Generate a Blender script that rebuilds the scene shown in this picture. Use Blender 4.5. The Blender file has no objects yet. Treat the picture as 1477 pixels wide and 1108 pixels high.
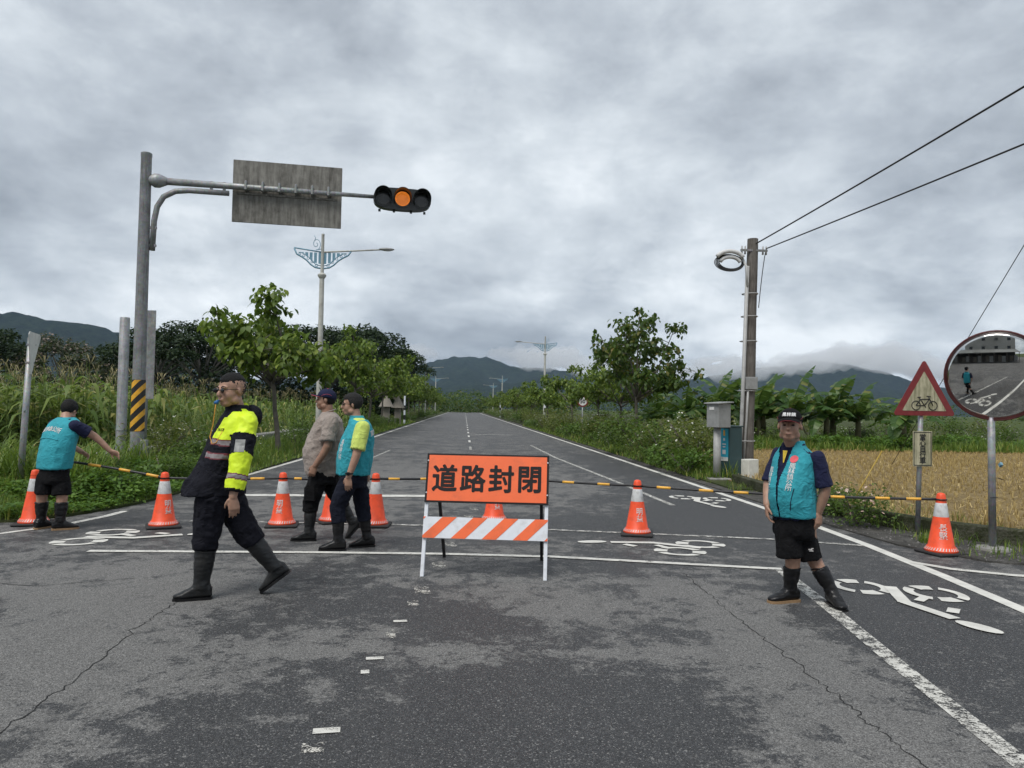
import bpy, bmesh, math, random
import numpy as np
from mathutils import Vector, Matrix, Euler, noise
from mathutils.bvhtree import BVHTree

R = math.radians
SC = bpy.context.scene
COL = SC.collection
random.seed(7)
RNG = np.random.default_rng(11)

# ------------------------------------------------------------------ camera
cam_d = bpy.data.cameras.new('camera')
cam = bpy.data.objects.new('camera', cam_d)
COL.objects.link(cam)
cam_d.sensor_width = 36.0
cam_d.lens = 36.0 * 1070.0 / 1477.0
cam_d.clip_start = 0.05
cam_d.clip_end = 40000.0
cam.matrix_world = (Matrix.Translation((0, 0, 1.58)) @ Matrix.Rotation(R(-3.735), 4, 'Z')
                    @ Matrix.Rotation(R(90 + 1.886), 4, 'X') @ Matrix.Rotation(R(1.0), 4, 'Z'))
SC.camera = cam

# ------------------------------------------------------------------ sky
SUN_EL, SUN_AZ = 58.0, 215.0          # azimuth clockwise from +Y (the road's direction)
world = bpy.data.worlds.new('World')
SC.world = world
world.use_nodes = True
WN, WL = world.node_tree.nodes, world.node_tree.links
WN.clear()

def wn(t, **kw):
    n = WN.new(t)
    for k, v in kw.items():
        if k in n.inputs.keys():
            n.inputs[k].default_value = v
        else:
            setattr(n, k, v)
    return n

def wmath(op, a, b=None, c=None, clamp=False):
    n = WN.new('ShaderNodeMath'); n.operation = op; n.use_clamp = clamp
    for i, s in enumerate((a, b, c)):
        if s is None: continue
        if isinstance(s, (int, float)): n.inputs[i].default_value = s
        else: WL.new(s, n.inputs[i])
    return n.outputs[0]

w_tc = wn('ShaderNodeTexCoord')
w_sep = wn('ShaderNodeSeparateXYZ'); WL.new(w_tc.outputs['Generated'], w_sep.inputs[0])
w_z = wmath('MAXIMUM', w_sep.outputs['Z'], 0.0)
w_uv = wn('ShaderNodeCombineXYZ')          # flattened cloud masses, closer together towards the horizon
WL.new(wmath('MULTIPLY', w_sep.outputs['X'], 1.0), w_uv.inputs[0]); WL.new(wmath('MULTIPLY', w_sep.outputs['Y'], 1.0), w_uv.inputs[1])
WL.new(wmath('MULTIPLY', wmath('POWER', w_z, 0.80), 1.75), w_uv.inputs[2])
w_n1 = wn('ShaderNodeTexNoise', Scale=2.6, Detail=9.0, Roughness=0.55, Distortion=0.15)
w_n2 = wn('ShaderNodeTexNoise', Scale=8.0, Detail=8.0, Roughness=0.60, Distortion=0.2)
w_n3 = wn('ShaderNodeTexNoise', Scale=1.0, Detail=2.0, Roughness=0.5, Distortion=0.2)
for n in (w_n1, w_n2, w_n3):
    WL.new(w_uv.outputs[0], n.inputs['Vector'])
w_s = wmath('ADD', wmath('MULTIPLY', w_n1.outputs['Fac'], 0.55), wmath('MULTIPLY', w_n2.outputs['Fac'], 0.26))
w_s = wmath('ADD', w_s, wmath('MULTIPLY', w_n3.outputs['Fac'], 0.27))
# towards the horizon the cloud deck breaks up: stronger contrast, paler gaps
w_low = wmath('SUBTRACT', 1.0, wmath('DIVIDE', w_z, 0.26), clamp=True)
w_con = wmath('ADD', 1.05, wmath('MULTIPLY', w_low, 0.85))
w_s = wmath('ADD', wmath('MULTIPLY', wmath('SUBTRACT', w_s, 0.53), w_con), wmath('ADD', 0.485, wmath('MULTIPLY', w_low, 0.05)))
w_rp = wn('ShaderNodeValToRGB')
WL.new(w_s, w_rp.inputs[0])
cr = w_rp.color_ramp
cr.elements[0].position = 0.34; cr.elements[0].color = (0.225, 0.252, 0.285, 1)
cr.elements[1].position = 0.68; cr.elements[1].color = (0.80, 0.84, 0.87, 1)
for p, c in ((0.42, (0.31, 0.343, 0.383, 1)), (0.50, (0.425, 0.465, 0.51, 1)), (0.58, (0.57, 0.615, 0.655, 1))):
    e = cr.elements.new(p); e.color = c
w_sky = wn('ShaderNodeTexSky')
w_sky.sky_type = 'NISHITA'; w_sky.sun_disc = False
w_sky.sun_elevation = R(SUN_EL); w_sky.sun_rotation = R(SUN_AZ)
w_sc = wn('ShaderNodeVectorMath', operation='SCALE'); w_sc.inputs['Scale'].default_value = 0.10
WL.new(w_sky.outputs[0], w_sc.inputs[0])
w_mix = wn('ShaderNodeMix'); w_mix.data_type = 'RGBA'
w_mix.inputs['Factor'].default_value = 0.95
WL.new(w_sc.outputs[0], w_mix.inputs['A']); WL.new(w_rp.outputs[0], w_mix.inputs['B'])
w_bg = wn('ShaderNodeBackground'); w_bg.inputs['Strength'].default_value = 0.70
WL.new(w_mix.outputs['Result'], w_bg.inputs['Color'])
w_out = wn('ShaderNodeOutputWorld'); WL.new(w_bg.outputs[0], w_out.inputs[0])

# ------------------------------------------------------------------ sun (veiled by the overcast)
sd = bpy.data.lights.new('sun', 'SUN')
sd.energy = 1.5; sd.angle = R(30); sd.color = (1.0, 0.965, 0.92)
sun = bpy.data.objects.new('sun', sd)
COL.objects.link(sun)
_d = Vector((math.sin(R(SUN_AZ)) * math.cos(R(SUN_EL)), math.cos(R(SUN_AZ)) * math.cos(R(SUN_EL)), math.sin(R(SUN_EL))))
sun.rotation_euler = _d.to_track_quat('Z', 'Y').to_euler()
sun.location = _d * 40

SC.view_settings.view_transform = 'Standard'
SC.view_settings.look = 'None'
SC.view_settings.exposure = 0.9
SC.view_settings.gamma = 1.0
SC.view_settings.use_curve_mapping = False
SC.render.engine = 'CYCLES'
SC.cycles.use_denoising = True
SC.cycles.max_bounces = 6
SC.cycles.diffuse_bounces = 2
SC.cycles.glossy_bounces = 2
SC.cycles.transmission_bounces = 3
SC.cycles.transparent_max_bounces = 12
SC.cycles.volume_bounces = 8
SC.cycles.sample_clamp_indirect = 4.0

# ------------------------------------------------------------------ materials
MATS = {}
class NT:
    """small helper round a material's node tree"""
    def __init__(self, name):
        self.m = bpy.data.materials.new(name); self.m.use_nodes = True
        self.n = self.m.node_tree.nodes; self.l = self.m.node_tree.links
        self.n.clear()
        self.out = self.n.new('ShaderNodeOutputMaterial')
        MATS[name] = self.m
    def node(self, t, **kw):
        n = self.n.new(t)
        for k, v in kw.items():
            if k in n.inputs.keys():
                self.put(n.inputs[k], v)
            else: setattr(n, k, v)
        return n
    def put(self, sock, v):
        if hasattr(v, 'is_output') or isinstance(v, bpy.types.NodeSocket): self.l.new(v, sock)
        else:
            if isinstance(v, tuple) and len(v) == 3 and sock.type == 'RGBA': v = (*v, 1)
            sock.default_value = v
    def math(self, op, a, b=None, clamp=False):
        n = self.n.new('ShaderNodeMath'); n.operation = op; n.use_clamp = clamp
        self.put(n.inputs[0], a)
        if b is not None: self.put(n.inputs[1], b)
        return n.outputs[0]
    def mix(self, f, a, b, blend='MIX'):
        n = self.n.new('ShaderNodeMix'); n.data_type = 'RGBA'; n.blend_type = blend
        self.put(n.inputs['Factor'], f); self.put(n.inputs['A'], a); self.put(n.inputs['B'], b)
        return n.outputs['Result']
    def noise(self, scale, detail=4, rough=0.55, vec=None, dist=0.0):
        n = self.node('ShaderNodeTexNoise', Scale=scale, Detail=float(detail), Roughness=rough, Distortion=dist)
        if vec is not None: self.l.new(vec, n.inputs['Vector'])
        return n.outputs['Fac']
    def coords(self, which='Object', scale=None):
        o = self.node('ShaderNodeTexCoord').outputs[which]
        if scale:
            mp = self.node('ShaderNodeMapping'); self.l.new(o, mp.inputs['Vector'])
            mp.inputs['Scale'].default_value = scale; o = mp.outputs[0]
        return o
    def ramp(self, fac, stops):
        n = self.n.new('ShaderNodeValToRGB'); self.l.new(fac, n.inputs[0])
        e = n.color_ramp.elements
        e[0].position, e[0].color = stops[0][0], (*stops[0][1], 1) if len(stops[0][1]) == 3 else stops[0][1]
        e[1].position, e[1].color = stops[-1][0], (*stops[-1][1], 1) if len(stops[-1][1]) == 3 else stops[-1][1]
        for p, c in stops[1:-1]:
            k = e.new(p); k.color = (*c, 1)
        return n.outputs[0]
    def bump(self, h, strength=0.3, dist=0.01):
        n = self.node('ShaderNodeBump', Strength=strength, Distance=dist); self.l.new(h, n.inputs['Height'])
        return n.outputs[0]
    def bsdf(self, **kw):
        n = self.n.new('ShaderNodeBsdfPrincipled')
        for k, v in kw.items():
            self.put(n.inputs[k.replace('_', ' ')], v)
        return n
    def done(self, n):
        self.l.new(n.outputs[0], self.out.inputs[0]); return self.m

def sstep(t, x, a, b):
    n = t.n.new('ShaderNodeMapRange'); n.interpolation_type = 'SMOOTHSTEP'
    t.put(n.inputs['Value'], x); n.inputs['From Min'].default_value = a; n.inputs['From Max'].default_value = b
    return n.outputs[0]

def m_plain(name, col, rough=0.6, metal=0.0, var=0.12, scale=8.0, bump=0.0, bscale=60.0, spec=0.5, dirt=None, dscale=3.0):
    t = NT(name); c = t.coords()
    f = t.noise(scale, 5, 0.6, c)
    lo = tuple(x * (1 - var) for x in col); hi = tuple(min(1, x * (1 + var)) for x in col)
    colr = t.ramp(f, [(0.3, lo), (0.7, hi)])
    if dirt:
        g = t.noise(dscale, 7, 0.65, c)
        colr = t.mix(t.math('MULTIPLY', sstep(t, g, 0.48, 0.7), dirt[1]), colr, dirt[0])
    b = t.bsdf(Base_Color=colr, Roughness=rough, Metallic=metal, Specular_IOR_Level=spec)
    if bump:
        t.l.new(t.bump(t.noise(bscale, 3, 0.6, c), bump, 0.01), b.inputs['Normal'])
    return t.done(b)

def m_cloth(name, col, rough=0.85, var=0.10, sheen=0.15, weave=420.0):
    t = NT(name); c = t.coords()
    f = t.noise(9, 4, 0.6, c)
    colr = t.ramp(f, [(0.3, tuple(x * (1 - var) for x in col)), (0.7, tuple(min(1, x * (1 + var)) for x in col))])
    b = t.bsdf(Base_Color=colr, Roughness=rough, Specular_IOR_Level=0.25, Sheen_Weight=sheen)
    w = t.node('ShaderNodeTexNoise', Scale=7.0, Detail=3.0, Roughness=0.5, Distortion=1.6); t.l.new(t.coords('Object', (1, 1, 1.5)), w.inputs['Vector'])
    fold = t.math('ABSOLUTE', t.math('SUBTRACT', w.outputs['Fac'], 0.5))
    h = t.math('ADD', t.math('MULTIPLY', fold, 9.0), t.math('ADD', t.math('MULTIPLY', t.noise(26, 3, 0.5, c), 1.2), t.math('MULTIPLY', t.noise(weave, 2, 0.5, c), 0.35)))
    t.l.new(t.bump(h, 0.5, 0.006), b.inputs['Normal'])
    return t.done(b)

def m_leaf(name, stops, trans=0.35, rough=0.5, spec=0.35, tcol=(0.16, 0.24, 0.03)):
    """foliage: each leaf (mesh island) draws its own tone"""
    t = NT(name)
    rnd = t.node('ShaderNodeNewGeometry').outputs['Random Per Island']
    colr = t.ramp(rnd, stops)
    b = t.bsdf(Base_Color=colr, Roughness=rough, Specular_IOR_Level=spec)
    tr = t.node('ShaderNodeBsdfTranslucent'); t.put(tr.inputs['Color'], t.mix(0.5, colr, tcol))
    mx = t.node('ShaderNodeMixShader'); mx.inputs[0].default_value = trans
    t.l.new(b.outputs[0], mx.inputs[1]); t.l.new(tr.outputs[0], mx.inputs[2])
    return t.done(mx)

def m_steel(name='galvanised_steel', col=(0.34, 0.35, 0.355), rough=0.5, metal=0.35, streak=0.6):
    t = NT(name); c = t.coords()
    f = t.noise(5, 6, 0.65, c)
    st = t.noise(3.0, 5, 0.65, t.coords(scale=(9, 9, 0.6)))
    colr = t.ramp(f, [(0.3, tuple(x * 0.62 for x in col)), (0.55, col), (0.75, tuple(min(1, x * 1.25) for x in col))])
    colr = t.mix(t.math('MULTIPLY', sstep(t, st, 0.52, 0.68), streak), colr, (0.13, 0.125, 0.115))
    vor = t.node('ShaderNodeTexVoronoi', Scale=34.0); t.l.new(c, vor.inputs['Vector'])
    colr = t.mix(0.12, colr, vor.outputs['Color'], 'OVERLAY')
    b = t.bsdf(Base_Color=colr, Roughness=rough, Metallic=metal)
    t.l.new(t.bump(f, 0.15, 0.01), b.inputs['Normal'])
    return t.done(b)

# ------------------------------------------------------------------ mesh helpers
class MB:
    def __init__(self):
        self.v, self.f, self.m = [], [], []
    def add(self, vs, fs, mi=0):
        o = len(self.v); self.v += [tuple(p) for p in vs]
        for f in fs:
            self.f.append(tuple(i + o for i in f)); self.m.append(mi)
    def box(self, c, s, mi=0, rot=None, bev=0.0):
        x, y, z = (k / 2 for k in s)
        if bev > 0:
            b = min(bev, x * .9, y * .9, z * .9)
            ring = lambda X, Y, Z: [(X - b, -Y, Z), (X, -Y + b, Z), (X, Y - b, Z), (X - b, Y, Z), (-X + b, Y, Z), (-X, Y - b, Z), (-X, -Y + b, Z), (-X + b, -Y, Z)]
            rings = [ring(x - b, y - b, -z), ring(x, y, -z + b), ring(x, y, z - b), ring(x - b, y - b, z)]
            vs = [p for r in rings for p in r]; fs = []
            for k in range(3):
                for i in range(8):
                    j = (i + 1) % 8
                    fs.append((k * 8 + i, k * 8 + j, k * 8 + 8 + j, k * 8 + 8 + i))
            fs.append(tuple(range(7, -1, -1))); fs.append(tuple(range(24, 32)))
        else:
            vs = [(a, b_, d) for d in (-z, z) for a, b_ in ((-x, -y), (x, -y), (x, y), (-x, y))]
            fs = [(3, 2, 1, 0), (4, 5, 6, 7), (0, 1, 5, 4), (1, 2, 6, 5), (2, 3, 7, 6), (3, 0, 4, 7)]
        c = Vector(c)
        self.add([(rot @ Vector(p) if rot else Vector(p)) + c for p in vs], fs, mi)
    def tube(self, pts, rad, n=10, mi=0, cap=True, closed=False, flat=None):
        pts = [Vector(p) for p in pts]; k = len(pts)
        if not isinstance(rad, (list, tuple)): rad = [rad] * k
        tan = []
        for i in range(k):
            if closed: d = pts[(i + 1) % k] - pts[i - 1]
            else: d = pts[min(i + 1, k - 1)] - pts[max(i - 1, 0)]
            tan.append(d.normalized() if d.length > 1e-9 else Vector((0, 0, 1)))
        ref = Vector((0, 0, 1)) if abs(tan[0].z) < 0.9 else Vector((1, 0, 0))
        nrm = tan[0].cross(ref).normalized(); vs = []
        for i in range(k):
            nrm = (nrm - tan[i] * nrm.dot(tan[i])).normalized()
            bi = tan[i].cross(nrm)
            r1 = rad[i]; r2 = r1 if flat is None else r1 * flat
            for q in range(n):
                a = 2 * math.pi * q / n
                vs.append(pts[i] + nrm * (r1 * math.cos(a)) + bi * (r2 * math.sin(a)))
        fs = []
        for i in range(k if closed else k - 1):
            i2 = (i + 1) % k
            for q in range(n):
                q2 = (q + 1) % n
                fs.append((i * n + q, i * n + q2, i2 * n + q2, i2 * n + q))
        if cap and not closed:
            fs.append(tuple(range(n - 1, -1, -1))); fs.append(tuple((k - 1) * n + q for q in range(n)))
        self.add(vs, fs, mi)
    def lathe(self, prof, c=(0, 0, 0), n=24, mi=0, rot=None, mis=None):
        """profile of (radius, z), bottom to top"""
        c = Vector(c); vs = []
        for r, z in prof:
            for q in range(n):
                a = 2 * math.pi * q / n
                p = Vector((r * math.cos(a), r * math.sin(a), z))
                vs.append((rot @ p if rot else p) + c)
        o = len(self.v); self.v += [tuple(p) for p in vs]
        for i in range(len(prof) - 1):
            for q in range(n):
                q2 = (q + 1) % n
                self.f.append(tuple(o + x for x in (i * n + q, i * n + q2, (i + 1) * n + q2, (i + 1) * n + q)))
                self.m.append(mis[i] if mis else mi)
        self.f.append(tuple(o + q for q in range(n - 1, -1, -1))); self.m.append(mis[0] if mis else mi)
        self.f.append(tuple(o + (len(prof) - 1) * n + q for q in range(n))); self.m.append(mis[-1] if mis else mi)
    def ell(self, c, r, n=16, k=10, rot=None, mi=0):
        c = Vector(c); vs = []; fs = []
        vs.append(Vector((0, 0, -r[2])))
        for i in range(1, k):
            ph = -math.pi / 2 + math.pi * i / k
            for q in range(n):
                a = 2 * math.pi * q / n
                vs.append(Vector((r[0] * math.cos(ph) * math.cos(a), r[1] * math.cos(ph) * math.sin(a), r[2] * math.sin(ph))))
        vs.append(Vector((0, 0, r[2]))); L = len(vs) - 1
        for q in range(n):
            q2 = (q + 1) % n
            fs.append((0, 1 + q2, 1 + q)); fs.append((L, L - n + q, L - n + q2))
            for i in range(k - 2):
                a = 1 + i * n
                fs.append((a + q, a + q2, a + n + q2, a + n + q))
        self.add([(rot @ p if rot else p) + c for p in vs], fs, mi)
    def loft(self, rings, mi=0):
        n = len(rings[0]); vs = [p for r in rings for p in r]; fs = []
        for i in range(len(rings) - 1):
            for q in range(n):
                q2 = (q + 1) % n
                fs.append((i * n + q, i * n + q2, (i + 1) * n + q2, (i + 1) * n + q))
        fs.append(tuple(range(n - 1, -1, -1))); fs.append(tuple((len(rings) - 1) * n + q for q in range(n)))
        self.add(vs, fs, mi)
    def prism(self, poly, z0, z1, mi=0, M=None):
        """polygon (x, y) extruded from z0 to z1; M maps it to its place"""
        n = len(poly)
        vs = [Vector((x, y, z)) for z in (z0, z1) for x, y in poly]
        if M: vs = [M @ p for p in vs]
        a = sum(poly[i][0] * poly[(i + 1) % n][1] - poly[(i + 1) % n][0] * poly[i][1] for i in range(n))
        fs = [tuple(range(n - 1, -1, -1)), tuple(range(n, 2 * n))] + [(i, (i + 1) % n, n + (i + 1) % n, n + i) for i in range(n)]
        if a < 0: fs = [tuple(reversed(f)) for f in fs]
        self.add(vs, fs, mi)
    def mesh(self, name):
        me = bpy.data.meshes.new(name); me.from_pydata(self.v, [], self.f)
        if any(self.m): me.polygons.foreach_set('material_index', self.m)
        me.update(); return me
    def build(self, name, mats, parent=None, smooth=False, loc=None):
        return link(name, self.mesh(name), mats, parent, smooth, loc)

def link(name, me, mats, parent=None, smooth=False, loc=None):
    if isinstance(mats, str): mats = [mats]
    for m in mats:
        if not me.materials or len(me.materials) < len(mats): me.materials.append(MATS[m])
    if smooth is True: me.polygons.foreach_set('use_smooth', [True] * len(me.polygons))
    elif smooth: 
        me.polygons.foreach_set('use_smooth', [True] * len(me.polygons)); me.set_sharp_from_angle(angle=R(smooth))
    o = bpy.data.objects.new(name, me); COL.objects.link(o)
    if loc is not None: o.location = loc
    if parent: o.parent = parent
    return o

def tri_mesh(name, V, F, mat_idx=None):
    """fast mesh from numpy: V (n,3), F (m,3)"""
    me = bpy.data.meshes.new(name)
    V = np.ascontiguousarray(V, dtype=np.float32); F = np.ascontiguousarray(F, dtype=np.int32)
    me.vertices.add(len(V)); me.vertices.foreach_set('co', V.ravel())
    me.loops.add(F.size); me.loops.foreach_set('vertex_index', F.ravel())
    me.polygons.add(len(F)); me.polygons.foreach_set('loop_start', np.arange(0, F.size, 3, dtype=np.int32))
    if mat_idx is not None: me.polygons.foreach_set('material_index', np.ascontiguousarray(mat_idx, dtype=np.int32))
    me.update(calc_edges=True); return me

def scatter(tV, tF, Rm, T, S):
    """copies of a template: rotation matrices (k,3,3), places (k,3), sizes (k,) or (k,3)"""
    S = np.asarray(S, dtype=float)
    if S.ndim == 1: S = S[:, None].repeat(3, 1)
    P = tV[None] * S[:, None, :]
    P = np.einsum('kij,knj->kni', Rm, P) + np.asarray(T)[:, None, :]
    k, n = P.shape[:2]
    F = tF[None] + (np.arange(k) * n)[:, None, None]
    return P.reshape(-1, 3), F.reshape(-1, 3)

def rot_np(yaw, pitch=None, roll=None):
    yaw = np.asarray(yaw); k = len(yaw)
    def mk(a, ax):
        c, s = np.cos(a), np.sin(a); M = np.zeros((k, 3, 3))
        i, j = [(1, 2), (2, 0), (0, 1)][ax]
        M[:, ax, ax] = 1; M[:, i, i] = c; M[:, j, j] = c; M[:, i, j] = -s; M[:, j, i] = s
        return M
    M = mk(yaw, 2)
    if pitch is not None: M = M @ mk(np.asarray(pitch), 1)
    if roll is not None: M = M @ mk(np.asarray(roll), 0)
    return M

def join_np(parts):
    Vs, Fs, o = [], [], 0
    for V, F in parts:
        Vs.append(V); Fs.append(F + o); o += len(V)
    return np.concatenate(Vs), np.concatenate(Fs)

def tag(o, label=None, cat=None, group=None, kind=None):
    if label: o['label'] = label
    if cat: o['category'] = cat
    if group: o['group'] = group
    if kind: o['kind'] = kind
    return o

def empty(name, loc=(0, 0, 0), rz=0.0):
    o = bpy.data.objects.new(name, None); COL.objects.link(o)
    o.empty_display_size = 0.2; o.location = loc; o.rotation_euler = (0, 0, rz)
    return o

def copy_tree(o, parent=None):
    c = o.copy(); COL.objects.link(c); c.parent = parent
    for ch in o.children: copy_tree(ch, c)
    return c

def text_mesh(body, size, bold=0.0, spacing=1.0, line=1.0):
    """glyphs as flat geometry, centred on the origin in the XY plane; bold = stroke weight added all round"""
    cu = bpy.data.curves.new('glyphs', 'FONT'); cu.body = body; cu.size = size
    cu.resolution_u = 3; cu.space_character = spacing; cu.space_line = line
    cu.align_x = 'CENTER'
    ob = bpy.data.objects.new('glyphs', cu); COL.objects.link(ob)
    src = bpy.data.meshes.new_from_object(ob.evaluated_get(bpy.context.evaluated_depsgraph_get()))
    bpy.data.objects.remove(ob)
    n = len(src.vertices); a = np.zeros(n * 3); src.vertices.foreach_get('co', a); a = a.reshape(-1, 3)
    a -= (a.min(0) + a.max(0)) / 2; a[:, 2] = 0
    F = [tuple(p.vertices) for p in src.polygons]; bpy.data.meshes.remove(src)
    V, Fs = [], []
    offs = [(0, 0)] + ([(bold * math.cos(q * math.pi / 4), bold * math.sin(q * math.pi / 4)) for q in range(8)] if bold else [])
    for i, (ox, oy) in enumerate(offs):
        V.append(a + (ox, oy, 0)); Fs += [tuple(v + i * n for v in f) for f in F]
    V = np.concatenate(V); V[:, 2] = np.repeat(np.arange(len(offs)) * 0.00015, n)
    me = bpy.data.meshes.new('glyphs'); me.from_pydata(V.tolist(), [], Fs); me.update()
    return me

def frame(origin, x, y):
    """matrix with the given X and Y directions (Z = X x Y)"""
    x = Vector(x).normalized(); y = Vector(y); y = (y - x * x.dot(y)).normalized(); z = x.cross(y)
    M = Matrix((x, y, z)).transposed().to_4x4(); M.translation = Vector(origin); return M
# ------------------------------------------------------------------ materials of the place
def mat_asphalt():
    t = NT('asphalt'); c = t.coords('Object')
    at = t.node('ShaderNodeAttribute', attribute_name='dry').outputs['Fac']
    n1 = t.noise(1.0, 6, 0.62, c, 0.3); n2 = t.noise(4.6, 9, 0.72, c, 0.35); n3 = t.noise(30.0, 4, 0.7, c)
    v = t.math('ADD', at, t.math('MULTIPLY', t.math('SUBTRACT', n1, 0.5), 1.5))
    v = t.math('ADD', v, t.math('MULTIPLY', t.math('SUBTRACT', n2, 0.5), 2.3))
    v = t.math('ADD', v, t.math('MULTIPLY', t.math('SUBTRACT', n3, 0.5), 0.9))
    mask = sstep(t, v, 0.36, 0.66)
    # aggregate: pale and dark stones of a few millimetres
    def stones(sc):
        vo = t.node('ShaderNodeTexVoronoi', Scale=sc, Randomness=1.0); t.l.new(c, vo.inputs['Vector'])
        sp_ = t.node('ShaderNodeSeparateColor'); t.l.new(vo.outputs['Color'], sp_.inputs[0]); return vo, sp_
    vo, r1 = stones(150.0); _, r2 = stones(260.0); _, r3 = stones(85.0)
    big = t.noise(0.35, 4, 0.6, c)
    dark = t.mix(big, (0.037, 0.038, 0.040), (0.050, 0.0505, 0.052))
    lite = t.mix(big, (0.115, 0.114, 0.112), (0.158, 0.156, 0.150))
    colr = t.mix(mask, dark, lite)
    sp = t.math('ADD', t.math('MULTIPLY', r1.outputs[0], 0.65), t.math('MULTIPLY', r2.outputs[1], 0.55))
    colr = t.mix(0.95, colr, t.ramp(sp, [(0.10, (0.16,) * 3), (0.5, (0.46,) * 3), (0.86, (0.66,) * 3), (1.08, (1.0,) * 3)]), 'OVERLAY')
    fleck = t.math('MULTIPLY', sstep(t, r2.outputs[2], 0.95, 0.985), 0.55)
    fleck = t.math('MAXIMUM', fleck, t.math('MULTIPLY', sstep(t, r1.outputs[2], 0.968, 0.99), 0.55))
    fleck = t.math('MAXIMUM', fleck, t.math('MULTIPLY', sstep(t, r3.outputs[2], 0.992, 0.998), 0.5))
    colr = t.mix(fleck, colr, (0.33, 0.325, 0.31))
    # long faint streaks left by tyres
    tr = t.noise(1.4, 4, 0.6, t.coords('Object', (2.2, 0.12, 1)))
    colr = t.mix(t.math('MULTIPLY', sstep(t, tr, 0.52, 0.72), 0.30), colr, (0.07, 0.07, 0.07))
    oil = sstep(t, t.noise(0.8, 3, 0.5, t.coords('Object', (1, 0.55, 1))), 0.66, 0.76)
    colr = t.mix(t.math('MULTIPLY', oil, 0.35), colr, (0.022, 0.022, 0.023))
    rough = t.math('ADD', t.math('MULTIPLY', mask, 0.24), 0.62)
    b = t.bsdf(Base_Color=colr, Roughness=rough, Specular_IOR_Level=0.3)
    h = t.math('ADD', t.math('MULTIPLY', vo.outputs['Distance'], -1.0), t.math('MULTIPLY', r1.outputs[1], 0.6))
    t.l.new(t.bump(h, 0.6, 0.004), b.inputs['Normal'])
    return t.done(b)
mat_asphalt()

def mat_paint(name, col=(0.74, 0.73, 0.68), lo=0.40, hi=0.50, wear=1.0):
    t = NT(name); c = t.coords('Object')
    n = t.math('ADD', t.math('MULTIPLY', t.noise(11, 7, 0.72, c), 0.65), t.math('MULTIPLY', t.noise(95, 3, 0.6, c), 0.4))
    gone = t.math('MULTIPLY', t.math('SUBTRACT', 1.0, sstep(t, n, lo, hi)), wear)
    g2 = t.noise(5, 5, 0.6, c)
    colr = t.ramp(g2, [(0.3, tuple(x * 0.72 for x in col)), (0.65, col)])
    b = t.bsdf(Base_Color=colr, Roughness=0.7)
    tr = t.node('ShaderNodeBsdfTransparent')
    mx = t.node('ShaderNodeMixShader'); t.l.new(gone, mx.inputs[0])
    t.l.new(b.outputs[0], mx.inputs[1]); t.l.new(tr.outputs[0], mx.inputs[2])
    return t.done(mx)
mat_paint('road_paint', col=(0.66, 0.65, 0.60), lo=0.39, hi=0.50)
mat_paint('worn_paint', col=(0.64, 0.63, 0.58), lo=0.47, hi=0.57)
mat_paint('ghost_paint', col=(0.62, 0.60, 0.54), lo=0.52, hi=0.60)
mat_paint('fresh_paint', col=(0.68, 0.67, 0.62), lo=0.30, hi=0.42)

def mat_ground(name, stops, scale=0.6, bump=0.6):
    t = NT(name); c = t.coords('Object')
    f = t.math('ADD', t.math('MULTIPLY', t.noise(scale, 8, 0.65, c), 0.6), t.math('MULTIPLY', t.noise(scale * 14, 5, 0.65, c), 0.42))
    b = t.bsdf(Base_Color=t.ramp(f, stops), Roughness=0.95, Specular_IOR_Level=0.15)
    t.l.new(t.bump(t.noise(22, 6, 0.7, c), bump, 0.05), b.inputs['Normal'])
    return t.done(b)
mat_ground('meadow', [(0.32, (0.030, 0.048, 0.014)), (0.5, (0.055, 0.078, 0.022)), (0.68, (0.095, 0.115, 0.036))], 0.12)
mat_ground('grass_soil', [(0.32, (0.026, 0.040, 0.013)), (0.5, (0.048, 0.062, 0.022)), (0.68, (0.075, 0.078, 0.036))], 0.9)
mat_ground('straw_soil', [(0.3, (0.11, 0.078, 0.040)), (0.5, (0.21, 0.155, 0.075)), (0.7, (0.34, 0.26, 0.13))], 1.6)
mat_ground('gravel', [(0.3, (0.045, 0.043, 0.040)), (0.5, (0.085, 0.082, 0.076)), (0.72, (0.17, 0.165, 0.155))], 3.5, 0.9)
mat_ground('moss_concrete', [(0.3, (0.018, 0.022, 0.012)), (0.5, (0.042, 0.048, 0.024)), (0.72, (0.14, 0.135, 0.11))], 2.5)
mat_ground('concrete', [(0.3, (0.16, 0.155, 0.145)), (0.5, (0.25, 0.245, 0.23)), (0.72, (0.34, 0.335, 0.32))], 2.0, 0.3)
def mat_slope():
    t = NT('forest_slope'); c = t.coords('Object')
    f = t.math('ADD', t.math('MULTIPLY', t.noise(0.011, 6, 0.7, c), 0.45), t.math('MULTIPLY', t.noise(0.05, 4, 0.7, c), 0.55))
    b = t.bsdf(Base_Color=t.ramp(f, [(0.38, (0.006, 0.013, 0.009)), (0.5, (0.014, 0.027, 0.016)), (0.64, (0.036, 0.055, 0.026))]), Roughness=1.0, Specular_IOR_Level=0.05)
    t.l.new(t.bump(t.noise(0.045, 6, 0.75, c), 1.0, 22.0), b.inputs['Normal']); return t.done(b)
mat_slope()
m_plain('crack_fill', (0.012, 0.012, 0.012), 0.95)
m_steel()
m_steel('dull_steel', (0.27, 0.275, 0.28), 0.55, 0.25, 0.75)

# ------------------------------------------------------------------ ground, road
def sheet(name, poly, z, mat, parent=None, thick=0.0):
    mb = MB()
    if thick: mb.prism(poly, z - thick, z)
    else: mb.add([(x, y, z) for x, y in poly], [tuple(range(len(poly)))])
    return mb.build(name, mat, parent)

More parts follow.
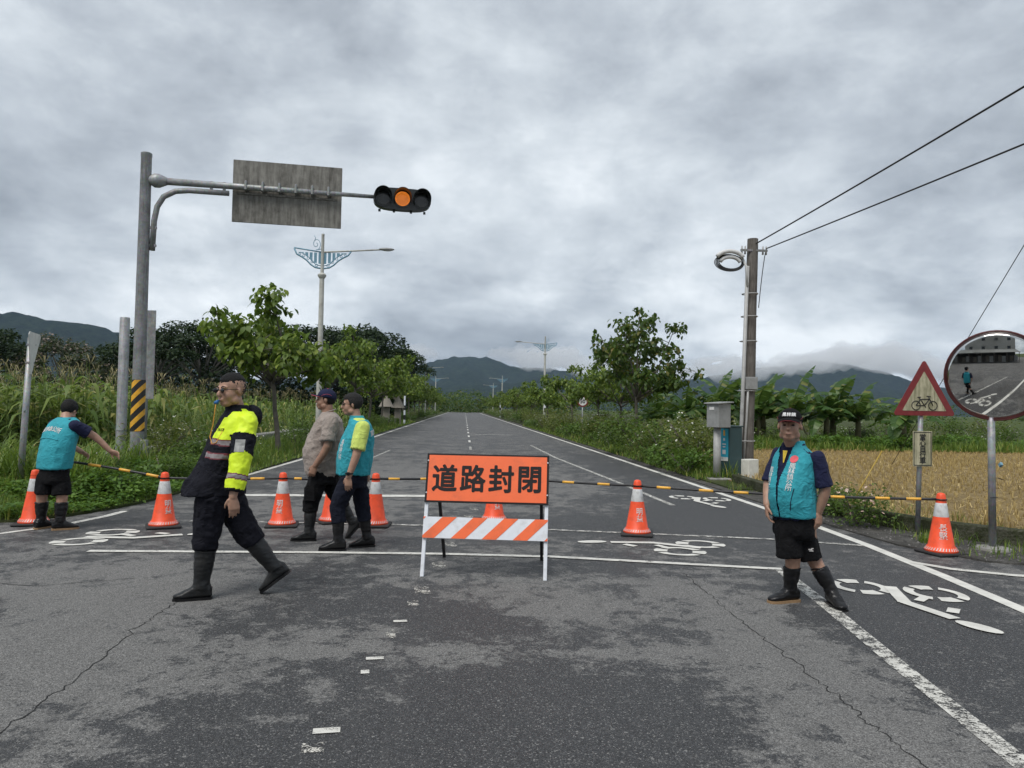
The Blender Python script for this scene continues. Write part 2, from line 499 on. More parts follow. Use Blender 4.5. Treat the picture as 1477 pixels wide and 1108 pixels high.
g = MB()
xs = [-9000, -2500, -600, -150, -40, -15, 0, 15, 40, 150, 600, 2500, 9000]
ys = [-9000, -2500, -600, -150, -40, 0, 40, 150, 600, 2500, 9000]
g.add([(x, y, -0.06) for y in ys for x in xs], [(j * 13 + i, j * 13 + i + 1, j * 13 + i + 14, j * 13 + i + 13) for j in range(10) for i in range(12)])
tag(g.build('ground', 'meadow'), kind='structure')

BL = [(-2.66, 5.5, 1.1, .9, .40), (-2.5, 4.5, .7, .8, .35), (-2.7, 6.6, 1.2, .5, .25), (-1.5, 4.6, .5, .5, .22), (1.3, 4.82, .75, .13, .55),
      (2.16, 5.45, .32, .6, .42), (2.12, 4.2, .42, .8, .45), (2.25, 3.4, .55, .5, .42), (1.0, 5.9, .45, .35, .30), (0.35, 6.5, .5, .4, .25),
      (1.5, 6.5, .6, .5, .3), (-0.37, 4.05, .2, .22, .42), (-.19, 5.0, .3, .25, .35), (-1.05, 5.0, .35, .4, .2), (2.95, 3.8, .25, .5, .25),
      (1.64, 15.4, 1.6, 3, .25), (-1.8, 18, 2.2, 4, .38), (-3.5, 7.3, 1.3, .7, .3), (2.0, 6.4, .4, .6, .35), (-2.0, 12, 1.6, 1.0, .25),
      (0.15, 3.85, .85, .62, -.55), (-.2, 3.4, .7, .6, -.5), (1.0, 3.6, .45, .42, -.45), (-.55, 6.25, .45, .5, -.4), (-1.2, 5.9, .5, .4, -.3),
      (.1, 5.5, .4, .35, -.35), (.54, 4.15, .7, .4, -.35), (3.7, 5.4, .75, 2.0, -.55), (3.0, 4.4, .3, .9, -.35), (-1.35, 3.6, .45, .4, -.3),
      (-1.5, 5.5, .35, .4, -.28), (1.7, 10, 1.6, 1.1, -.3), (3.6, 11.5, 1.4, 2.6, -.45), (4.2, 20, 0.9, 9, -.35), (-4.3, 30, 0.8, 14, -.3), (-3.6, 15.5, .8, 2.0, -.3)]
def grid_road(name, x0, x1, y0, y1, step, z=0.0, base=0.46):
    nx = int(round((x1 - x0) / step)) + 1; ny = int(round((y1 - y0) / step)) + 1
    X, Y = np.meshgrid(np.linspace(x0, x1, nx), np.linspace(y0, y1, ny))
    V = np.stack([X.ravel(), Y.ravel(), np.full(X.size, z)], 1)
    i = (np.arange(ny - 1)[:, None] * nx + np.arange(nx - 1)[None]).ravel()
    F = np.concatenate([np.stack([i, i + 1, i + nx + 1], 1), np.stack([i, i + nx + 1, i + nx], 1)])
    D = np.full(X.size, base); x, y = V[:, 0], V[:, 1]
    for bx, by, sx, sy, a in BL:
        D += .85 * a * np.exp(-((x - bx) / sx) ** 2 - ((y - by) / sy) ** 2)
    me = tri_mesh(name, V, F)
    at = me.attributes.new('dry', 'FLOAT', 'POINT'); at.data.foreach_set('value', D.astype(np.float32))
    return link(name, me, 'asphalt')
road = tag(grid_road('road', -14, 14, -1.0, 13.0, 0.12), kind='structure')
tag(grid_road('road_far', -5.0, 5.35, 13.0, 250.0, 0.75, base=0.46), kind='structure')
tag(grid_road('road_behind', -60, 60, -45.0, -1.0, 1.5), kind='structure')
for sx in (-1, 1):
    a, b = (14, 60) if sx > 0 else (-60, -14)
    tag(grid_road('side_road', a, b, -1.0, 13.0, 1.5), kind='structure')

LEFT = [(-4.80, 250), (-4.80, 16), (-4.92, 12.6), (-4.98, 11.8), (-5.12, 11.2), (-5.35, 10.5), (-5.75, 10.02), (-8, 9.35), (-14, 8.4), (-60, 3), (-60, 250)]
tag(sheet('grass_verge', LEFT, 0.035, 'grass_soil', thick=0.08), kind='structure')
RIGHT = [(5.22, 250), (5.22, 12.2), (5.2, 10.0), (5.28, 8.7), (5.7, 7.75), (7.0, 7.15), (13, 6.0), (60, 1), (60, 250)]
tag(sheet('gravel_shoulder', RIGHT, 0.02, 'gravel', thick=0.06), kind='structure')
FIELD = [(6.05, 30), (5.95, 11), (6.3, 9.35), (6.95, 8.55), (8.4, 7.6), (14, 6.4), (60, 1.6), (60, 30)]
tag(sheet('stubble_field', FIELD, 0.06, 'straw_soil', thick=0.05), kind='structure')
tag(sheet('grass_bank', [(5.8, 220), (5.7, 16.5), (6.0, 17.5), (7.2, 24), (9.0, 30.2), (60, 30.2), (90, 220)], 0.10, 'grass_soil', thick=0.1), kind='structure')
tag(sheet('grass_bank', [(5.45, 60), (5.45, 14.6), (6.2, 14.6), (6.6, 22), (9.2, 31), (8, 60)], 0.05, 'grass_soil', thick=0.05), kind='structure')

def strip(name, pts, w, z, mat, parent, jag=0.0):
    """a painted line: a flat band along a polyline"""
    P = [Vector((x, y, 0)) for x, y in pts]
    Q = []
    for a, b in zip(P[:-1], P[1:]):
        k = max(1, int((b - a).length / 1.5)) if (b - a).length < 60 else 20
        Q += [a.lerp(b, i / k) for i in range(k)]
    Q.append(P[-1]); vs = []
    for i, p in enumerate(Q):
        d = (Q[min(i + 1, len(Q) - 1)] - Q[max(i - 1, 0)]).normalized(); s = Vector((-d.y, d.x, 0))
        j = s * random.uniform(-jag, jag)
        ww = w * (random.uniform(0.5, 1.25) if jag else 1)
        vs += [p + s * ww / 2 + j + Vector((0, 0, z)), p - s * ww / 2 + j + Vector((0, 0, z))]
    fs = [(2 * i, 2 * i + 1, 2 * i + 3, 2 * i + 2) for i in range(len(Q) - 1)]
    mb = MB(); mb.add(vs, [f[::-1] for f in fs]); return mb.build(name, mat, parent)
ZM = 0.005
strip('edge_line', [(-4.55, 240), (-4.5, 37), (-4.62, 22), (-4.74, 17), (-4.80, 13.2)], 0.13, ZM, 'road_paint', road)
strip('edge_line', [(5.05, 240), (5.04, 24.6), (5.01, 12.2), (4.98, 10.2), (4.91, 8.75), (4.76, 7.1), (4.62, 5.9), (4.35, 4), (3.9, 1.5)], 0.13, ZM, 'fresh_paint', road)
strip('edge_line', [(4.83, 7.72), (5.05, 7.38), (5.5, 7.1), (6.6, 6.75), (13, 5.5)], 0.11, ZM + .004, 'road_paint', road)
strip('edge_line', [(-13, 7.35), (-8, 8.35), (-5.41, 9.16), (-5.05, 9.75), (-4.87, 10.6), (-4.84, 11.1)], 0.11, ZM, 'road_paint', road)
strip('lane_line', [(3.22, 7.33), (3.0, 5.86), (2.77, 4.53), (2.57, 3.26), (2.3, 1.5)], 0.12, ZM, 'worn_paint', road)
strip('lane_line', [(2.95, 32), (3.02, 24.2), (3.4, 16.5), (3.54, 12.3)], 0.10, ZM, 'worn_paint', road)
strip('lane_line', [(-2.6, 27), (-2.75, 22.5)], 0.09, ZM, 'worn_paint', road)
strip('stop_line', [(-4.72, 13.05), (-3.18, 13.14), (0.1, 13.27)], 0.30, ZM + .004, 'road_paint', road)
strip('crossing_line', [(-3.6, 10.2), (-2.16, 10.12), (-.97, 10.04), (1.22, 9.68), (3.81, 9.1), (4.84, 8.67)], 0.085, ZM + .004, 'worn_paint', road)
strip('crossing_line', [(-3.9, 8.12), (-1.5, 8.1), (-.18, 8.05), (1.0, 7.92), (3.24, 7.35)], 0.10, ZM + .004, 'road_paint', road)
strip('crossing_line', [(0.75, 44), (3.0, 44.3)], 0.35, ZM, 'worn_paint', road)
for (x, y, L, w) in [(.20, 11.62, .30, .12), (.11, 10.85, .22, .12), (-.02, 9.5, .2, .11), (-.11, 8.6, .3, .12), (-.21, 7.5, .32, .13), (-.32, 6.47, .26, .13), (-.37, 6.05, .16, .09),
                     (-.43, 5.55, .05, .10), (-.47, 5.25, .22, .06), (-.52, 4.74, .05, .11), (-.55, 4.5, .06, .05), (-.63, 3.70, .06, .13), (-.66, 3.52, .1, .1)]:
    mb = MB(); a = R(7)
    M = Matrix.Rotation(a, 3, 'Z')
    mb.add([M @ Vector(p) for p in ((-w / 2, -L / 2, 0), (w / 2, -L / 2, 0), (w / 2, L / 2, 0), (-w / 2, L / 2, 0))], [(0, 1, 2, 3)])
    mb.build('centre_dash', 'road_paint' if L < .1 else 'ghost_paint', road, loc=(x, y, ZM))
for y in range(16, 220, 6):
    strip('centre_dash', [(.26 + .002 * y, y), (.26 + .002 * y, y + 2.2)], 0.10, ZM, 'road_paint' if y > 30 else 'worn_paint', road)

def wander(pts, n, amp, seed):
    rn = random.Random(seed); out = []
    for (a, b) in zip(pts[:-1], pts[1:]):
        for i in range(n):
            t = i / n
            out.append((a[0] + (b[0] - a[0]) * t + rn.gauss(0, amp), a[1] + (b[1] - a[1]) * t + rn.gauss(0, amp * .4)))
    return out + [pts[-1]]
strip('crack', wander([(-2.12, 3.2), (-2.15, 3.7), (-2.17, 4.36), (-2.24, 5.42), (-2.24, 5.96), (-2.2, 6.3)], 14, 0.012, 3), 0.007, 0.003, 'crack_fill', road, 0.004)
strip('crack', wander([(2.18, 7.2), (2.13, 5.66), (2.13, 4.4), (2.11, 3.75), (2.12, 2.9)], 22, 0.013, 5), 0.007, 0.003, 'crack_fill', road, 0.004)
strip('crack', wander([(-4.6, 6.9), (-3.6, 6.6), (-2.9, 6.9)], 12, 0.015, 9), 0.008, 0.003, 'crack_fill', road, 0.004)

def bike_marking(x, y, ang, s=1.0, flip=1):
    """stencilled rider and bicycle, lying on the asphalt; local +v points to the rider's head"""
    mb = MB()
    def arc(cu, cv, ru, rv, a0, a1, w, n=10):
        vs = []
        for i in range(n + 1):
            a = R(a0 + (a1 - a0) * i / n)
            vs += [(cu + ru * math.cos(a), cv + rv * math.sin(a), 0), (cu + (ru - w) * math.cos(a), cv + (rv - w * 1.5) * math.sin(a), 0)]
        mb.add(vs, [(2 * i, 2 * i + 2, 2 * i + 3, 2 * i + 1) if a1 < a0 else (2 * i, 2 * i + 1, 2 * i + 3, 2 * i + 2) for i in range(n)])
    def poly(p): mb.add([(u, v, 0) for u, v in p], [tuple(range(len(p)))])
    def bar(pts, w):
        for (a, b_) in zip(pts[:-1], pts[1:]):
            d = Vector((b_[0] - a[0], b_[1] - a[1], 0)).normalized(); n_ = Vector((-d.y, d.x, 0)) * w / 2
            A_, B_ = Vector((*a, 0)) - d * w * .2, Vector((*b_, 0)) + d * w * .2
            mb.add([A_ + n_, A_ - n_, B_ - n_, B_ + n_], [(0, 1, 2, 3)])
    for cu, cv in ((.27, -.13), (-.28, .13)):
        arc(cu, cv, .245, .29, 62, 108, .10); arc(cu, cv, .245, .29, 122, 228, .075); arc(cu, cv, .245, .29, 244, 290, .10); arc(cu, cv, .245, .29, 304, 408, .075)
    bar([(0, -.10), (.185, .42), (.09, .90)], .11)
    bar([(-.09, .27), (.03, .38)], .08); bar([(-.10, .64), (-.02, .74)], .09)
    vs = [(.05 + .085 * math.cos(2 * math.pi * i / 16) - .05 * math.sin(2 * math.pi * i / 16), 1.14 + .17 * math.sin(2 * math.pi * i / 16), 0) for i in range(16)]
    mb.add(vs, [tuple(range(16))])
    # overlapping stencil pieces sit a hair above one another
    lift = 0; seen = {}
    for f in mb.f:
        for i in f:
            seen.setdefault(i, lift)
        lift += 1
    mb.v = [(p[0], p[1], .00006 * seen.get(i, 0)) for i, p in enumerate(mb.v)]
    o = mb.build('bicycle_marking', 'fresh_paint', road, loc=(x, y, ZM))
    o.rotation_euler = (0, 0, ang); o.scale = (s * flip, s, 1)
    me = o.data
    bm = bmesh.new(); bm.from_mesh(me); bmesh.ops.recalc_face_normals(bm, faces=bm.faces); bm.to_mesh(me); bm.free()
    for p in me.polygons:
        if p.normal.z < 0: p.flip()
    return o
bike_marking(3.93, 6.5, R(180), 1.0)
bike_marking(2.66, 8.50, R(90 - 14), 1.0)
bike_marking(-4.22, 8.97, R(-90 + 16), 1.0)
bike_marking(4.32, 13.3, R(180), 1.0)

def kerb(name, pts, h, w, mat, z0=0.0):
    mb = MB(); P = [Vector((x, y, 0)) for x, y in pts]; rings = []
    for i, p in enumerate(P):
        d = (P[min(i + 1, len(P) - 1)] - P[max(i - 1, 0)]).normalized(); s = Vector((-d.y, d.x, 0))
        b = w * .12
        rings.append([p + s * a + Vector((0, 0, z)) for a, z in ((-w / 2, z0), (w / 2, z0), (w / 2, z0 + h - b), (w / 2 - b, z0 + h), (-w / 2 + b, z0 + h), (-w / 2, z0 + h - b))])
    n = len(rings[0])
    mb.loft(rings); o = mb.build(name, mat); return o
KB = [(6.0, 16.0), (5.86, 13.0), (5.82, 11.2), (5.98, 10.1), (6.25, 9.3), (6.8, 8.6), (7.6, 8.0), (9.5, 7.2), (14, 6.25), (30, 4.3)]
_k = []
for a, b in zip(KB[:-1], KB[1:]):
    m_ = max(2, int(math.dist(a, b) / 0.4))
    _k += [(a[0] + (b[0] - a[0]) * i / m_, a[1] + (b[1] - a[1]) * i / m_) for i in range(m_)]
tag(kerb('field_kerb', _k, 0.22, 0.16, 'moss_concrete'), 'low mossy concrete kerb between the gravel shoulder and the stubble field', 'kerb')
tag(kerb('channel_wall', [(-8.2, 11), (-8.2, 20), (-8.0, 30), (-7.6, 45)], 0.42, 0.35, 'concrete'), 'low concrete irrigation channel wall half hidden in the left verge grass', 'wall')

# ------------------------------------------------------------------ hills
def ridge(name, prof, yc, depth, x0, x1, step, seed, z0=-2.0, rows=34, spur=0.42, tree=11.0):
    xs = np.arange(x0, x1 + 1, step); px = [p[0] for p in prof]; pz = [p[1] for p in prof]
    top = np.interp(xs, px, pz); V = []
    k = np.ones(9) / 9; top = np.convolve(np.pad(top, 4, 'edge'), k, 'valid')
    for j in range(rows):
        d = -1 + 2 * j / (rows - 1)
        f = (1 - abs(d)) ** 0.82
        for i, x in enumerate(xs):
            s = noise.fractal((x * .0021 + seed, d * 1.1, seed), 0.9, 2.0, 5)
            e = 1 - abs(noise.noise((x * .0046 + seed * 3, d * .9 + s * .3, 2.0)))
            h = top[i] * f * (1 - spur * 1.4 * (1 - e) * min(1, abs(d) * 3.0)) + top[i] * 0.05 * s
            h += tree * (noise.noise((x * .035, d * depth * .035, seed)) + .6 * noise.noise((x * .09, d * depth * .09, seed)))* min(1.0, f * 3)
            V.append((x, yc + d * depth + 90 * s, max(h, 0) + z0))
    n = len(xs); i = (np.arange(rows - 1)[:, None] * n + np.arange(n - 1)[None]).ravel()
    F = np.concatenate([np.stack([i, i + 1, i + n + 1], 1), np.stack([i, i + n + 1, i + n], 1)])
    return tag(link(name, tri_mesh(name, np.array(V), F), 'forest_slope', smooth=True), kind='structure')
ridge('hills_left', [(-5200, 420), (-3200, 400), (-2300, 372), (-1805, 352), (-1650, 336), (-1490, 316), (-1330, 268), (-1200, 222), (-1000, 150), (-700, 60), (-400, 0)], 3000, 1000, -5200, -300, 17, 1.3)
ridge('hills_far', [(-1800, 120), (-1200, 150), (-700, 190), (-420, 220), (-288, 250), (-170, 292), (-85, 312), (30, 316), (86, 322), (160, 312), (280, 262), (420, 262), (570, 258), (810, 206),
                    (1112, 204), (1416, 208), (1700, 262), (1855, 300), (2210, 345), (2525, 300), (2900, 190), (3500, 130), (5200, 110), (6500, 90)], 4500, 1300, -1800, 6500, 21, 4.7)
ridge('hills_far', [(-900, 40), (-300, 80), (300, 130), (700, 120), (1300, 95), (2000, 110), (2800, 90), (4000, 60), (5000, 20)], 3300, 500, -900, 5000, 24, 8.1, rows=16)
# ------------------------------------------------------------------ materials of the street furniture
m_plain('cone_orange', (0.86, 0.085, 0.022), 0.45, var=0.10, scale=14, dirt=((0.30, 0.06, 0.03), 0.35), dscale=9)
m_plain('reflective_white', (0.62, 0.63, 0.63), 0.35, var=0.10, dirt=((0.30, 0.29, 0.27), 0.5), dscale=12)
m_plain('cone_rubber', (0.022, 0.021, 0.021), 0.75, bump=0.3)
m_plain('bar_black', (0.016, 0.016, 0.017), 0.45)
m_plain('bar_yellow', (0.80, 0.42, 0.05), 0.42, dirt=((0.35, 0.22, 0.06), 0.4), dscale=14)
m_plain('white_print', (0.72, 0.69, 0.67), 0.6)
m_plain('board_orange', (0.90, 0.165, 0.055), 0.38, var=0.05, scale=5, dirt=((0.55, 0.13, 0.06), 0.45), dscale=7)
m_plain('board_black', (0.016, 0.014, 0.015), 0.6, spec=.25)
m_plain('frame_white', (0.72, 0.75, 0.80), 0.4, var=0.06, dirt=((0.45, 0.44, 0.42), 0.4), dscale=9)
m_plain('frame_black', (0.022, 0.022, 0.024), 0.45)
m_plain('signal_black', (0.014, 0.017, 0.016), 0.35, var=0.3)
m_plain('lens_dark', (0.012, 0.014, 0.014), 0.18)
m_plain('stripe_yellow', (0.78, 0.40, 0.03), 0.5, dirt=((0.35, 0.2, 0.05), 0.5), dscale=9)
m_plain('sign_white', (0.68, 0.68, 0.65), 0.5, dirt=((0.4, 0.4, 0.36), 0.5))
m_plain('sign_red', (0.20, 0.026, 0.028), 0.5, var=0.2)
m_plain('sign_black', (0.02, 0.02, 0.02), 0.5)
m_plain('lamp_blue', (0.13, 0.27, 0.36), 0.5, dirt=((0.30, 0.40, 0.44), 0.6), dscale=8)
m_plain('lamp_white', (0.46, 0.46, 0.42), 0.55, dirt=((0.22, 0.20, 0.16), 0.6), dscale=3)
m_plain('box_grey', (0.27, 0.275, 0.27), 0.5, dirt=((0.14, 0.14, 0.13), 0.5))
m_plain('cabinet_green', (0.022, 0.060, 0.066), 0.4)
m_plain('sign_teal', (0.02, 0.36, 0.50), 0.4)
m_plain('box_white', (0.66, 0.66, 0.60), 0.5, dirt=((0.40, 0.38, 0.32), 0.5))
m_plain('pipe_grey', (0.36, 0.36, 0.35), 0.5, dirt=((0.2, 0.2, 0.19), 0.5))
m_plain('wire_black', (0.015, 0.015, 0.015), 0.6)
m_plain('coil_white', (0.58, 0.58, 0.57), 0.6)
m_plain('rim_orange', (0.085, 0.018, 0.018), 0.4, var=0.25)
m_plain('guard_yellow', (0.38, 0.26, 0.04), 0.5)
m_plain('thatch', (0.21, 0.19, 0.16), 0.95, var=0.3, scale=20, bump=0.6)
t = NT('mirror_glass'); c = t.coords()
f = sstep(t, t.noise(3.2, 7, 0.7, c), 0.42, 0.72)
b = t.bsdf(Base_Color=t.mix(f, (0.70, 0.70, 0.68), (0.50, 0.49, 0.46)), Metallic=1.0, Roughness=t.math('ADD', t.math('MULTIPLY', f, 0.07), 0.015))
t.done(b)
t = NT('amber_led'); e = t.node('ShaderNodeEmission'); e.inputs['Color'].default_value = (1.0, 0.27, 0.03, 1); e.inputs['Strength'].default_value = 1.0; t.done(e)
def mat_grime(name, base, grime, s):
    t = NT(name)
    st = t.noise(2.2, 7, 0.7, t.coords('Object', s)); fl = t.noise(6, 7, 0.65, t.coords())
    v = t.math('ADD', t.math('MULTIPLY', st, 0.7), t.math('MULTIPLY', fl, 0.35))
    colr = t.ramp(v, [(0.38, grime), (0.52, tuple((a + b_) / 2 for a, b_ in zip(base, grime))), (0.64, base)])
    return t.done(t.bsdf(Base_Color=colr, Roughness=0.6))
mat_grime('sign_back', (0.24, 0.232, 0.205), (0.055, 0.050, 0.040), (4, 4, 0.45))
mat_grime('sign_dirty_cream', (0.56, 0.52, 0.36), (0.17, 0.17, 0.09), (16, 16, 1.2))
def mat_wood():
    t = NT('weathered_pole')
    g = t.noise(4, 8, 0.7, t.coords('Object', (14, 14, 0.7))); f = t.noise(3, 6, 0.6, t.coords())
    v = t.math('ADD', t.math('MULTIPLY', g, 0.65), t.math('MULTIPLY', f, 0.4))
    b = t.bsdf(Base_Color=t.ramp(v, [(0.36, (0.045, 0.038, 0.032)), (0.52, (0.125, 0.112, 0.098)), (0.68, (0.21, 0.195, 0.175))]), Roughness=0.9)
    t.l.new(t.bump(g, 0.6, 0.02), b.inputs['Normal']); return t.done(b)
mat_wood()

def bent(p0, p1, sag, n=10, side=(0, 0, -1)):
    a, b = Vector(p0), Vector(p1); s = Vector(side)
    return [a.lerp(b, i / n) + s * (sag * 4 * (i / n) * (1 - i / n)) for i in range(n + 1)]

# ------------------------------------------------------------------ traffic cones
def make_cone(label, loc, rz, text, trz=-90.0):
    e = empty('traffic_cone', loc, R(rz)); tag(e, label, 'cone', 'traffic cones across the road')
    b = MB(); b.box((0, 0, .018), (.40, .40, .036), bev=.012); b.build('base', 'cone_rubber', e)
    k = MB()
    k.lathe([(.172, .034), (.175, .05), (.150, .085), (.137, .10), (.084, .415), (.081, .427)], n=28); k.build('cone_body', 'cone_orange', e, 40)
    k = MB(); k.lathe([(.0812, .426), (.082, .430), (.0585, .580), (.056, .585)], n=28); k.build('reflective_band', 'reflective_white', e, 40)
    k = MB(); k.lathe([(.0572, .583), (.052, .61), (.050, .622), (.053, .626), (.045, .676), (.036, .690), (.015, .697)], n=24); k.build('cone_tip', 'cone_orange', e, 40)
    # sloped white ticks round the foot
    k = MB()
    for i in range(34):
        a = 2 * math.pi * i / 34
        P = []
        for da, z, r in ((-.035, .056, .1755), (.025, .056, .1755), (.085, .084, .1535), (.025, .084, .1535)):
            P.append((r * math.cos(a + da), r * math.sin(a + da), z))
        k.add(P, [(0, 1, 2, 3)])
    tag(k.build('foot_pattern', 'reflective_white', e), kind='stuff')
    if text:
        me = text_mesh(text, .090, .0010, line=1.0)
        n = len(me.vertices); A = np.zeros(n * 3); me.vertices.foreach_get('co', A); A = A.reshape(-1, 3)
        z = .265 + A[:, 1]; r = np.interp(z, [.10, .415], [.137, .084]) + .0025
        ang = R(trz) + A[:, 0] / r
        me.vertices.foreach_set('co', np.stack([r * np.cos(ang), r * np.sin(ang), z], 1).ravel()); me.update()
        link('lettering', me, 'white_print', e)
    return e
make_cone('traffic cone at the grass edge behind the stooping man in shorts', (-5.42, 9.86, 0), 12, '明\n益', -40)
make_cone('traffic cone by the verge with the sloping bar end beside it', (-3.76, 9.72, 0), 24, '明\n益', -66)
make_cone('traffic cone between the police officer and the man in the beige shirt', (-2.32, 9.87, 0), 8, '明\n益', -105)
make_cone('traffic cone hidden behind the legs of the two walking men', (-1.74, 10.22, 0), 30, '明\n益', -80)
make_cone('traffic cone just behind the back of the man in the teal vest', (-1.13, 9.92, 0), -4, '明\n益', -190)
make_cone('traffic cone half hidden behind the orange road closed board', (0.46, 10.41, 0), 10, '明\n益', -80)
make_cone('traffic cone alone on the open lane between board and right man', (2.24, 9.38, 0), -14, '明\n益', -72)
make_cone('traffic cone on the gravel beside the triangular bicycle sign post', (5.50, 8.22, 0), 10, '長\n堅', -122)

def warning_bar(label, p0, p1, sag, bands):
    e = empty('warning_bar', (0, 0, 0)); a, b = Vector(p0), Vector(p1)
    e.location = ((a + b) / 2).to_tuple(); o = e.location.copy()
    pts = [p - o for p in bent(p0, p1, sag, 24)]
    k = MB(); k.tube(pts, .0155, 10); k.build('bar', 'bar_black', e, True)
    for t0, t1 in bands:
        q = [pts[0].lerp(pts[0], 0)]
        q = []
        for i in range(5):
            u = (t0 + (t1 - t0) * i / 4) * 24; j = min(int(u), 23); q.append(pts[j].lerp(pts[j + 1], u - j))
        k = MB(); k.tube(q, .0172, 10); k.build('yellow_band', 'bar_yellow', e, True)
    for s, cpos in ((0, pts[0]), (1, pts[-1])):
        k = MB(); n = 16
        k.tube([cpos + Vector((.056 * math.cos(2 * math.pi * i / n), .056 * math.sin(2 * math.pi * i / n), .0)) for i in range(n)], .009, 6, closed=True)
        k.build('end_ring', 'bar_black', e, True)
    tag(e, label, 'bar', 'black and yellow bars linking the cones')
    return e
ZB = .622
warning_bar('black and yellow bar sloping down from the stooping man\'s hand', (-4.92, 9.80, .80), (-3.76, 9.72, ZB), -.01, [(.16, .30), (.50, .62), (.80, .93)])
warning_bar('black and yellow bar passing behind the police officer', (-3.76, 9.72, ZB), (-2.32, 9.87, ZB), .012, [(.26, .38), (.72, .84)])
warning_bar('black and yellow bar passing behind the beige shirt man', (-2.32, 9.87, ZB), (-1.13, 9.92, ZB), .012, [(.12, .2), (.5, .6)])
warning_bar('black and yellow bar running from the teal vest man to the board', (-1.13, 9.92, ZB), (.46, 10.41, ZB), .015, [(.10, .19), (.36, .45), (.66, .75)])
warning_bar('black and yellow bar right of the orange board', (.46, 10.41, ZB), (2.24, 9.38, ZB), .012, [(.10, .18), (.50, .58), (.74, .82)])
warning_bar('black and yellow bar that passes behind the right man\'s waist', (2.24, 9.38, ZB), (5.50, 8.22, ZB), .03, [(.07, .12), (.22, .27), (.34, .39), (.48, .53), (.66, .705), (.80, .845), (.895, .94)])

# ------------------------------------------------------------------ road closed board
bd = empty('road_closed_board', (.215, 6.92, 0), R(-7.8))
tag(bd, 'orange road closed board on a white folding frame with striped panel', 'barrier')
BW = 1.145; TL = R(15.0)
tilt = Matrix.Rotation(-TL, 4, 'X')        # leans back, away from the viewer
def onb(x, s, d=0.0): return tilt @ Vector((x, -d, s))       # s along the slope, d proud of the front
for sx in (-1, 1):
    k = MB(); k.box((0, 0, 0), (.034, .034, 1.165), bev=.003, rot=tilt.to_3x3()); k.build('front_leg', 'frame_white', bd, loc=onb(sx * (BW / 2 - .0), .582))
    top, foot = onb(sx * (BW / 2 - .06), 1.10, -.03), Vector((sx * (BW / 2 - .06), .93, .0))
    k = MB(); d = (top - foot); k.box((0, 0, 0), (.03, .03, d.length), rot=d.to_track_quat('Z', 'Y').to_matrix()); k.build('rear_leg', 'frame_black', bd, loc=(top + foot) / 2)
def plate(name, s0, s1, w, d0, d1, mat):
    k = MB(); k.box((0, 0, 0), (w, abs(d1 - d0), s1 - s0), rot=tilt.to_3x3()); return k.build(name, mat, bd, loc=onb(0, (s0 + s1) / 2, (d0 + d1) / 2))
plate('panel_border', .690, 1.160, BW + .035, .018, .040, 'board_black')
panel = plate('sign_panel', .706, 1.144, BW - .006, .040, .043, 'board_orange')
for i, ch in enumerate('道路封閉'):
    me = text_mesh(ch, .262, .0068)
    o = link('lettering', me, 'board_black', bd)
    o.matrix_local = Matrix.Translation(onb(-.408 + .272 * i, .925, .0455)) @ tilt @ Matrix.Rotation(R(90), 4, 'X') @ Matrix.Diagonal((.95, 1.04, 1, 1))
for sx in (-1, 1):
    for s in (.78, 1.09):
        k = MB(); k.ell((0, 0, 0), (.008, .006, .008), 8, 6); k.build('bolt', 'frame_white', bd, True, onb(sx * (BW / 2 + .005), s, .041))
plate('stripe_panel', .355, .553, BW + .03, .020, .036, 'frame_white')
W2 = (BW + .03) / 2
sp = .292; sw = .135; sl = .205
for i in range(-1, 6):
    x0 = -W2 + .006 + i * sp - .03
    P = [(x0, .355), (x0 + sw, .355), (x0 + sw + sl, .553), (x0 + sl, .553)]
    # clip to the panel's ends
    def clip(P, lim, sgn):
        out = []
        for a, b in zip(P, P[1:] + P[:1]):
            ia, ib = sgn * a[0] <= sgn * lim, sgn * b[0] <= sgn * lim
            if ia: out.append(a)
            if ia != ib:
                t_ = (lim - a[0]) / (b[0] - a[0]); out.append((lim, a[1] + (b[1] - a[1]) * t_))
        return out
    P = clip(P, W2, 1)
    if len(P) > 2: P = clip(P, -W2, -1)
    if len(P) < 3: continue
    k = MB(); k.add([onb(x, s, .0385) for x, s in P] , [tuple(range(len(P)))]); k.build('orange_stripe', 'board_orange', bd)
k = MB(); k.tube([(-BW / 2 + .06, .62, .38), (BW / 2 - .06, .62, .38)], .011, 8); k.build('cross_bar', 'frame_black', bd)

# ------------------------------------------------------------------ traffic signal mast
ts = empty('traffic_signal', (-6.74, 15.9, 0)); tag(ts, 'tall steel traffic signal mast with an arm carrying one amber lit signal', 'traffic signal')
k = MB(); k.lathe([(.138, 0), (.136, .5), (.106, 6.72), (.112, 6.74), (.112, 6.80), (.09, 6.815)], n=24); k.build('mast', 'dull_steel', ts, 40)
AD = Vector((math.cos(R(8)), math.sin(R(8)), 0)); AZ = 6.24
Mx = frame((0, 0, 0), AD, (0, 0, 1))
def arm(u, z=0, d=0): return AD * u + Vector((AD.y * d, -AD.x * d, AZ + z))
k = MB(); k.tube([arm(.40), arm(2.4), arm(4.75)], [.075, .062, .042], 14); k.build('mast_arm', 'galvanised_steel', ts, True)
k = MB(); k.tube([arm(.05), arm(.18), arm(.26), arm(.42)], [.07, .15, .15, .08], 12); k.build('arm_flange', 'galvanised_steel', ts, 40)
k = MB(); br = [(-.02 + .19, -1.48), (.19, -.85), (.24, -.55), (.36, -.33), (.58, -.20), (.85, -.16), (1.66, -.16)]
k.tube([arm(u, z) for u, z in br], .058, 12); k.build('arm_brace', 'dull_steel', ts, True)
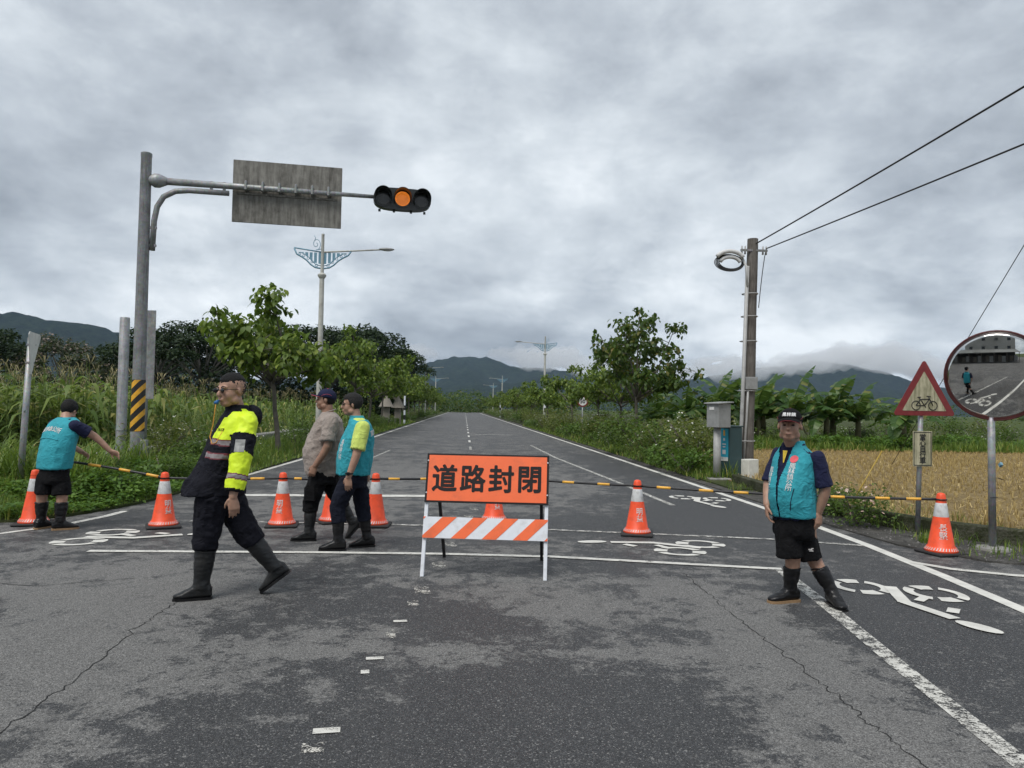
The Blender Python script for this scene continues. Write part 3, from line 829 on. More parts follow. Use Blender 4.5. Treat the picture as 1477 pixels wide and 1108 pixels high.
for u, z, sz in ((.10, -1.0, (.30, .05, .05)), (.10, -1.38, (.30, .05, .05)), (1.30, -.06, (.05, .05, .26)), (1.56, -.06, (.05, .05, .26))):
    k = MB(); k.box(arm(u, z), sz); k.build('brace_clamp', 'dull_steel', ts)
slv = MB(); slv.lathe([(.1365, .97), (.137, .98), (.1325, 2.03), (.132, 2.04)], n=24); sleeve = slv.build('warning_sleeve', 'bar_black', ts, 40)
for i in range(5):
    k = MB(); n = 24; vs = []
    for q in range(n + 1):
        a = 2 * math.pi * q / n
        zc = .90 + i * .272 + .15 * math.cos(a - .3)
        for z in (zc, zc + .125):
            z = min(max(z, .975), 2.035); r = .139 - (z - .97) * .0045
            vs.append((r * math.cos(a), r * math.sin(a), z))
    k.add(vs, [(2 * q, 2 * q + 2, 2 * q + 3, 2 * q + 1) for q in range(n)]); k.build('yellow_stripe', 'stripe_yellow', sleeve)
k = MB(); k.box((.17, -.06, .62), (.12, .14, .36), bev=.01); k.build('control_box', 'box_grey', ts)
# signal head: three round lenses side by side, seen from below
sh = MB(); HC = 5.32
Mh = Matrix.Translation(arm(HC + .02, -.02, .0)) @ frame((0, 0, 0), AD, (0, 0, 1))
def hd(u, v, w): return Mh @ Vector((u, v, w))            # w towards the camera
prof = []
for i in range(28):
    a = 2 * math.pi * i / 28; cu, su = math.cos(a), math.sin(a)
    prof.append((math.copysign(abs(cu) ** .55, cu) * .64, math.copysign(abs(su) ** .75, su) * .245))
sh.prism(prof, -.13, .06, M=Mh); head = sh.build('signal_head', 'signal_black', ts, 30)
for i, u in enumerate((-.43, 0, .43)):
    k = MB(); n = 20; rings = []
    for w, rr in ((.05, .200), (.075, .200), (.075, .170), (.06, .165)):
        rings.append([hd(u + rr * math.cos(2 * math.pi * q / n), rr * math.sin(2 * math.pi * q / n), w) for q in range(n)])
    k.loft(rings); k.build('lens_ring', 'signal_black', head, 30)
    k = MB(); k.loft([[hd(u + .166 * s_ * math.cos(2 * math.pi * q / n), .166 * s_ * math.sin(2 * math.pi * q / n), w) for q in range(n)] for w, s_ in ((.055, 1), (.066, .97), (.072, .6), (.074, .05))])
    k.build('lens', 'lens_dark', head, 40)
    # visor: open-bottomed hood, cut back at the sides
    k = MB(); vs = []; m = 22
    for q in range(m + 1):
        a = R(-35 + 250 * q / m); L = .26 * (0.35 + .65 * math.sin(max(0, min(math.pi, (a - R(-35)) / R(250) * math.pi))))
        for rr, ww in ((.185, .07), (.190, .07 + L), (.199, .07 + L), (.199, .07)):
            vs.append(hd(u + rr * math.cos(a), rr * math.sin(a), ww))
    fs = []
    for q in range(m):
        for j in range(4):
            fs.append((4 * q + j, 4 * q + (j + 1) % 4, 4 * q + 4 + (j + 1) % 4, 4 * q + 4 + j))
    k.add(vs, fs); k.build('visor', 'signal_black', head, 40)
    if i == 1:
        k = MB(); pts = [(0, 0)]
        for rg, cnt in ((.026, 6), (.052, 12), (.078, 18), (.104, 24), (.130, 30), (.154, 36)):
            pts += [(rg * math.cos(2 * math.pi * j / cnt), rg * math.sin(2 * math.pi * j / cnt)) for j in range(cnt)]
        for a_, b_ in pts:
            k.add([hd(u + a_ + .0085 * math.cos(2 * math.pi * q / 6), b_ + .0085 * math.sin(2 * math.pi * q / 6), .079) for q in range(6)], [tuple(range(6))])
        k.build('amber_light', 'amber_led', head)
for u in (-.5, -.18, .2, .5):
    k = MB(); k.box(hd(u, -.262, -.04), (.05, .05, .05)); k.build('hinge', 'signal_black', head)
# sign carried by the arm, seen from its back
gs = empty('direction_sign', tuple(arm(2.85) + Vector((-6.74, 15.9, -AZ)) + Vector((0, 0, 0)))); tag(gs, 'grime streaked back of a large direction sign on the signal arm', 'sign')
gs.location = (arm(2.86) + Vector((-6.74, 15.9, 0))); o0 = arm(2.86)
k = MB(); k.box((0, 0, 0), (2.30, .02, 1.36), rot=Matrix.Rotation(R(8), 3, 'Z'), bev=.008); k.build('panel', 'sign_back', gs, loc=(.0 - AD.y * .12, AD.x * .12, -.06))
for i in range(6):
    u = -.86 + i * .345
    k = MB(); k.box((0, 0, 0), (.05, .20, .20), bev=.01, rot=Matrix.Rotation(R(8), 3, 'Z')); k.build('clamp', 'dull_steel', gs, loc=AD * u + Vector((-AD.y * .02, AD.x * .02, .03)))
k = MB()
for z in (-.18, .16): k.box((-AD.y * .10, AD.x * .10, z * .5 - .02), (2.1, .03, .04), rot=Matrix.Rotation(R(8), 3, 'Z'))
k.build('rail', 'sign_back', gs)

# other posts on the left verge
p = empty('steel_post', (-8.13, 18.3, 0)); tag(p, 'plain galvanised steel post left of the signal mast', 'post')
k = MB(); k.lathe([(.118, 0), (.112, 3.58), (.10, 3.60)], n=20); k.build('pole', 'galvanised_steel', p, 40)
k = MB(); k.tube([(.118 * math.cos(a), .118 * math.sin(a), .9) for a in np.linspace(0, 2 * math.pi, 17)[:-1]], .01, 6, closed=True); k.build('band', 'dull_steel', p, True)
p = empty('sign_board', (-7.06, 17.0, 0)); tag(p, 'tall narrow grey sign seen from behind, right behind the signal mast', 'sign')
k = MB(); k.box((0, 0, 2.64), (.36, .012, 1.98), bev=.004); k.build('panel', 'dull_steel', p)
k = MB(); k.tube([(0, .05, 0), (0, .05, 3.6)], .04, 12); k.build('pole', 'galvanised_steel', p, True)
k = MB()
for z in (1.95, 3.3): k.box((0, .03, z), (.3, .05, .04))
k.build('bracket', 'dull_steel', p)
p = empty('give_way_sign', (-7.28, 12.8, 0)); tag(p, 'leaning sign post with a pale sign seen edge-on in the tall grass', 'sign')
k = MB(); k.tube([(0, 0, 0), (.035, 0, 1.0), (.09, 0, 2.62)], [.05, .05, .046], 14); k.build('pole', 'galvanised_steel', p, True)
k = MB(); Ms = frame((.165, -.06, 2.37), (-.27, .96, .0), (.06, 0, 1))
k.prism([(-.36, .27), (-.31, .32), (.31, .32), (.36, .27), (.04, -.36), (-.04, -.36)], -.004, .004, M=Ms); k.build('panel', 'sign_white', p)
k = MB(); k.box((.10, 0, 2.5), (.10, .10, .03)); k.box((.085, 0, 2.2), (.10, .10, .03)); k.build('bracket', 'dull_steel', p)
k = MB(); k.tube([(.055, .0, 1.40), (.055, -.06, 1.41)], .02, 8); k.build('bolt', 'dull_steel', p)

# ------------------------------------------------------------------ street lamps with blue fretwork wings
def make_lamp():
    e = empty('street_lamp', (0, 0, 0))
    k = MB(); k.lathe([(.11, 0), (.105, .4), (.090, 6.3), (.085, 6.38)], n=16); k.build('pole', 'lamp_white', e, 40)
    k = MB(); k.lathe([(.09, 6.30), (.16, 6.40), (.16, 6.45), (.10, 6.50), (.065, 6.52), (.055, 7.93), (.062, 7.95), (.05, 7.99)], n=16); k.build('upper_pole', 'lamp_white', e, 40)
    k = MB()
    k.tube([(0, 0, 7.30), (2.15, 0, 7.46)], [.034, .028], 8); k.build('lamp_arm', 'lamp_white', e, True)
    k = MB(); k.ell((2.10 + .27, 0, 7.48), (.30, .10, .062), 14, 8); hl = k.build('lamp_housing', 'box_grey', e, True)
    k = MB(); k.ell((2.40, 0, 7.455), (.20, .07, .05), 12, 6); k.build('lamp_glass', 'reflective_white', hl, True)
    def wing(sg, L):
        k = MB(); top = [(0, 0), (sg * L, .10 if sg < 0 else .09)]
        k.tube([(sg * .03, 0, 7.30), (sg * L, 0, 7.30 + (.14 if sg < 0 else .07))], .026, 8)
        lower = [(sg * L, 7.30 + (.12 if sg < 0 else .05)), (sg * L * .90, 7.20), (sg * L * .72, 7.10), (sg * L * .55, 6.98), (sg * L * .40, 6.82), (sg * L * .25, 6.72), (sg * .03, 6.68)]
        k.tube([(x, 0, z) for x, z in lower], .030, 8)
        k.tube([(x * .84, 0, min(z + .10, 7.27)) for x, z in lower], .018, 6)
        k.build('wing_frame', 'lamp_blue', e, True)
        k = MB(); ins = [(sg * .05, 7.28), (sg * L * .80, 7.28), (sg * L * .62, 7.18), (sg * L * .44, 7.03), (sg * L * .30, 6.90), (sg * .05, 6.84)]
        for a in range(5):          # slats of the fretwork, with gaps
            u0, u1 = .04 + a * .155, .04 + a * .155 + .10
            x0, x1 = sg * L * u0, sg * L * u1
            def lo(u): return np.interp(u, [0, .3, .44, .62, .8], [6.84, 6.90, 7.03, 7.18, 7.28])
            k.add([(x0, 0.008, lo(u0)), (x1, .008, lo(u1)), (x1, .008, 7.28), (x0, .008, 7.28), (x0, -.008, lo(u0)), (x1, -.008, lo(u1)), (x1, -.008, 7.28), (x0, -.008, 7.28)],
                  [(0, 1, 2, 3), (7, 6, 5, 4), (0, 4, 5, 1), (1, 5, 6, 2), (2, 6, 7, 3), (3, 7, 4, 0)])
        k.build('fretwork', 'lamp_blue', e)
        k = MB()
        for u, z, r in ((.20, 6.80, .05), (.36, 6.93, .045), (.50, 7.06, .045), (.66, 7.15, .04), (.80, 7.21, .035)):
            k.tube([(sg * L * u + r * math.cos(a), 0, z + r * math.sin(a)) for a in np.linspace(0, 2 * math.pi, 13)[:-1]], .012, 6, closed=True)
        k.build('ring_ornament', 'lamp_blue', e, True)
    wing(-1, 1.05); wing(1, 1.05)
    k = MB(); pts = []
    for i in range(26):
        a = i * .36; r = .17 - .0058 * i
        pts.append((-.24 + r * math.cos(a - 1.2), 0, 7.60 + r * math.sin(a - 1.2) * 1.35))
    k.tube(pts, .012, 6); k.tube([(-.05, 0, 7.42), (-.14, 0, 7.40), (-.24, 0, 7.38)], .014, 6); k.tube([(-.30, 0, 7.72), (-.27, 0, 7.84), (-.33, 0, 7.92)], .011, 6)
    k.build('scroll', 'lamp_blue', e, True)
    return e
lamp = make_lamp()
LS = [(-5.36, 28.0, 0, 'white street lamp with blue wings standing closest behind the signal mast'), (7.12, 65, 180, 'white street lamp with blue wings behind the speed limit sign'),
      (-5.6, 110, 0, 'distant street lamp rising out of the left tree row'), (7.6, 146, 180, 'distant street lamp over the shrubs of the right verge'), (-5.6, 150, 0, 'far street lamp at the end of the left tree row'),
      (7.6, 190, 180, 'farthest street lamp on the right verge, in line with the road end')]
for i, (x, y, a, lb) in enumerate(LS):
    o = lamp if i == 0 else copy_tree(lamp)
    o.location = (x, y, 0); o.rotation_euler = (0, 0, R(a)); tag(o, lb, 'street lamp', 'street lamps with blue wings')
for x, y, lb in ((7.08, 64.0, 'black and white striped post at the foot of the right street lamp'), (-5.15, 66, 'black and white striped post on the left verge near the thatched hides'), (5.9, 118, 'small striped post far down the right verge')):
    e = empty('delineator_post', (x, y, 0)); tag(e, lb, 'post', 'striped posts on the verges')
    for i in range(6):
        k = MB(); k.lathe([(.085, i * .42), (.085, i * .42 + .418)], n=12); k.build('post_segment', 'frame_white' if i % 2 == 0 or i > 4 else 'bar_black', e, 40)

# ------------------------------------------------------------------ signs and mirror on the right
p = empty('bicycle_sign', (5.99, 9.36, 0)); tag(p, 'red triangular bicycle warning sign with a plate below on a post', 'sign')
k = MB(); k.tube([(-.03, .03, 0), (.03, .03, 2.1)], .031, 14); k.build('pole', 'galvanised_steel', p, True)
def rtri(s, r):
    P = []
    C = [(0, .5774 * s * 2 / 2 * 1.0), (-.5 * s, -.2887 * s), (.5 * s, -.2887 * s)]
    for j, (cx, cy) in enumerate(C):
        l_ = math.hypot(cx, cy); ux, uy = cx / l_, cy / l_; a0 = math.atan2(uy, ux)
        for i in range(7):
            a = a0 - R(60) + R(120) * i / 6
            P.append((cx - ux * 2 * r + r * math.cos(a), cy - uy * 2 * r + r * math.sin(a)))
    return P
MT = frame((.035, -.012, 1.828), (1, 0, .0), (0, 0, 1))
# frame() gives Z = X x Y = -Y world, which faces the camera
k = MB(); k.prism(rtri(.86, .03), 0, .004, M=MT); tri = k.build('sign_plate', 'sign_red', p)
k = MB(); k.prism(rtri(.60, .008), .004, .0065, M=MT @ Matrix.Translation((0, -.012, 0))); k.build('sign_face', 'sign_dirty_cream', p)
k = MB(); Mb = MT @ Matrix.Translation((0, -.085, .009)); bw = lambda x, y: Mb @ Vector((x, y, 0))
for cx in (-.115, .115):
    k.tube([bw(cx + .058 * math.cos(a), -.03 + .058 * math.sin(a)) for a in np.linspace(0, 2 * math.pi, 25)[:-1]], .0052, 6, closed=True)
for a_, b_ in (((-.115, -.03), (-.055, .05)), ((-.055, .05), (.065, .055)), ((-.055, .05), (.0, -.03)), ((.0, -.03), (.065, .055)), ((-.115, -.03), (.0, -.03)), ((.055, .085), (.115, -.03)),
               ((.03, .092), (.085, .088)), ((-.065, .05), (-.07, .075)), ((-.095, .078), (-.05, .078)), ((.0, -.03), (.018, -.055)), ((-.018, -.005), (.0, -.03))):
    k.tube([bw(*a_), bw(*b_)], .0056, 6)
k.build('bicycle_symbol', 'sign_black', p, True)
k = MB(); k.box((.012, -.012, 1.147), (.262, .006, .462), bev=.002); k.build('text_plate', 'sign_dirty_cream', p)
k = MB()
for x, z, w, h in ((0, .215, .238, .008), (0, -.215, .238, .008), (-.115, 0, .008, .438), (.115, 0, .008, .438)): k.box((.012 + x, -.0165, 1.147 + z), (w, .003, h))
k.build('plate_border', 'sign_black', p)
me = text_mesh('當\n心\n自\n行\n車', .092, .0015, line=.83)
o = link('lettering', me, 'sign_black', p); o.matrix_local = frame((.012, -.0175, 1.147), (1, 0, 0), (0, 0, 1))
k = MB(); k.box((0, .012, 1.30), (.12, .04, .03)); k.box((0, .012, 1.0), (.12, .04, .03)); k.box((.03, .012, 1.75), (.14, .04, .03)); k.build('bracket', 'dull_steel', p)

p = empty('traffic_mirror', (6.235, 8.30, 0)); tag(p, 'round convex traffic mirror with a dark red rim on a steel post', 'mirror')
k = MB(); k.tube([(.018, .10, 0), (0, .10, 2.05)], .040, 16); k.build('pole', 'galvanised_steel', p, True)
k = MB(); k.tube([(.055, -.005, 1.02), (.03, -.001, 1.025)], .03, 4); k.build('sticker', 'lamp_blue', p)
fd = Vector((-.60, -.80, -.15)).normalized()            # faces the junction
FM = frame((0, .0, 2.06), (-fd.y, fd.x, 0), (0, 0, 1)); FM = Matrix.Translation((-.02, -.02, 2.06)) @ (fd.to_track_quat('Z', 'Y').to_matrix().to_4x4())
k = MB(); n = 48; rm = .515; Rs = 2.3; rings = []
for i in range(13):
    r = rm * (1 - i / 12.0) + 1e-4
    rings.append([FM @ Vector((r * math.cos(2 * math.pi * q / n), r * math.sin(2 * math.pi * q / n), math.sqrt(Rs * Rs - r * r) - math.sqrt(Rs * Rs - rm * rm))) for q in range(n)])
k.loft(rings); k.build('mirror_face', 'mirror_glass', p, True)
k = MB(); k.tube([FM @ Vector((.524 * math.cos(2 * math.pi * q / n), .524 * math.sin(2 * math.pi * q / n), -.012)) for q in range(n)], .012, 10, closed=True); k.build('rim', 'rim_orange', p, True)
k = MB(); rings = [[FM @ Vector((r * math.cos(2 * math.pi * q / n), r * math.sin(2 * math.pi * q / n), z)) for q in range(n)] for r, z in ((.522, -.02), (.50, -.06), (.2, -.09), (.02, -.095))]
k.loft(rings); k.build('back_shell', 'rim_orange', p, True)
k = MB(); k.box((.01, .06, 2.06), (.10, .10, .30)); k.build('bracket', 'dull_steel', p)
k = MB(); k.tube([(.0, .10, .86), (.06, .06, .862), (.16, .10, .835)], .004, 5); k.tube([(-.04, .06, .63), (.05, .055, .635), (.07, .09, .63)], .004, 5); k.build('wire_tie', 'wire_black', p)
k = MB(); k.lathe([(.20, 0.0), (.19, .035), (.06, .05)], n=10); k.build('footing', 'concrete', p, loc=(.018, .10, .01))

p = empty('speed_limit_sign', (6.80, 42, 0)); tag(p, 'small round 50 speed limit sign among the right verge shrubs', 'sign')
k = MB(); k.tube([(0, .03, 0), (0, .03, 2.3)], .035, 10); k.build('pole', 'galvanised_steel', p, True)
MS = frame((0, -.012, 2.05), (1, 0, 0), (0, 0, 1)); circ = lambda r, n=28: [(r * math.cos(2 * math.pi * i / n), r * math.sin(2 * math.pi * i / n)) for i in range(n)]
k = MB(); k.prism(circ(.31), 0, .006, M=MS); k.build('sign_plate', 'sign_red', p)
k = MB(); k.prism(circ(.235), .006, .010, M=MS); k.build('sign_face', 'sign_white', p)
o = link('lettering', text_mesh('50', .30, .010), 'sign_black', p); o.matrix_local = MS @ Matrix.Translation((0, 0, .014))

# ------------------------------------------------------------------ utility pole, cabinets, wires
p = empty('utility_pole', (6.80, 17.5, 0)); tag(p, 'weathered utility pole with a white cable coil near its top', 'utility pole')
k = MB(); rings = []
for i in range(15):
    z = 5.80 * i / 14; r = .185 - .060 * i / 14
    rings.append([Vector((.15 * z / 5.8 + r * math.cos(2 * math.pi * q / 14) * (1 + .03 * math.sin(q * 3 + i)), r * math.sin(2 * math.pi * q / 14), z)) for q in range(14)])
k.loft(rings); k.build('pole', 'weathered_pole', p, 50)
def pl(x, z, y=0): return Vector((.15 * z / 5.8 + x, y, z))
for i, (r, y, x, z1) in enumerate(((.045, -.16, -.19, 5.1), (.026, -.20, -.09, 2.4))):
    k = MB(); k.tube([pl(x - .05, 0, y), pl(x, 1.4, y), pl(x + .02, z1, y)], r, 10); k.build('conduit', 'pipe_grey', p, True)
k = MB()
for z in (.9, 2.1, 3.3, 3.9, 4.45):
    rr = .185 - .06 * z / 5.8
    k.tube([pl((rr + .01 + (.07 if math.cos(a) < -.3 else 0)) * math.cos(a), z, (rr + .012 + (.06 if math.sin(a) < -.3 else 0)) * math.sin(a)) for a in np.linspace(0, 2 * math.pi, 17)[:-1]], .013, 6, closed=True)
k.build('strap', 'pipe_grey', p, True)
k = MB(); k.box(pl(.0, 2.28, -.19), (.28, .12, .30), bev=.01); k.build('junction_box', 'box_grey', p)
k = MB(); k.box(pl(0, 5.50, -.10), (.66, .045, .05)); k.build('cross_arm', 'dull_steel', p)
k = MB()
for x in (-.30, -.22, .22, .30): k.tube([pl(x, 5.40, -.10), pl(x, 5.60, -.10)], [.025, .018], 8)
k.build('insulator', 'pipe_grey', p, True)
k = MB()
for j in range(4):
    cx, cz = -.62 + .02 * j, 5.17 + .012 * j; pts = []
    for i in range(28):
        a = 2 * math.pi * i / 28
        pts.append(pl(cx + (.36 - .025 * j) * math.cos(a), cz + (.215 - .012 * j) * math.sin(a), -.15 + .03 * j + .06 * math.sin(a)))
    k.tube(pts, .014 if j else .011, 6, closed=True)
k.build('cable_coil', 'wire_black', p, True)
k = MB(); k.tube([pl(-.62 + .34 * math.cos(a), 5.22 + .22 * math.sin(a), -.20) for a in np.linspace(.35, 2.75, 12)], .052, 10); k.tube([pl(-.60 + .26 * math.cos(a), 5.13 + .18 * math.sin(a), -.16) for a in np.linspace(.3, 2.8, 12)], .045, 10)
k.build('coil_sleeve', 'coil_white', p, True)
k = MB(); k.tube([pl(-.30, 5.3, -.14), pl(-.22, 5.1, -.19), pl(-.17, 4.6, -.19)], .03, 8); k.build('riser_cable', 'coil_white', p, True)
top = Vector((6.97, 17.45, 5.75))
def wire(label, p0, p1, sag, r=.012):
    o0 = (Vector(p0) + Vector(p1)) / 2
    k = MB(); k.tube([q - o0 for q in bent(p0, p1, sag, 24)], r, 6); o = k.build('overhead_wire', 'wire_black', None, True, o0); tag(o, label, 'wire', 'overhead wires'); return o
wire('upper overhead wire leaving the very top of the utility pole', (6.98, 17.45, 5.66), (10.32, -10.0, 8.62), .22, .016)
wire('lower overhead wire leaving the utility pole cross arm', (7.24, 17.40, 5.55), (9.32, -10.0, 5.46), .12, .014)
wire('loose wire hanging from the cross arm back to the utility pole', (7.24, 17.42, 5.50), (7.04, 17.34, 4.1), -.12, .010)
wire('stay wire slanting down behind the traffic mirror', (9.80, 11.0, 6.01), (13.2, 22.1, .05), .0, .009)
def plain_pole(label, x, y, h):
    p = empty('utility_pole', (x, y, 0)); tag(p, label, 'utility pole')
    k = MB(); k.tube([(0, 0, 0), (0, 0, h)], [.18, .12], 14); k.build('pole', 'weathered_pole', p, True)
    k = MB(); k.box((0, -.12, h - .25), (.9, .05, .06)); k.build('cross_arm', 'dull_steel', p)
plain_pole('plain utility pole behind the viewer that takes the overhead wires', 10.3, -10.12, 8.75)
plain_pole('plain utility pole in the stubble field that holds the stay wire', 9.85, 10.95, 6.2)
k = MB(); k.box((-.5, -.0, 0), (1.1, .05, .06)); k.build('wire_bracket', 'dull_steel', bpy.data.objects['utility_pole.001'], loc=(0, .1, 5.43))

p = empty('meter_box', (5.80, 16.62, 0)); tag(p, 'grey metal meter box on a grey post beside the road', 'utility box')
k = MB(); k.tube([(0, 0, 0), (0, 0, 1.24)], .085, 12); k.build('post', 'pipe_grey', p, True)
RB = Matrix.Rotation(R(28), 3, 'Z')
k = MB(); k.box((.03, 0, 1.50), (.40, .36, .54), bev=.008, rot=RB); k.build('box', 'box_grey', p)
k = MB(); k.box((.03, 0, 1.79), (.50, .46, .03), bev=.006, rot=RB @ Matrix.Rotation(R(-4), 3, 'Y')); k.build('lid', 'box_grey', p)
k = MB(); k.box(Vector((.03, 0, 1.66)) + RB @ Vector((-.205, .02, 0)), (.006, .14, .07), rot=RB); k.build('label_plate', 'sign_white', p)
k = MB(); k.box((.03, 0, .04), (.5, .4, .1), bev=.02); k.build('footing', 'concrete', p)
p = empty('cable_cabinet', (6.22, 16.95, 0)); tag(p, 'dark green cable cabinet with a teal sign next to the utility pole', 'cabinet')
k = MB(); k.box((0, 0, .62), (.42, .36, 1.24), bev=.012, rot=RB); cb = k.build('cabinet_body', 'cabinet_green', p)
k = MB(); k.box((0, 0, 1.255), (.46, .40, .03), bev=.008, rot=RB); k.build('cabinet_roof', 'cabinet_green', p)
k = MB(); k.box((0, 0, .05), (.46, .40, .10), bev=.008, rot=RB); k.build('plinth', 'frame_black', p)
fr = RB @ Vector((-.213, 0, 0))
k = MB(); k.box(Vector((0, 0, .86)) + fr + RB @ Vector((0, -.02, 0)), (.006, .24, .68), rot=RB); k.build('teal_sign', 'sign_teal', p)
for z, h, w, m_ in ((1.10, .13, .05, 'bar_yellow'), (.95, .06, .05, 'white_print'), (.84, .03, .1, 'white_print'), (.78, .03, .08, 'white_print'), (.66, .10, .09, 'white_print'), (.50, .09, .23, 'sign_white')):
    k = MB(); k.box(Vector((0, 0, z)) + RB @ Vector((-.2185, -.02, 0)), (.005, w, h), rot=RB); k.build('sign_print', m_, p)
p = empty('white_box', (6.66, 16.86, 0)); tag(p, 'small cream utility box at the foot of the utility pole', 'utility box')
k = MB(); k.box((0, 0, .27), (.34, .24, .46), bev=.012, rot=RB); k.build('box', 'box_white', p)
k = MB(); k.box(Vector((0, 0, .27)) + RB @ Vector((-.173, 0, 0)), (.010, .20, .41), bev=.003, rot=RB); k.build('door', 'box_white', p)
k = MB(); k.box((0, 0, .02), (.30, .2, .06), rot=RB); k.build('foot', 'concrete', p)
k = MB(); k.tube([(-.27, 0, -.45), (.27, 0, .46)], .010, 8); o = k.build('stay_guard', 'guard_yellow', None, True, (5.80, 10.4, .60)); tag(o, 'thin yellow guard rod leaning over the field kerb', 'rod')

# thatched bird hides
for x, y, s, lb in ((-6.15, 60, 1.0, 'pointed thatched hide nearest the road among the left row of trees'), (-5.35, 61.5, .95, 'pointed thatched hide beside its twin, closer to the asphalt')):
    e = empty('thatched_hide', (x, y, 0)); e.scale = (s, s, s); tag(e, lb, 'hide', 'thatched hides')
    for a, b_ in ((-.22, -.2), (.22, -.2), (-.22, .2), (.22, .2)):
        k = MB(); k.tube([(a, b_, 0), (a, b_, 1.9)], .05, 8); k.build('post', 'thatch', e)
    k = MB(); k.lathe([(.62, 1.55), (.55, 1.62), (.30, 2.1), (.05, 2.55)], n=12); k.build('thatched_roof', 'thatch', e, 30)
    k = MB(); k.box((0, 0, 1.1), (.52, .48, .9)); k.build('wall', 'thatch', e)
# ------------------------------------------------------------------ people
def mat_skin(name, col):
    t = NT(name); c = t.coords()
    f = t.noise(18, 5, 0.6, c)
    b = t.bsdf(Base_Color=t.ramp(f, [(0.3, tuple(x * .82 for x in col)), (0.7, tuple(min(1, x * 1.1) for x in col))]), Roughness=0.52, Subsurface_Weight=0.12, Subsurface_Radius=(0.02, 0.008, 0.004))
    return t.done(b)
mat_skin('skin', (0.40, 0.235, 0.165)); mat_skin('skin_tan', (0.31, 0.175, 0.118)); mat_skin('lips', (0.26, 0.11, 0.09))
m_plain('hair_black', (0.007, 0.0065, 0.0065), 0.6, var=0.5, scale=80, bump=1.0, bscale=210, spec=.3)
m_plain('hair_grey', (0.019, 0.018, 0.0175), 0.65, var=0.7, scale=90, bump=1.0, bscale=210, spec=.3)
m_plain('rubber_black', (0.008, 0.008, 0.009), 0.38, var=0.25, scale=10, dirt=((0.03, 0.029, 0.027), 0.5), dscale=6, spec=.35)
m_plain('rubber_grey', (0.014, 0.015, 0.016), 0.42, var=0.3, scale=10, dirt=((0.05, 0.049, 0.047), 0.5), dscale=6, spec=.35)
m_plain('sole_tan', (0.30, 0.19, 0.10), 0.7)
m_plain('eye_white', (0.45, 0.42, 0.40), 0.3); m_plain('eye_dark', (0.01, 0.008, 0.007), 0.25); m_plain('glass_black', (0.006, 0.006, 0.007), 0.12)
m_plain('whistle_blue', (0.01, 0.10, 0.28), 0.35); m_plain('cord_orange', (0.62, 0.30, 0.05), 0.7)
m_cloth('vest_teal', (0.035, 0.320, 0.385), 0.75, sheen=.03); m_cloth('navy_cloth', (0.011, 0.014, 0.045), 0.85, sheen=.03); m_cloth('black_cloth', (0.0045, 0.0045, 0.0055), 0.9, sheen=0)
m_cloth('police_navy', (0.006, 0.0065, 0.012), 0.85, sheen=0); m_cloth('beige_cloth', (0.30, 0.255, 0.225), 0.9); m_cloth('lime_cloth', (0.58, 0.70, 0.16), 0.85)
m_cloth('jean_navy', (0.0065, 0.0085, 0.018), 0.88, sheen=0); m_cloth('green_cloth', (0.10, 0.26, 0.19), 0.85); m_cloth('yellow_cloth', (0.70, 0.50, 0.06), .85)
m_plain('hi_vis_yellow', (0.66, 0.86, 0.02), 0.6, var=0.06, scale=6, bump=.25, bscale=30); m_plain('reflective_grey', (0.25, 0.22, 0.225), 0.35, var=.15, scale=40); m_plain('tape_maroon', (0.16, 0.03, 0.04), 0.6)
m_plain('cap_pink', (0.70, 0.10, 0.12), 0.7); m_plain('cap_red', (0.20, 0.025, 0.03), 0.7); m_plain('cap_white', (0.75, 0.75, 0.75), 0.7)

def to_obj_mesh(mb, voxel, smooth=4, fac=.5):
    me = mb.mesh('tmp'); ob = bpy.data.objects.new('tmp', me); COL.objects.link(ob)
    r = ob.modifiers.new('r', 'REMESH'); r.mode = 'VOXEL'; r.voxel_size = voxel; r.use_smooth_shade = True
    if smooth:
        s = ob.modifiers.new('s', 'SMOOTH'); s.factor = fac; s.iterations = smooth
    out = bpy.data.meshes.new_from_object(ob.evaluated_get(bpy.context.evaluated_depsgraph_get()))
    bpy.data.objects.remove(ob); bpy.data.meshes.remove(me)
    return out
def verts_np(me):
    a = np.zeros(len(me.vertices) * 3); me.vertices.foreach_get('co', a); return a.reshape(-1, 3)
def wrinkle(me, folds, seed=0):
    """push the cloth in and out: folds = [(amp, (sx, sy, sz), lo z, hi z)]"""
    a = verts_np(me); n = np.zeros_like(a).ravel(); me.vertices.foreach_get('normal', n); n = n.reshape(-1, 3)
    d = np.zeros(len(a))
    for j, (amp, sc, z0, z1) in enumerate(folds):
        for i, p in enumerate(a):
            if p[2] < z0 - .1 or p[2] > z1 + .1: continue
            w = min(1, (p[2] - z0 + .1) / .1, (z1 + .1 - p[2]) / .1)
            q = (p[0] * sc[0] + seed, p[1] * sc[1] + seed * 2, p[2] * sc[2])
            v = noise.noise(q); v2 = noise.noise((q[0] * 2.1 + v, q[1] * 2.1, q[2] * 2.1 + 9))
            d[i] += amp * w * (1.5 * (.35 - abs(v)) + .9 * (.3 - abs(v2)))*1.35
    a += n * d[:, None]; me.vertices.foreach_set('co', a.ravel()); me.update()

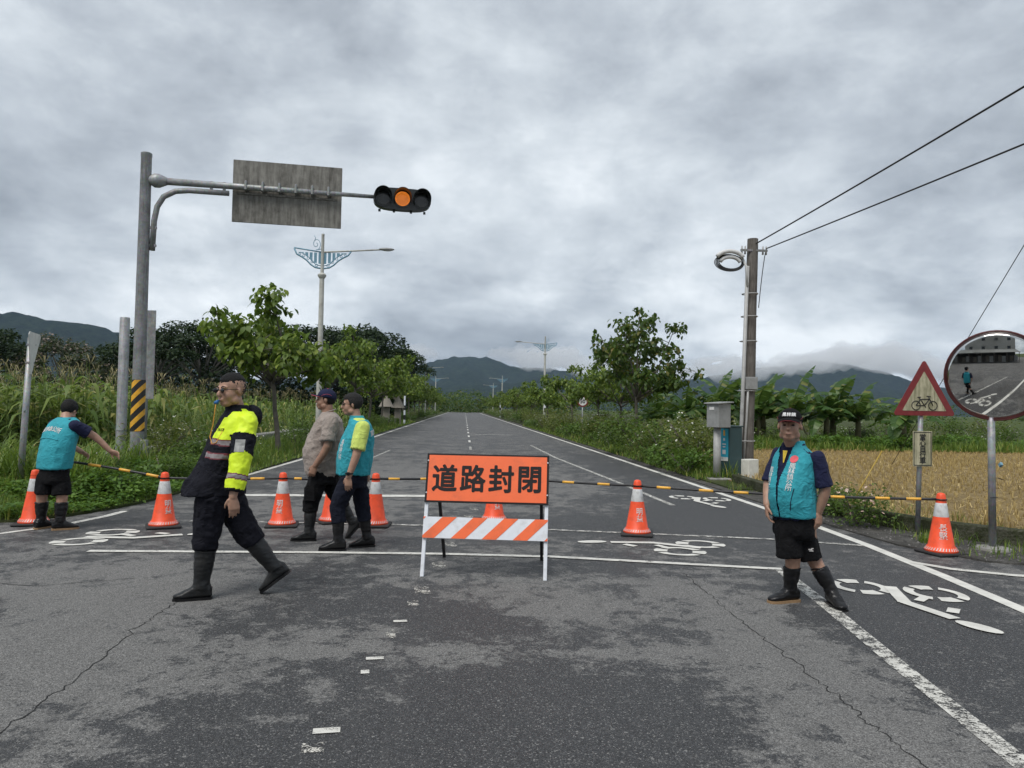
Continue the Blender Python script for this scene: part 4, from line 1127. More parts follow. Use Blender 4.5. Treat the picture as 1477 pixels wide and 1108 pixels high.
def ering(c, lat, frt, hw, hd, n=24, p=2.35):
    out = []
    for i in range(n):
        a = 2 * math.pi * i / n; cu, su = math.cos(a), math.sin(a)
        out.append(c + lat * (math.copysign(abs(cu) ** (2 / p), cu) * hw) + frt * (math.copysign(abs(su) ** (2 / p), su) * hd))
    return out
def torso(mb, rings, face, grow=0.0, n=24):
    """rings (x, y, z, half width, half depth [, extra turn]); face = heading the chest points to, degrees from +X"""
    R_ = []
    for r in rings:
        f = R(face + (r[5] if len(r) > 5 else 0)); frt = Vector((math.cos(f), math.sin(f), 0)); lat = Vector((-math.sin(f), math.cos(f), 0))
        R_.append(ering(Vector(r[:3]), lat, frt, r[3] + grow, r[4] + grow, n))
    mb.loft(R_)
def chain(mb, pts, rad, n=12, sub=3, grow=0.0, open_end=False):
    """limb: a smooth tapering tube with rounded ends"""
    P = [Vector(p) for p in pts]; Q, W = [], []
    for i in range(len(P) - 1):
        p0, p1, p2, p3 = P[max(i - 1, 0)], P[i], P[i + 1], P[min(i + 2, len(P) - 1)]
        for j in range(sub):
            t = j / sub
            q = .5 * ((2 * p1) + (p2 - p0) * t + (2 * p0 - 5 * p1 + 4 * p2 - p3) * t * t + (3 * p1 - p0 - 3 * p2 + p3) * t ** 3)
            Q.append(p1.lerp(p2, t).lerp(q, .6)); W.append(rad[i] + (rad[i + 1] - rad[i]) * t + grow)
    Q.append(P[-1]); W.append(rad[-1] + grow)
    mb.tube(Q, W, n)
    for p, r in ((Q[0], W[0]), (Q[-1], W[-1]))[:1 if open_end else 2]: mb.ell(p, (r, r, r), n, 8)

def hand(mb, wrist, d, side, palm, curl=.45, s=1.0, thumb_out=.5):
    """d: along the hand; side: towards the thumb; palm: the way the palm faces. Five separate bent fingers."""
    d = Vector(d).normalized(); side = Vector(side); side = (side - d * side.dot(d)).normalized(); palm = d.cross(side) if d.cross(side).dot(Vector(palm)) > 0 else side.cross(d)
    w = Vector(wrist); kn = w + d * .088 * s
    rings = []
    for u, hw, hd in ((-.02, .026, .021), (.015, .029, .020), (.05, .040, .018), (.088, .042, .015), (.100, .036, .012)):
        rings.append([w + d * u * s + side * (hw * s * math.cos(2 * math.pi * i / 14)) + palm * (hd * s * math.sin(2 * math.pi * i / 14)) for i in range(14)])
    mb.loft(rings)
    for i, (o, L, r) in enumerate(((.031, .072, .0088), (.0105, .082, .0092), (-.0105, .076, .0088), (-.031, .060, .0078))):
        p = kn + side * o * s * 1.02 - d * .006; a = curl * (.75 + .12 * i); q = [p - d * .02]; r_ = [r * s * 1.1]
        q.append(p); r_.append(r * s * 1.08); sp = side * (o * .9)
        for j, f in enumerate((.45, .32, .23)):
            a2 = a * (j + .8); p = p + (d * math.cos(a2) + palm * math.sin(a2) + sp).normalized() * (L * f * s); q.append(p); r_.append(r * s * (1 - .1 * (j + 1)))
        mb.tube(q, r_, 8)
        mb.ell(q[-1], (r_[-1],) * 3, 8, 6)
    p = w + d * .022 * s + side * .026 * s; q = [p - side * .015 * s]; r_ = [.014 * s, .0125 * s, .0105 * s, .0085 * s]
    q.append(p + side * .008); t = (d * .80 + side * thumb_out + palm * .45).normalized(); q.append(p + t * .036 * s + side * .006); t2 = (d * .95 + side * thumb_out * .4 + palm * .5).normalized(); q.append(q[-1] + t2 * .030 * s)
    mb.tube(q, r_, 8); mb.ell(q[-1], (r_[-1],) * 3, 8, 6)

class Head:
    """head of one person: local axes f (face), l (its left), u (up)"""
    def __init__(self, c, yaw, pitch=0.0, roll=0.0, s=1.0):
        self.c = Vector(c); self.s = s
        self.M = (Matrix.Rotation(R(yaw), 3, 'Z') @ Matrix.Rotation(R(-pitch), 3, 'Y') @ Matrix.Rotation(R(roll), 3, 'X'))
    def p(self, f, l, u): return self.c + self.M @ (Vector((f, l, u)) * self.s)
    def e(self, mb, c, r, n=16, k=12, extra=None):
        mb.ell(self.p(*c), tuple(x * self.s for x in r), n, k, rot=(self.M @ extra) if extra else self.M)
    def solid(self, mb, wide=1.0):
        e = self.e
        e(mb, (-.012, 0, .030), (.100, .0765 * wide, .092), 20, 14)         # skull
        e(mb, (.030, 0, -.030), (.068, .0635 * wide, .088), 18, 12)         # face
        e(mb, (.050, 0, -.090), (.040, .042 * wide, .030), 14, 10)          # chin
        for sg in (-1, 1):
            e(mb, (.052, sg * .034 * wide, -.038), (.036, .029, .036))      # cheeks
            e(mb, (.010, sg * .052 * wide, -.072), (.036, .020, .030))      # jaw corners
            e(mb, (.082, sg * .024, .020), (.018, .026, .011))              # brow
            e(mb, (-.004, sg * .0775 * wide, -.010), (.015, .0085, .027), 12, 8, Matrix.Rotation(R(12), 3, 'Y'))   # ear
        mb.tube([self.p(.088, 0, .012), self.p(.104, 0, -.012), self.p(.113, 0, -.030)], [.010 * self.s, .012 * self.s, .015 * self.s], 10)
        self.e(mb, (.112, 0, -.033), (.013, .017, .011), 12, 8)
        self.e(mb, (.094, 0, -.064), (.012, .024, .009), 12, 8); self.e(mb, (.091, 0, -.076), (.012, .020, .008), 12, 8)
    def neck(self, mb, base, r=.060):
        a = self.p(-.020, 0, -.060); b = Vector(base); mb.tube([a, a.lerp(b, .5), b], [r * .96, r, r * 1.15], 16)
    def features(self, root, eyes=True, brow='hair_black'):
        if eyes:
            for sg in (-1, 1):
                k = MB(); self.e(k, (.0865, sg * .031, -.001), (.010, .0145, .0062), 10, 8); k.build('eye', 'eye_dark', root, True)
        for sg in (-1, 1):
            k = MB(); k.tube([self.p(.099, sg * .013, .022), self.p(.098, sg * .030, .029), self.p(.086, sg * .050, .024)], [.003, .0045, .002], 6); k.build('eyebrow', brow, root, True)
        k = MB(); k.tube([self.p(.0985, -.024, -.071), self.p(.1065, -.008, -.069), self.p(.1065, .008, -.069), self.p(.0985, .024, -.071)], [.0015, .0042, .0042, .0015], 6, flat=.6); k.build('lips', 'lips', root, True)
    def hair(self, root, mat, front=.060, side=.0, back=-.075, thick=1.075, top=1.0, burn=-.02):
        k = MB(); n, m = 64, 46; k.ell((0, 0, 0), (1, 1, 1), n, m); vs = []
        for v in k.v:
            v = Vector(v); q = Vector((-.012 + v.x * .100, v.y * .0765, .030 + v.z * .092))
            f, l, u = q
            if f > .045: line = front
            elif f > .0: line = burn + (front - burn) * min(1, max(0, (f - .018) / .027))
            else: line = side + (back - side) * min(1, -f / .075) if f < -.02 else side - .005
            line += noise.noise(v * 14) * .012; w = min(1, max(0, (u - line) / .010 + .5)); r = noise.noise(v * 9) * .03 + noise.noise(v * 26) * .035
            g = thick + r + (.035 * top if u > .07 else 0)
            sc = .90 + (g - .90) * w
            vs.append(self.p(-.012 + v.x * .100 * sc, v.y * .0765 * sc, .030 + v.z * .092 * sc))
        k.v = [tuple(p) for p in vs]; return k.build('hair', mat, root, True)
    def cap(self, root, mat, trim, text=None, brim_pitch=.0):
        k = MB(); n, m = 36, 26; k.ell((0, 0, 0), (1, 1, 1), n, m); vs = []
        for v in k.v:
            v = Vector(v); zz = max(v.z, -.02 - .30 * max(0, -v.x))
            vs.append(self.p(-.010 + v.x * .112, v.y * .0915, .040 + zz * .098))
        k.v = [tuple(p) for p in vs]; cp = k.build('cap', mat, root, True)
        def brim(out, w, z, nm, mt, t):
            k = MB(); vs = []; n = 16
            for i in range(n + 1):
                a = R(-60 + 120 * i / n); c, s_ = math.cos(a), math.sin(a)
                for uu in (0, .5, 1):
                    f = .030 + (.072 + out * uu * (.35 + .65 * c)) * c; l = s_ * (.088 + .004 * uu) * w
                    h = z - .018 * (l / .09) ** 2 - uu * .010 - brim_pitch * uu
                    vs += [self.p(f, l, h + t), self.p(f, l, h - t)]
            fs = []
            for i in range(n):
                a, b = 6 * i, 6 * i + 6
                for q in (0, 2): fs += [(a + q, a + q + 2, b + q + 2, b + q), (b + q + 1, b + q + 3, a + q + 3, a + q + 1)]
                fs += [(a + 4, a + 5, b + 5, b + 4), (a, b, b + 1, a + 1)]
            fs += [(0, 1, 3, 2), (2, 3, 5, 4), (6 * n + 2, 6 * n + 3, 6 * n + 1, 6 * n), (6 * n + 4, 6 * n + 5, 6 * n + 3, 6 * n + 2)]
            k.add(vs, fs); return k.build(nm, mt, cp, True)
        brim(.070, 1.0, .050, 'brim', mat, .003); brim(.0725, 1.01, .0462, 'brim_trim', trim, .0022)
        k = MB(); k.ell(self.p(-.010, 0, .137), (.008, .008, .005), 8, 6); k.build('cap_button', trim, cp, True)
        for sg in (-1, 1):
            k = MB(); k.tube([self.p(.05 - .15 * t, sg * (.0935 * math.sqrt(max(.05, 1 - ((.06 - .15 * t) / .116) ** 2))), .046 - .02 * t + .035 * math.sin(t * 3)) for t in np.linspace(0, .8, 8)], .0014, 6); k.build('piping', trim, cp, True)
        if text:
            me = text_mesh(text, .036, .001); bv = bvh(cp.data)
            drape(me, self.p(.25, 0, .082), self.M @ Vector((0, 1, 0)) * 1, self.M @ Vector((-.12, 0, 1)), self.M @ Vector((-1, 0, 0)), bv, .003); link('lettering', me, 'cap_white', cp)
        return cp
    def glasses(self, root, mat='glass_black', dark=True, h=.0175, w=.029):
        k = MB()
        for sg in (-1, 1):
            if dark: self.e(k, (.106, sg * .034, .0), (.007, w, h), 16, 10, Matrix.Rotation(R(-14 * sg), 3, 'Z'))
            else: k.tube([self.p(.104 - .010 * abs(math.cos(a)) * (sg * math.cos(a) > 0), sg * .033 + .025 * math.cos(a), .0 + .016 * math.sin(a)) for a in np.linspace(0, 2 * math.pi, 17)[:-1]], .0022, 6, closed=True)
            k.tube([self.p(.100, sg * .056, .006), self.p(.075, sg * .076, .007), self.p(-.005, sg * .084, .004)], .0026, 6)
        k.tube([self.p(.108, -.012, .004), self.p(.111, 0, .006), self.p(.108, .012, .004)], .0028, 6)
        return k.build('sunglasses' if dark else 'glasses', mat, root, True)

def bvh(me):
    return BVHTree.FromPolygons([v.co for v in me.vertices], [tuple(p.vertices) for p in me.polygons])
def drape(me, origin, x, y, look, bv, lift=.004, arc=0.0):
    """lay flat geometry onto a surface by casting from origin's plane along look"""
    x = Vector(x).normalized(); y = Vector(y).normalized(); look = Vector(look).normalized(); a = verts_np(me); out = []
    for p in a:
        yy = p[1] - arc * p[0] * p[0]
        o = Vector(origin) + x * p[0] + y * yy; h = bv.ray_cast(o, look, 1.0)
        if h[0] is None: q = bv.find_nearest(o); h = q
        out.append(h[0] - look * lift)
    me.vertices.foreach_set('co', np.array([tuple(p) for p in out]).ravel()); me.update()
    # glyph faces must show their front
    return me

def paint(me, fn, keep=None):
    """material slot by face centre and normal"""
    idx = [fn(p.center, p.normal) for p in me.polygons]; me.polygons.foreach_set('material_index', idx); me.update()
def cut(me, fn):
    bm = bmesh.new(); bm.from_mesh(me); bmesh.ops.delete(bm, geom=[f for f in bm.faces if fn(f.calc_center_median())], context='FACES'); bm.to_mesh(me); bm.free(); me.update()

def boot(root, knee, ankle, heel_to_toe, mat, sole='rubber_black', top=.34, r=.066, tip=0.0, loose=.012, knee_r=None):
    """rubber boot: shaft from ankle up towards the knee, foot along heel_to_toe; tip lifts the heel"""
    A = Vector(ankle); K = Vector(knee); up = (K - A).normalized(); ft = Vector(heel_to_toe).normalized()
    k = MB(); rr = r
    side = ft.cross(Vector((0, 0, 1))).normalized(); dn = side.cross(ft).normalized(); dn = dn if dn.z < 0 else -dn
    pts = [A + up * top, A + up * (top * .98), A + up * top * .75, A + up * top * .45, A + up * .07, A + dn * .01]
    k.tube(pts, [rr * 1.03, rr * 1.04, rr * 1.02, rr * .92, rr * .80, rr * .82], 18)
    # the foot: rings across its length
    rings = []
    for u, hw, h0, h1 in ((-.085, .026, -.072, -.01), (-.070, .040, -.082, .02), (-.03, .044, -.085, .045), (.03, .045, -.085, .035), (.09, .050, -.085, -.008), (.14, .051, -.085, -.030), (.18, .042, -.084, -.044), (.205, .022, -.078, -.056)):
        c = A + ft * u; ring = []
        for i in range(16):
            a = 2 * math.pi * i / 16; cu, su = math.cos(a), math.sin(a)
            h = (h0 + h1) / 2 + (h1 - h0) / 2 * math.copysign(abs(su) ** .7, su); ring.append(c + side * (math.copysign(abs(cu) ** .8, cu) * hw) - dn * h)
        rings.append(ring)
    k.loft(rings)
    me = to_obj_mesh(k, .0075, 3); wrinkle(me, [(.0035, (9, 9, 26), A.z - .02, A.z + .22)], A.x * 7)
    b = link('boot', me, mat, root, True)
    k = MB(); P = []
    for u, hw in ((-.088, .024), (-.078, .040), (-.04, .047), (.03, .046), (.09, .053), (.14, .054), (.185, .045), (.208, .024)): P.append((u, hw))
    poly = P + [(u, -h) for u, h in reversed(P)]
    M = Matrix((ft, side, -dn)).transposed().to_4x4(); M.translation = A
    k.prism(poly, -.098, -.078, M=M); k.build('sole', sole, b)
    k = MB(); k.tube([A + up * (top - .008) + (side * math.cos(a) + side.cross(up) * math.sin(a)) * rr * 1.05 for a in np.linspace(0, 2 * math.pi, 21)[:-1]], .006, 6, closed=True); k.build('boot_rim', mat, b, True)
    return b

def person(label, loc):
    e = empty('person', loc); tag(e, label, 'person'); return e

# ---- the man on the right: teal vest, navy polo, black shorts
def right_man():
    e = person('man in teal vest, navy polo, black shorts and cap stepping across the lane line', (2.78, 6.08, 0))
    F = 211.0   # chest heading
    hd = Head((-.060, -.055, 1.475), 240, 5, 0, 1.08)
    T = [(.00, 0, .62, .150, .120), (-.005, 0, .72, .163, .148), (-.015, -.012, .86, .165, .172), (-.018, -.015, .97, .164, .170), (-.012, -.01, 1.08, .162, .145), (.0, 0, 1.18, .160, .120), (.008, .005, 1.245, .148, .100), (-.006, .005, 1.300, .095, .080), (-.02, 0, 1.335, .070, .066)]
    sR, sL = (.165, .075, 1.235), (-.125, -.115, 1.235)      # image-right shoulder, image-left shoulder
    lat = Vector((math.cos(R(F + 90)), math.sin(R(F + 90)), 0))      # towards his left
    SA = Vector((.062, .005, 1.210)) + lat * .160; SB = Vector((.012, .005, 1.222)) - lat * .158
    armA = [SA, SA + Vector((.050, -.02, -.25)), Vector((.168, -.10, .770))]; armB = [SB, Vector((-.165, .12, .97)), Vector((-.215, .03, .81))]
    body = MB(); hd.solid(body, 1.08); hd.neck(body, (-.0, 0, 1.27), .064)
    torso(body, T, F, -.03)
    chain(body, armA, [.050, .046, .031]); chain(body, armB, [.050, .046, .031])
    hand(body, armA[2], (-.03, -.03, -1), (-.9, -.4, 0), (-.6, .6, 0), .38, 1.04); hand(body, armB[2], (.0, -.1, -1), (-.3, -.9, 0), (.9, -.1, 0), .5, 1.04)
    legA = [(-.045, .0, .60), (-.012, -.02, .385), (-.010, .03, .10)]; legB = [(.10, .0, .60), (.175, .03, .385), (.300, -.07, .10)]
    chain(body, legA, [.09, .064, .045]); chain(body, legB, [.09, .064, .045])
    link('body', to_obj_mesh(body, .0065, 3), 'skin', e, True)
    hd.features(e); hd.hair(e, 'hair_black', .066, .0, -.05, 1.05)
    hd.cap(e, 'black_cloth', 'cap_red', '鳳林鎮', .010)
    sh = MB(); torso(sh, T, F, -.002)
    for A in (armA, armB):
        m = A[0].lerp(Vector(A[1]), .92); chain(sh, [A[0] - Vector((0, 0, -.005)), A[0].lerp(m, .5), m], [.060, .064, .070], open_end=True)
    me = to_obj_mesh(sh, .0095, 2); wrinkle(me, [(.006, (9, 9, 7), .9, 1.3)], 3); link('polo_shirt', me, 'navy_cloth', e, True)
    k = MB(); fr = Vector((math.cos(R(F)), math.sin(R(F)), 0))
    k.tube([Vector((0, 0, 1.318)) + lat * (.082 * math.cos(a)) + fr * (.078 * math.sin(a)) - Vector((0, 0, .03 * max(0, math.sin(a)))) for a in np.linspace(0, 2 * math.pi, 21)[:-1]], .013, 8, closed=True); k.build('collar', 'navy_cloth', e, True)
    k = MB(); k.add([Vector((0, 0, 1.27)) + fr * .118 + lat * .022 , Vector((0, 0, 1.27)) + fr * .118 - lat * .022, Vector((0, 0, 1.17)) + fr * .143 - lat * .004, Vector((0, 0, 1.17)) + fr * .143 + lat * .004], [(0, 1, 2, 3)]); k.build('placket', 'yellow_cloth', e)
    v = MB(); torso(v, [(r[0], r[1], r[2], r[3] + (0.016 if r[2] < 1.2 else .004), r[4] + .018) for r in T[1:-1]] , F, 0.0)
    torso(v, [(-.0, 0, 1.285, .105, .088), (0, 0, 1.325, .088, .082), (0, .0, 1.35, .084, .080)], F)
    me = to_obj_mesh(v, .0095, 2); wrinkle(me, [(.006, (10, 10, 5), .7, 1.25)], 8)
    O = Vector((0, 0, 0))
    def vee(c):
        q = c - O; ff = q.dot(fr); ll = q.dot(lat)
        return ff > .02 and abs(ll + .012) < np.interp(c.z, [.70, 1.02, 1.10, 1.36], [.006, .012, .03, .078])
    cut(me, vee); link('vest', me, 'vest_teal', e, True); bv = bvh(me)
    for body_, s_, z, off in (('鳳\n林\n鎮\n公\n所', .052, 1.06, .088), ('鳳\n林\n鎮\n公\n所', .05, 1.02, -.112)):
        tm = text_mesh(body_, s_, 0, line=.86); drape(tm, Vector((0, 0, z)) + fr * .5 + lat * off, lat, (0, 0, 1), -fr, bv, .006); link('lettering', tm, 'white_print', e)
    cm = MB(); n = 18; cm.add([(.030 * math.cos(2 * math.pi * i / n), .030 * math.sin(2 * math.pi * i / n), 0) for i in range(n)] + [(0, 0, 0)], [(n, i, (i + 1) % n) for i in range(n)]); tm = cm.mesh('badge'); drape(tm, Vector((0, 0, 1.205)) + fr * .5 + lat * .085, lat, (0, 0, 1), -fr, bv, .006); link('badge', tm, 'cap_pink', e)
    k = MB(); zp = []
    for i in range(12):
        z = .735 + i * .028; h = bv.ray_cast(Vector((0, 0, z)) + fr * .5 - lat * .014, -fr, 1.0)
        if h[0]: zp.append(h[0] + fr * .002)
    if len(zp) > 3: k.tube(zp, .005, 6); k.build('zip', 'navy_cloth', e)
    k = MB(); zp = []
    for i in range(7):
        z = .79 + i * .03; h = bv.ray_cast(Vector((0, 0, z)) + fr * .5 + lat * (.09 + .006 * i), -fr, 1.0)
        if h[0]: zp.append(h[0] + fr * .001)
    if len(zp) > 3: k.tube(zp, .0035, 6); k.build('pocket_seam', 'navy_cloth', e)
    s = MB(); torso(s, [(0, 0, .80, .150, .128), (0, 0, .70, .160, .140), (0, 0, .58, .162, .136), (.01, 0, .54, .14, .12)], F)
    chain(s, [(-.060, -.01, .62), (-.050, -.02, .50), (-.042, -.02, .385)], [.096, .100, .104], open_end=True); chain(s, [(.075, .01, .62), (.110, .015, .50), (.140, .02, .365)], [.098, .102, .108], open_end=True)
    me = to_obj_mesh(s, .011, 2); wrinkle(me, [(.009, (11, 11, 4), .36, .75)], 5); link('shorts', me, 'black_cloth', e, True); bv = bvh(me)
    lg = MB()
    for i, (x, y, w, h) in enumerate(((-.012, .004, .030, .010), (.004, .012, .02, .008), (-.004, -.008, .034, .008))): lg.box((x, y, 0), (w, h, .0006))
    tm = lg.mesh('logo'); drape(tm, Vector((.115, -.4, .455)), (1, 0, 0), (0, 0, 1), (0, 1, 0), bv, .005); link('logo', tm, 'white_print', e)
    boot(e, legA[1], (-.012, .035, .098), (-.96, -.22, 0), 'rubber_black', 'sole_tan', .205, .066); boot(e, legB[1], (.305, -.075, .098), (-.05, -1, -.02), 'rubber_black', 'rubber_black', .215, .066)
right_man()

# ---- the stooping man on the left: seen from behind
def stoop_man():
    e = person('stooping man in teal vest and black shorts reaching for the bar', (-5.02, 9.52, 0))
    F = 62.0; fr = Vector((math.cos(R(F)), math.sin(R(F)), 0)); lat = Vector((-math.sin(R(F)), math.cos(R(F)), 0))
    hd = Head((.02, .27, 1.455), 84, -34, 0, 1.05)
    T = [(.0, .02, .64, .165, .125), (.0, .02, .74, .185, .140), (.01, .02, .88, .190, .145), (.02, .04, 1.02, .200, .140), (.03, .08, 1.16, .210, .132), (.045, .13, 1.28, .205, .118), (.045, .16, 1.335, .15, .10), (.040, .18, 1.37, .085, .075)]
    SA = Vector((.055, .11, 1.27)) - lat * .200; SB = Vector((.055, .11, 1.27)) + lat * .190
    armA = [SA, Vector((.40, .16, 1.135)), Vector((.565, .22, .955))]; armB = [SB, Vector((-.13, .42, 1.08)), Vector((.10, .46, .92))]
    body = MB(); hd.solid(body); hd.neck(body, (.035, .165, 1.32), .060); torso(body, T, F, -.03)
    chain(body, armA, [.056, .046, .031]); chain(body, armB, [.056, .046, .031])
    hand(body, armA[2], (.85, .15, -.42), (.3, .4, -.8), (-.3, -.2, -.9), .5, 1.05, .7); hand(body, armB[2], (.8, .1, -.5), (.3, -.5, .5), (-.3, .2, -.9), .7)
    legA = [(-.09, .0, .60), (-.125, .0, .42), (-.135, .02, .10)]; legB = [(.09, .0, .60), (.125, -.02, .42), (.125, -.05, .10)]
    chain(body, legA, [.088, .066, .046]); chain(body, legB, [.088, .066, .046])
    link('body', to_obj_mesh(body, .0075, 3), 'skin', e, True)
    hd.hair(e, 'hair_black', .058, -.02, -.09, 1.12, 1.3)
    sh = MB(); torso(sh, T, F, -.002)
    for A in (armA, armB):
        m = A[0].lerp(Vector(A[1]), .66); chain(sh, [A[0], A[0].lerp(m, .5), m], [.074, .074, .078], open_end=True)
    me = to_obj_mesh(sh, .0100, 2); wrinkle(me, [(.006, (9, 9, 8), .9, 1.4)], 2); link('polo_shirt', me, 'navy_cloth', e, True)
    v = MB(); torso(v, [(r[0], r[1], r[2], r[3] + (.022 if r[2] < 1.2 else .006), r[4] + .024) for r in T[1:]], F)
    me = to_obj_mesh(v, .011, 2); wrinkle(me, [(.008, (9, 9, 4), .7, 1.3)], 6); vest = link('vest', me, 'vest_teal', e, True); bv = bvh(me)
    tm = text_mesh('鳳林鎮公所', .066, .0006); drape(tm, Vector((.03, .1, 1.235)) - fr * .6, lat * -1, (0, 0, 1), fr, bv, .006, 1.1); link('lettering', tm, 'white_print', e)
    k = MB(); P = []
    for i in range(15):
        u = -.165 + .33 * i / 14; h = bv.ray_cast(Vector((.02, .06, 1.12 - .9 * u * u )) - fr * .6 - lat * u, fr, 1.0)
        if h[0]: P.append(h[0] - fr * .001)
    k.tube(P, .007, 6); k.build('yoke_seam', 'vest_teal', vest, True)
    s = MB(); torso(s, [(0, .02, .80, .172, .132), (0, .02, .70, .182, .142), (0, .01, .60, .182, .138), (0, 0, .56, .15, .12)], F)
    chain(s, [(-.092, .0, .63), (-.100, .0, .53), (-.105, .0, .43)], [.096, .100, .106], open_end=True); chain(s, [(.092, .0, .63), (.105, -.01, .53), (.115, -.015, .42)], [.096, .100, .106], open_end=True)
    me = to_obj_mesh(s, .012, 2); wrinkle(me, [(.009, (10, 10, 4), .4, .75)], 4); link('shorts', me, 'black_cloth', e, True)
    boot(e, legA[1], (-.135, .02, .098), (.3, .95, 0), 'rubber_black', 'sole_tan', .235, .070); boot(e, legB[1], (.125, -.05, .098), (.85, .5, 0), 'rubber_black', 'sole_tan', .235, .070)
stoop_man()

# ---- the man in the beige T-shirt
def beige_man():
    e = person('man in beige T-shirt, dark cap and black trousers walking left', (-1.63, 8.92, 0))
    F = 188.0; fr = Vector((math.cos(R(F)), math.sin(R(F)), 0)); lat = Vector((-math.sin(R(F)), math.cos(R(F)), 0))
    hd = Head((.005, .0, 1.640), 186, 4, 0, 1.0)
    T = [(.0, 0, .70, .165, .150), (-.01, 0, .78, .180, .188), (-.015, 0, .92, .190, .212), (-.012, 0, 1.05, .195, .222), (.015, 0, 1.18, .195, .205), (.035, 0, 1.30, .200, .175), (.050, 0, 1.40, .195, .140), (.050, 0, 1.465, .140, .100), (.040, 0, 1.50, .080, .075)]
    SA = Vector((.075, 0, 1.395)) + lat * .200; SB = Vector((.065, 0, 1.395)) - lat * .200
    armA = [SA, Vector((.085, -.27, 1.105)), Vector((-.050, -.25, .885))]; armB = [SB, Vector((.12, .27, 1.10)), Vector((.16, .25, .86))]
    body = MB(); hd.solid(body, 1.05); hd.neck(body, (.035, 0, 1.45), .068); torso(body, T, F, -.03)
    chain(body, armA, [.062, .050, .033]); chain(body, armB, [.062, .050, .033])
    hand(body, armA[2], (-.35, .0, -.94), (-.9, .1, .35), (.1, 1, 0), .6, 1.06); hand(body, armB[2], (-.1, 0, -1), (-1, 0, 0), (0, -1, 0), .5)
    link('body', to_obj_mesh(body, .0072, 3), 'skin_tan', e, True)
    hd.features(e); hd.hair(e, 'hair_black', .066, -.01, -.085, 1.06); hd.cap(e, 'navy_cloth', 'cap_pink', None, -.012)
    sh = MB(); torso(sh, T, F, .004)
    for A in (armA, armB):
        m = A[0].lerp(Vector(A[1]), .80); chain(sh, [A[0], A[0].lerp(m, .5), m], [.088, .088, .092], open_end=True)
    me = to_obj_mesh(sh, .0095, 2); wrinkle(me, [(.010, (6, 6, 7), .78, 1.4), (.005, (14, 14, 9), .78, 1.35)], 11); link('t_shirt', me, 'beige_cloth', e, True)
    k = MB(); k.tube([Vector((.038, 0, 1.505)) + lat * (.082 * math.cos(a)) + fr * (.084 * math.sin(a)) - Vector((0, 0, .028 * math.sin(a))) for a in np.linspace(0, 2 * math.pi, 21)[:-1]], .008, 6, closed=True); k.build('neckband', 'beige_cloth', e, True)
    hipA, hipB = (-.03, -.09, .76), (.03, .09, .76)
    legA = [hipA, (-.115, -.10, .46), (-.135, -.10, .10)]; legB = [hipB, (.165, .09, .47), (.335, .10, .175)]
    s = MB(); torso(s, [(0, 0, .86, .165, .180), (0, 0, .76, .178, .182), (0, 0, .66, .170, .160)], F)
    chain(s, [hipA, (-.085, -.10, .58), (-.12, -.10, .44), (-.125, -.10, .34)], [.115, .102, .090, .082], open_end=True); chain(s, [hipB, (.10, .09, .60), (.175, .09, .46), (.235, .09, .36)], [.115, .105, .092, .080], open_end=True)
    me = to_obj_mesh(s, .011, 2); wrinkle(me, [(.009, (10, 10, 9), .3, .8)], 7); link('trousers', me, 'black_cloth', e, True)
    k = MB(); k.box((-.115, -.195, .55), (.13, .03, .17), bev=.012); k.build('cargo_pocket', 'black_cloth', e)
    boot(e, legA[1], (-.130, -.10, .098), (-1, -.05, 0), 'rubber_grey', 'rubber_black', .27, .070); boot(e, legB[1], (.340, .10, .185), (-.62, -.02, -.70), 'rubber_grey', 'rubber_black', .27, .068)
beige_man()

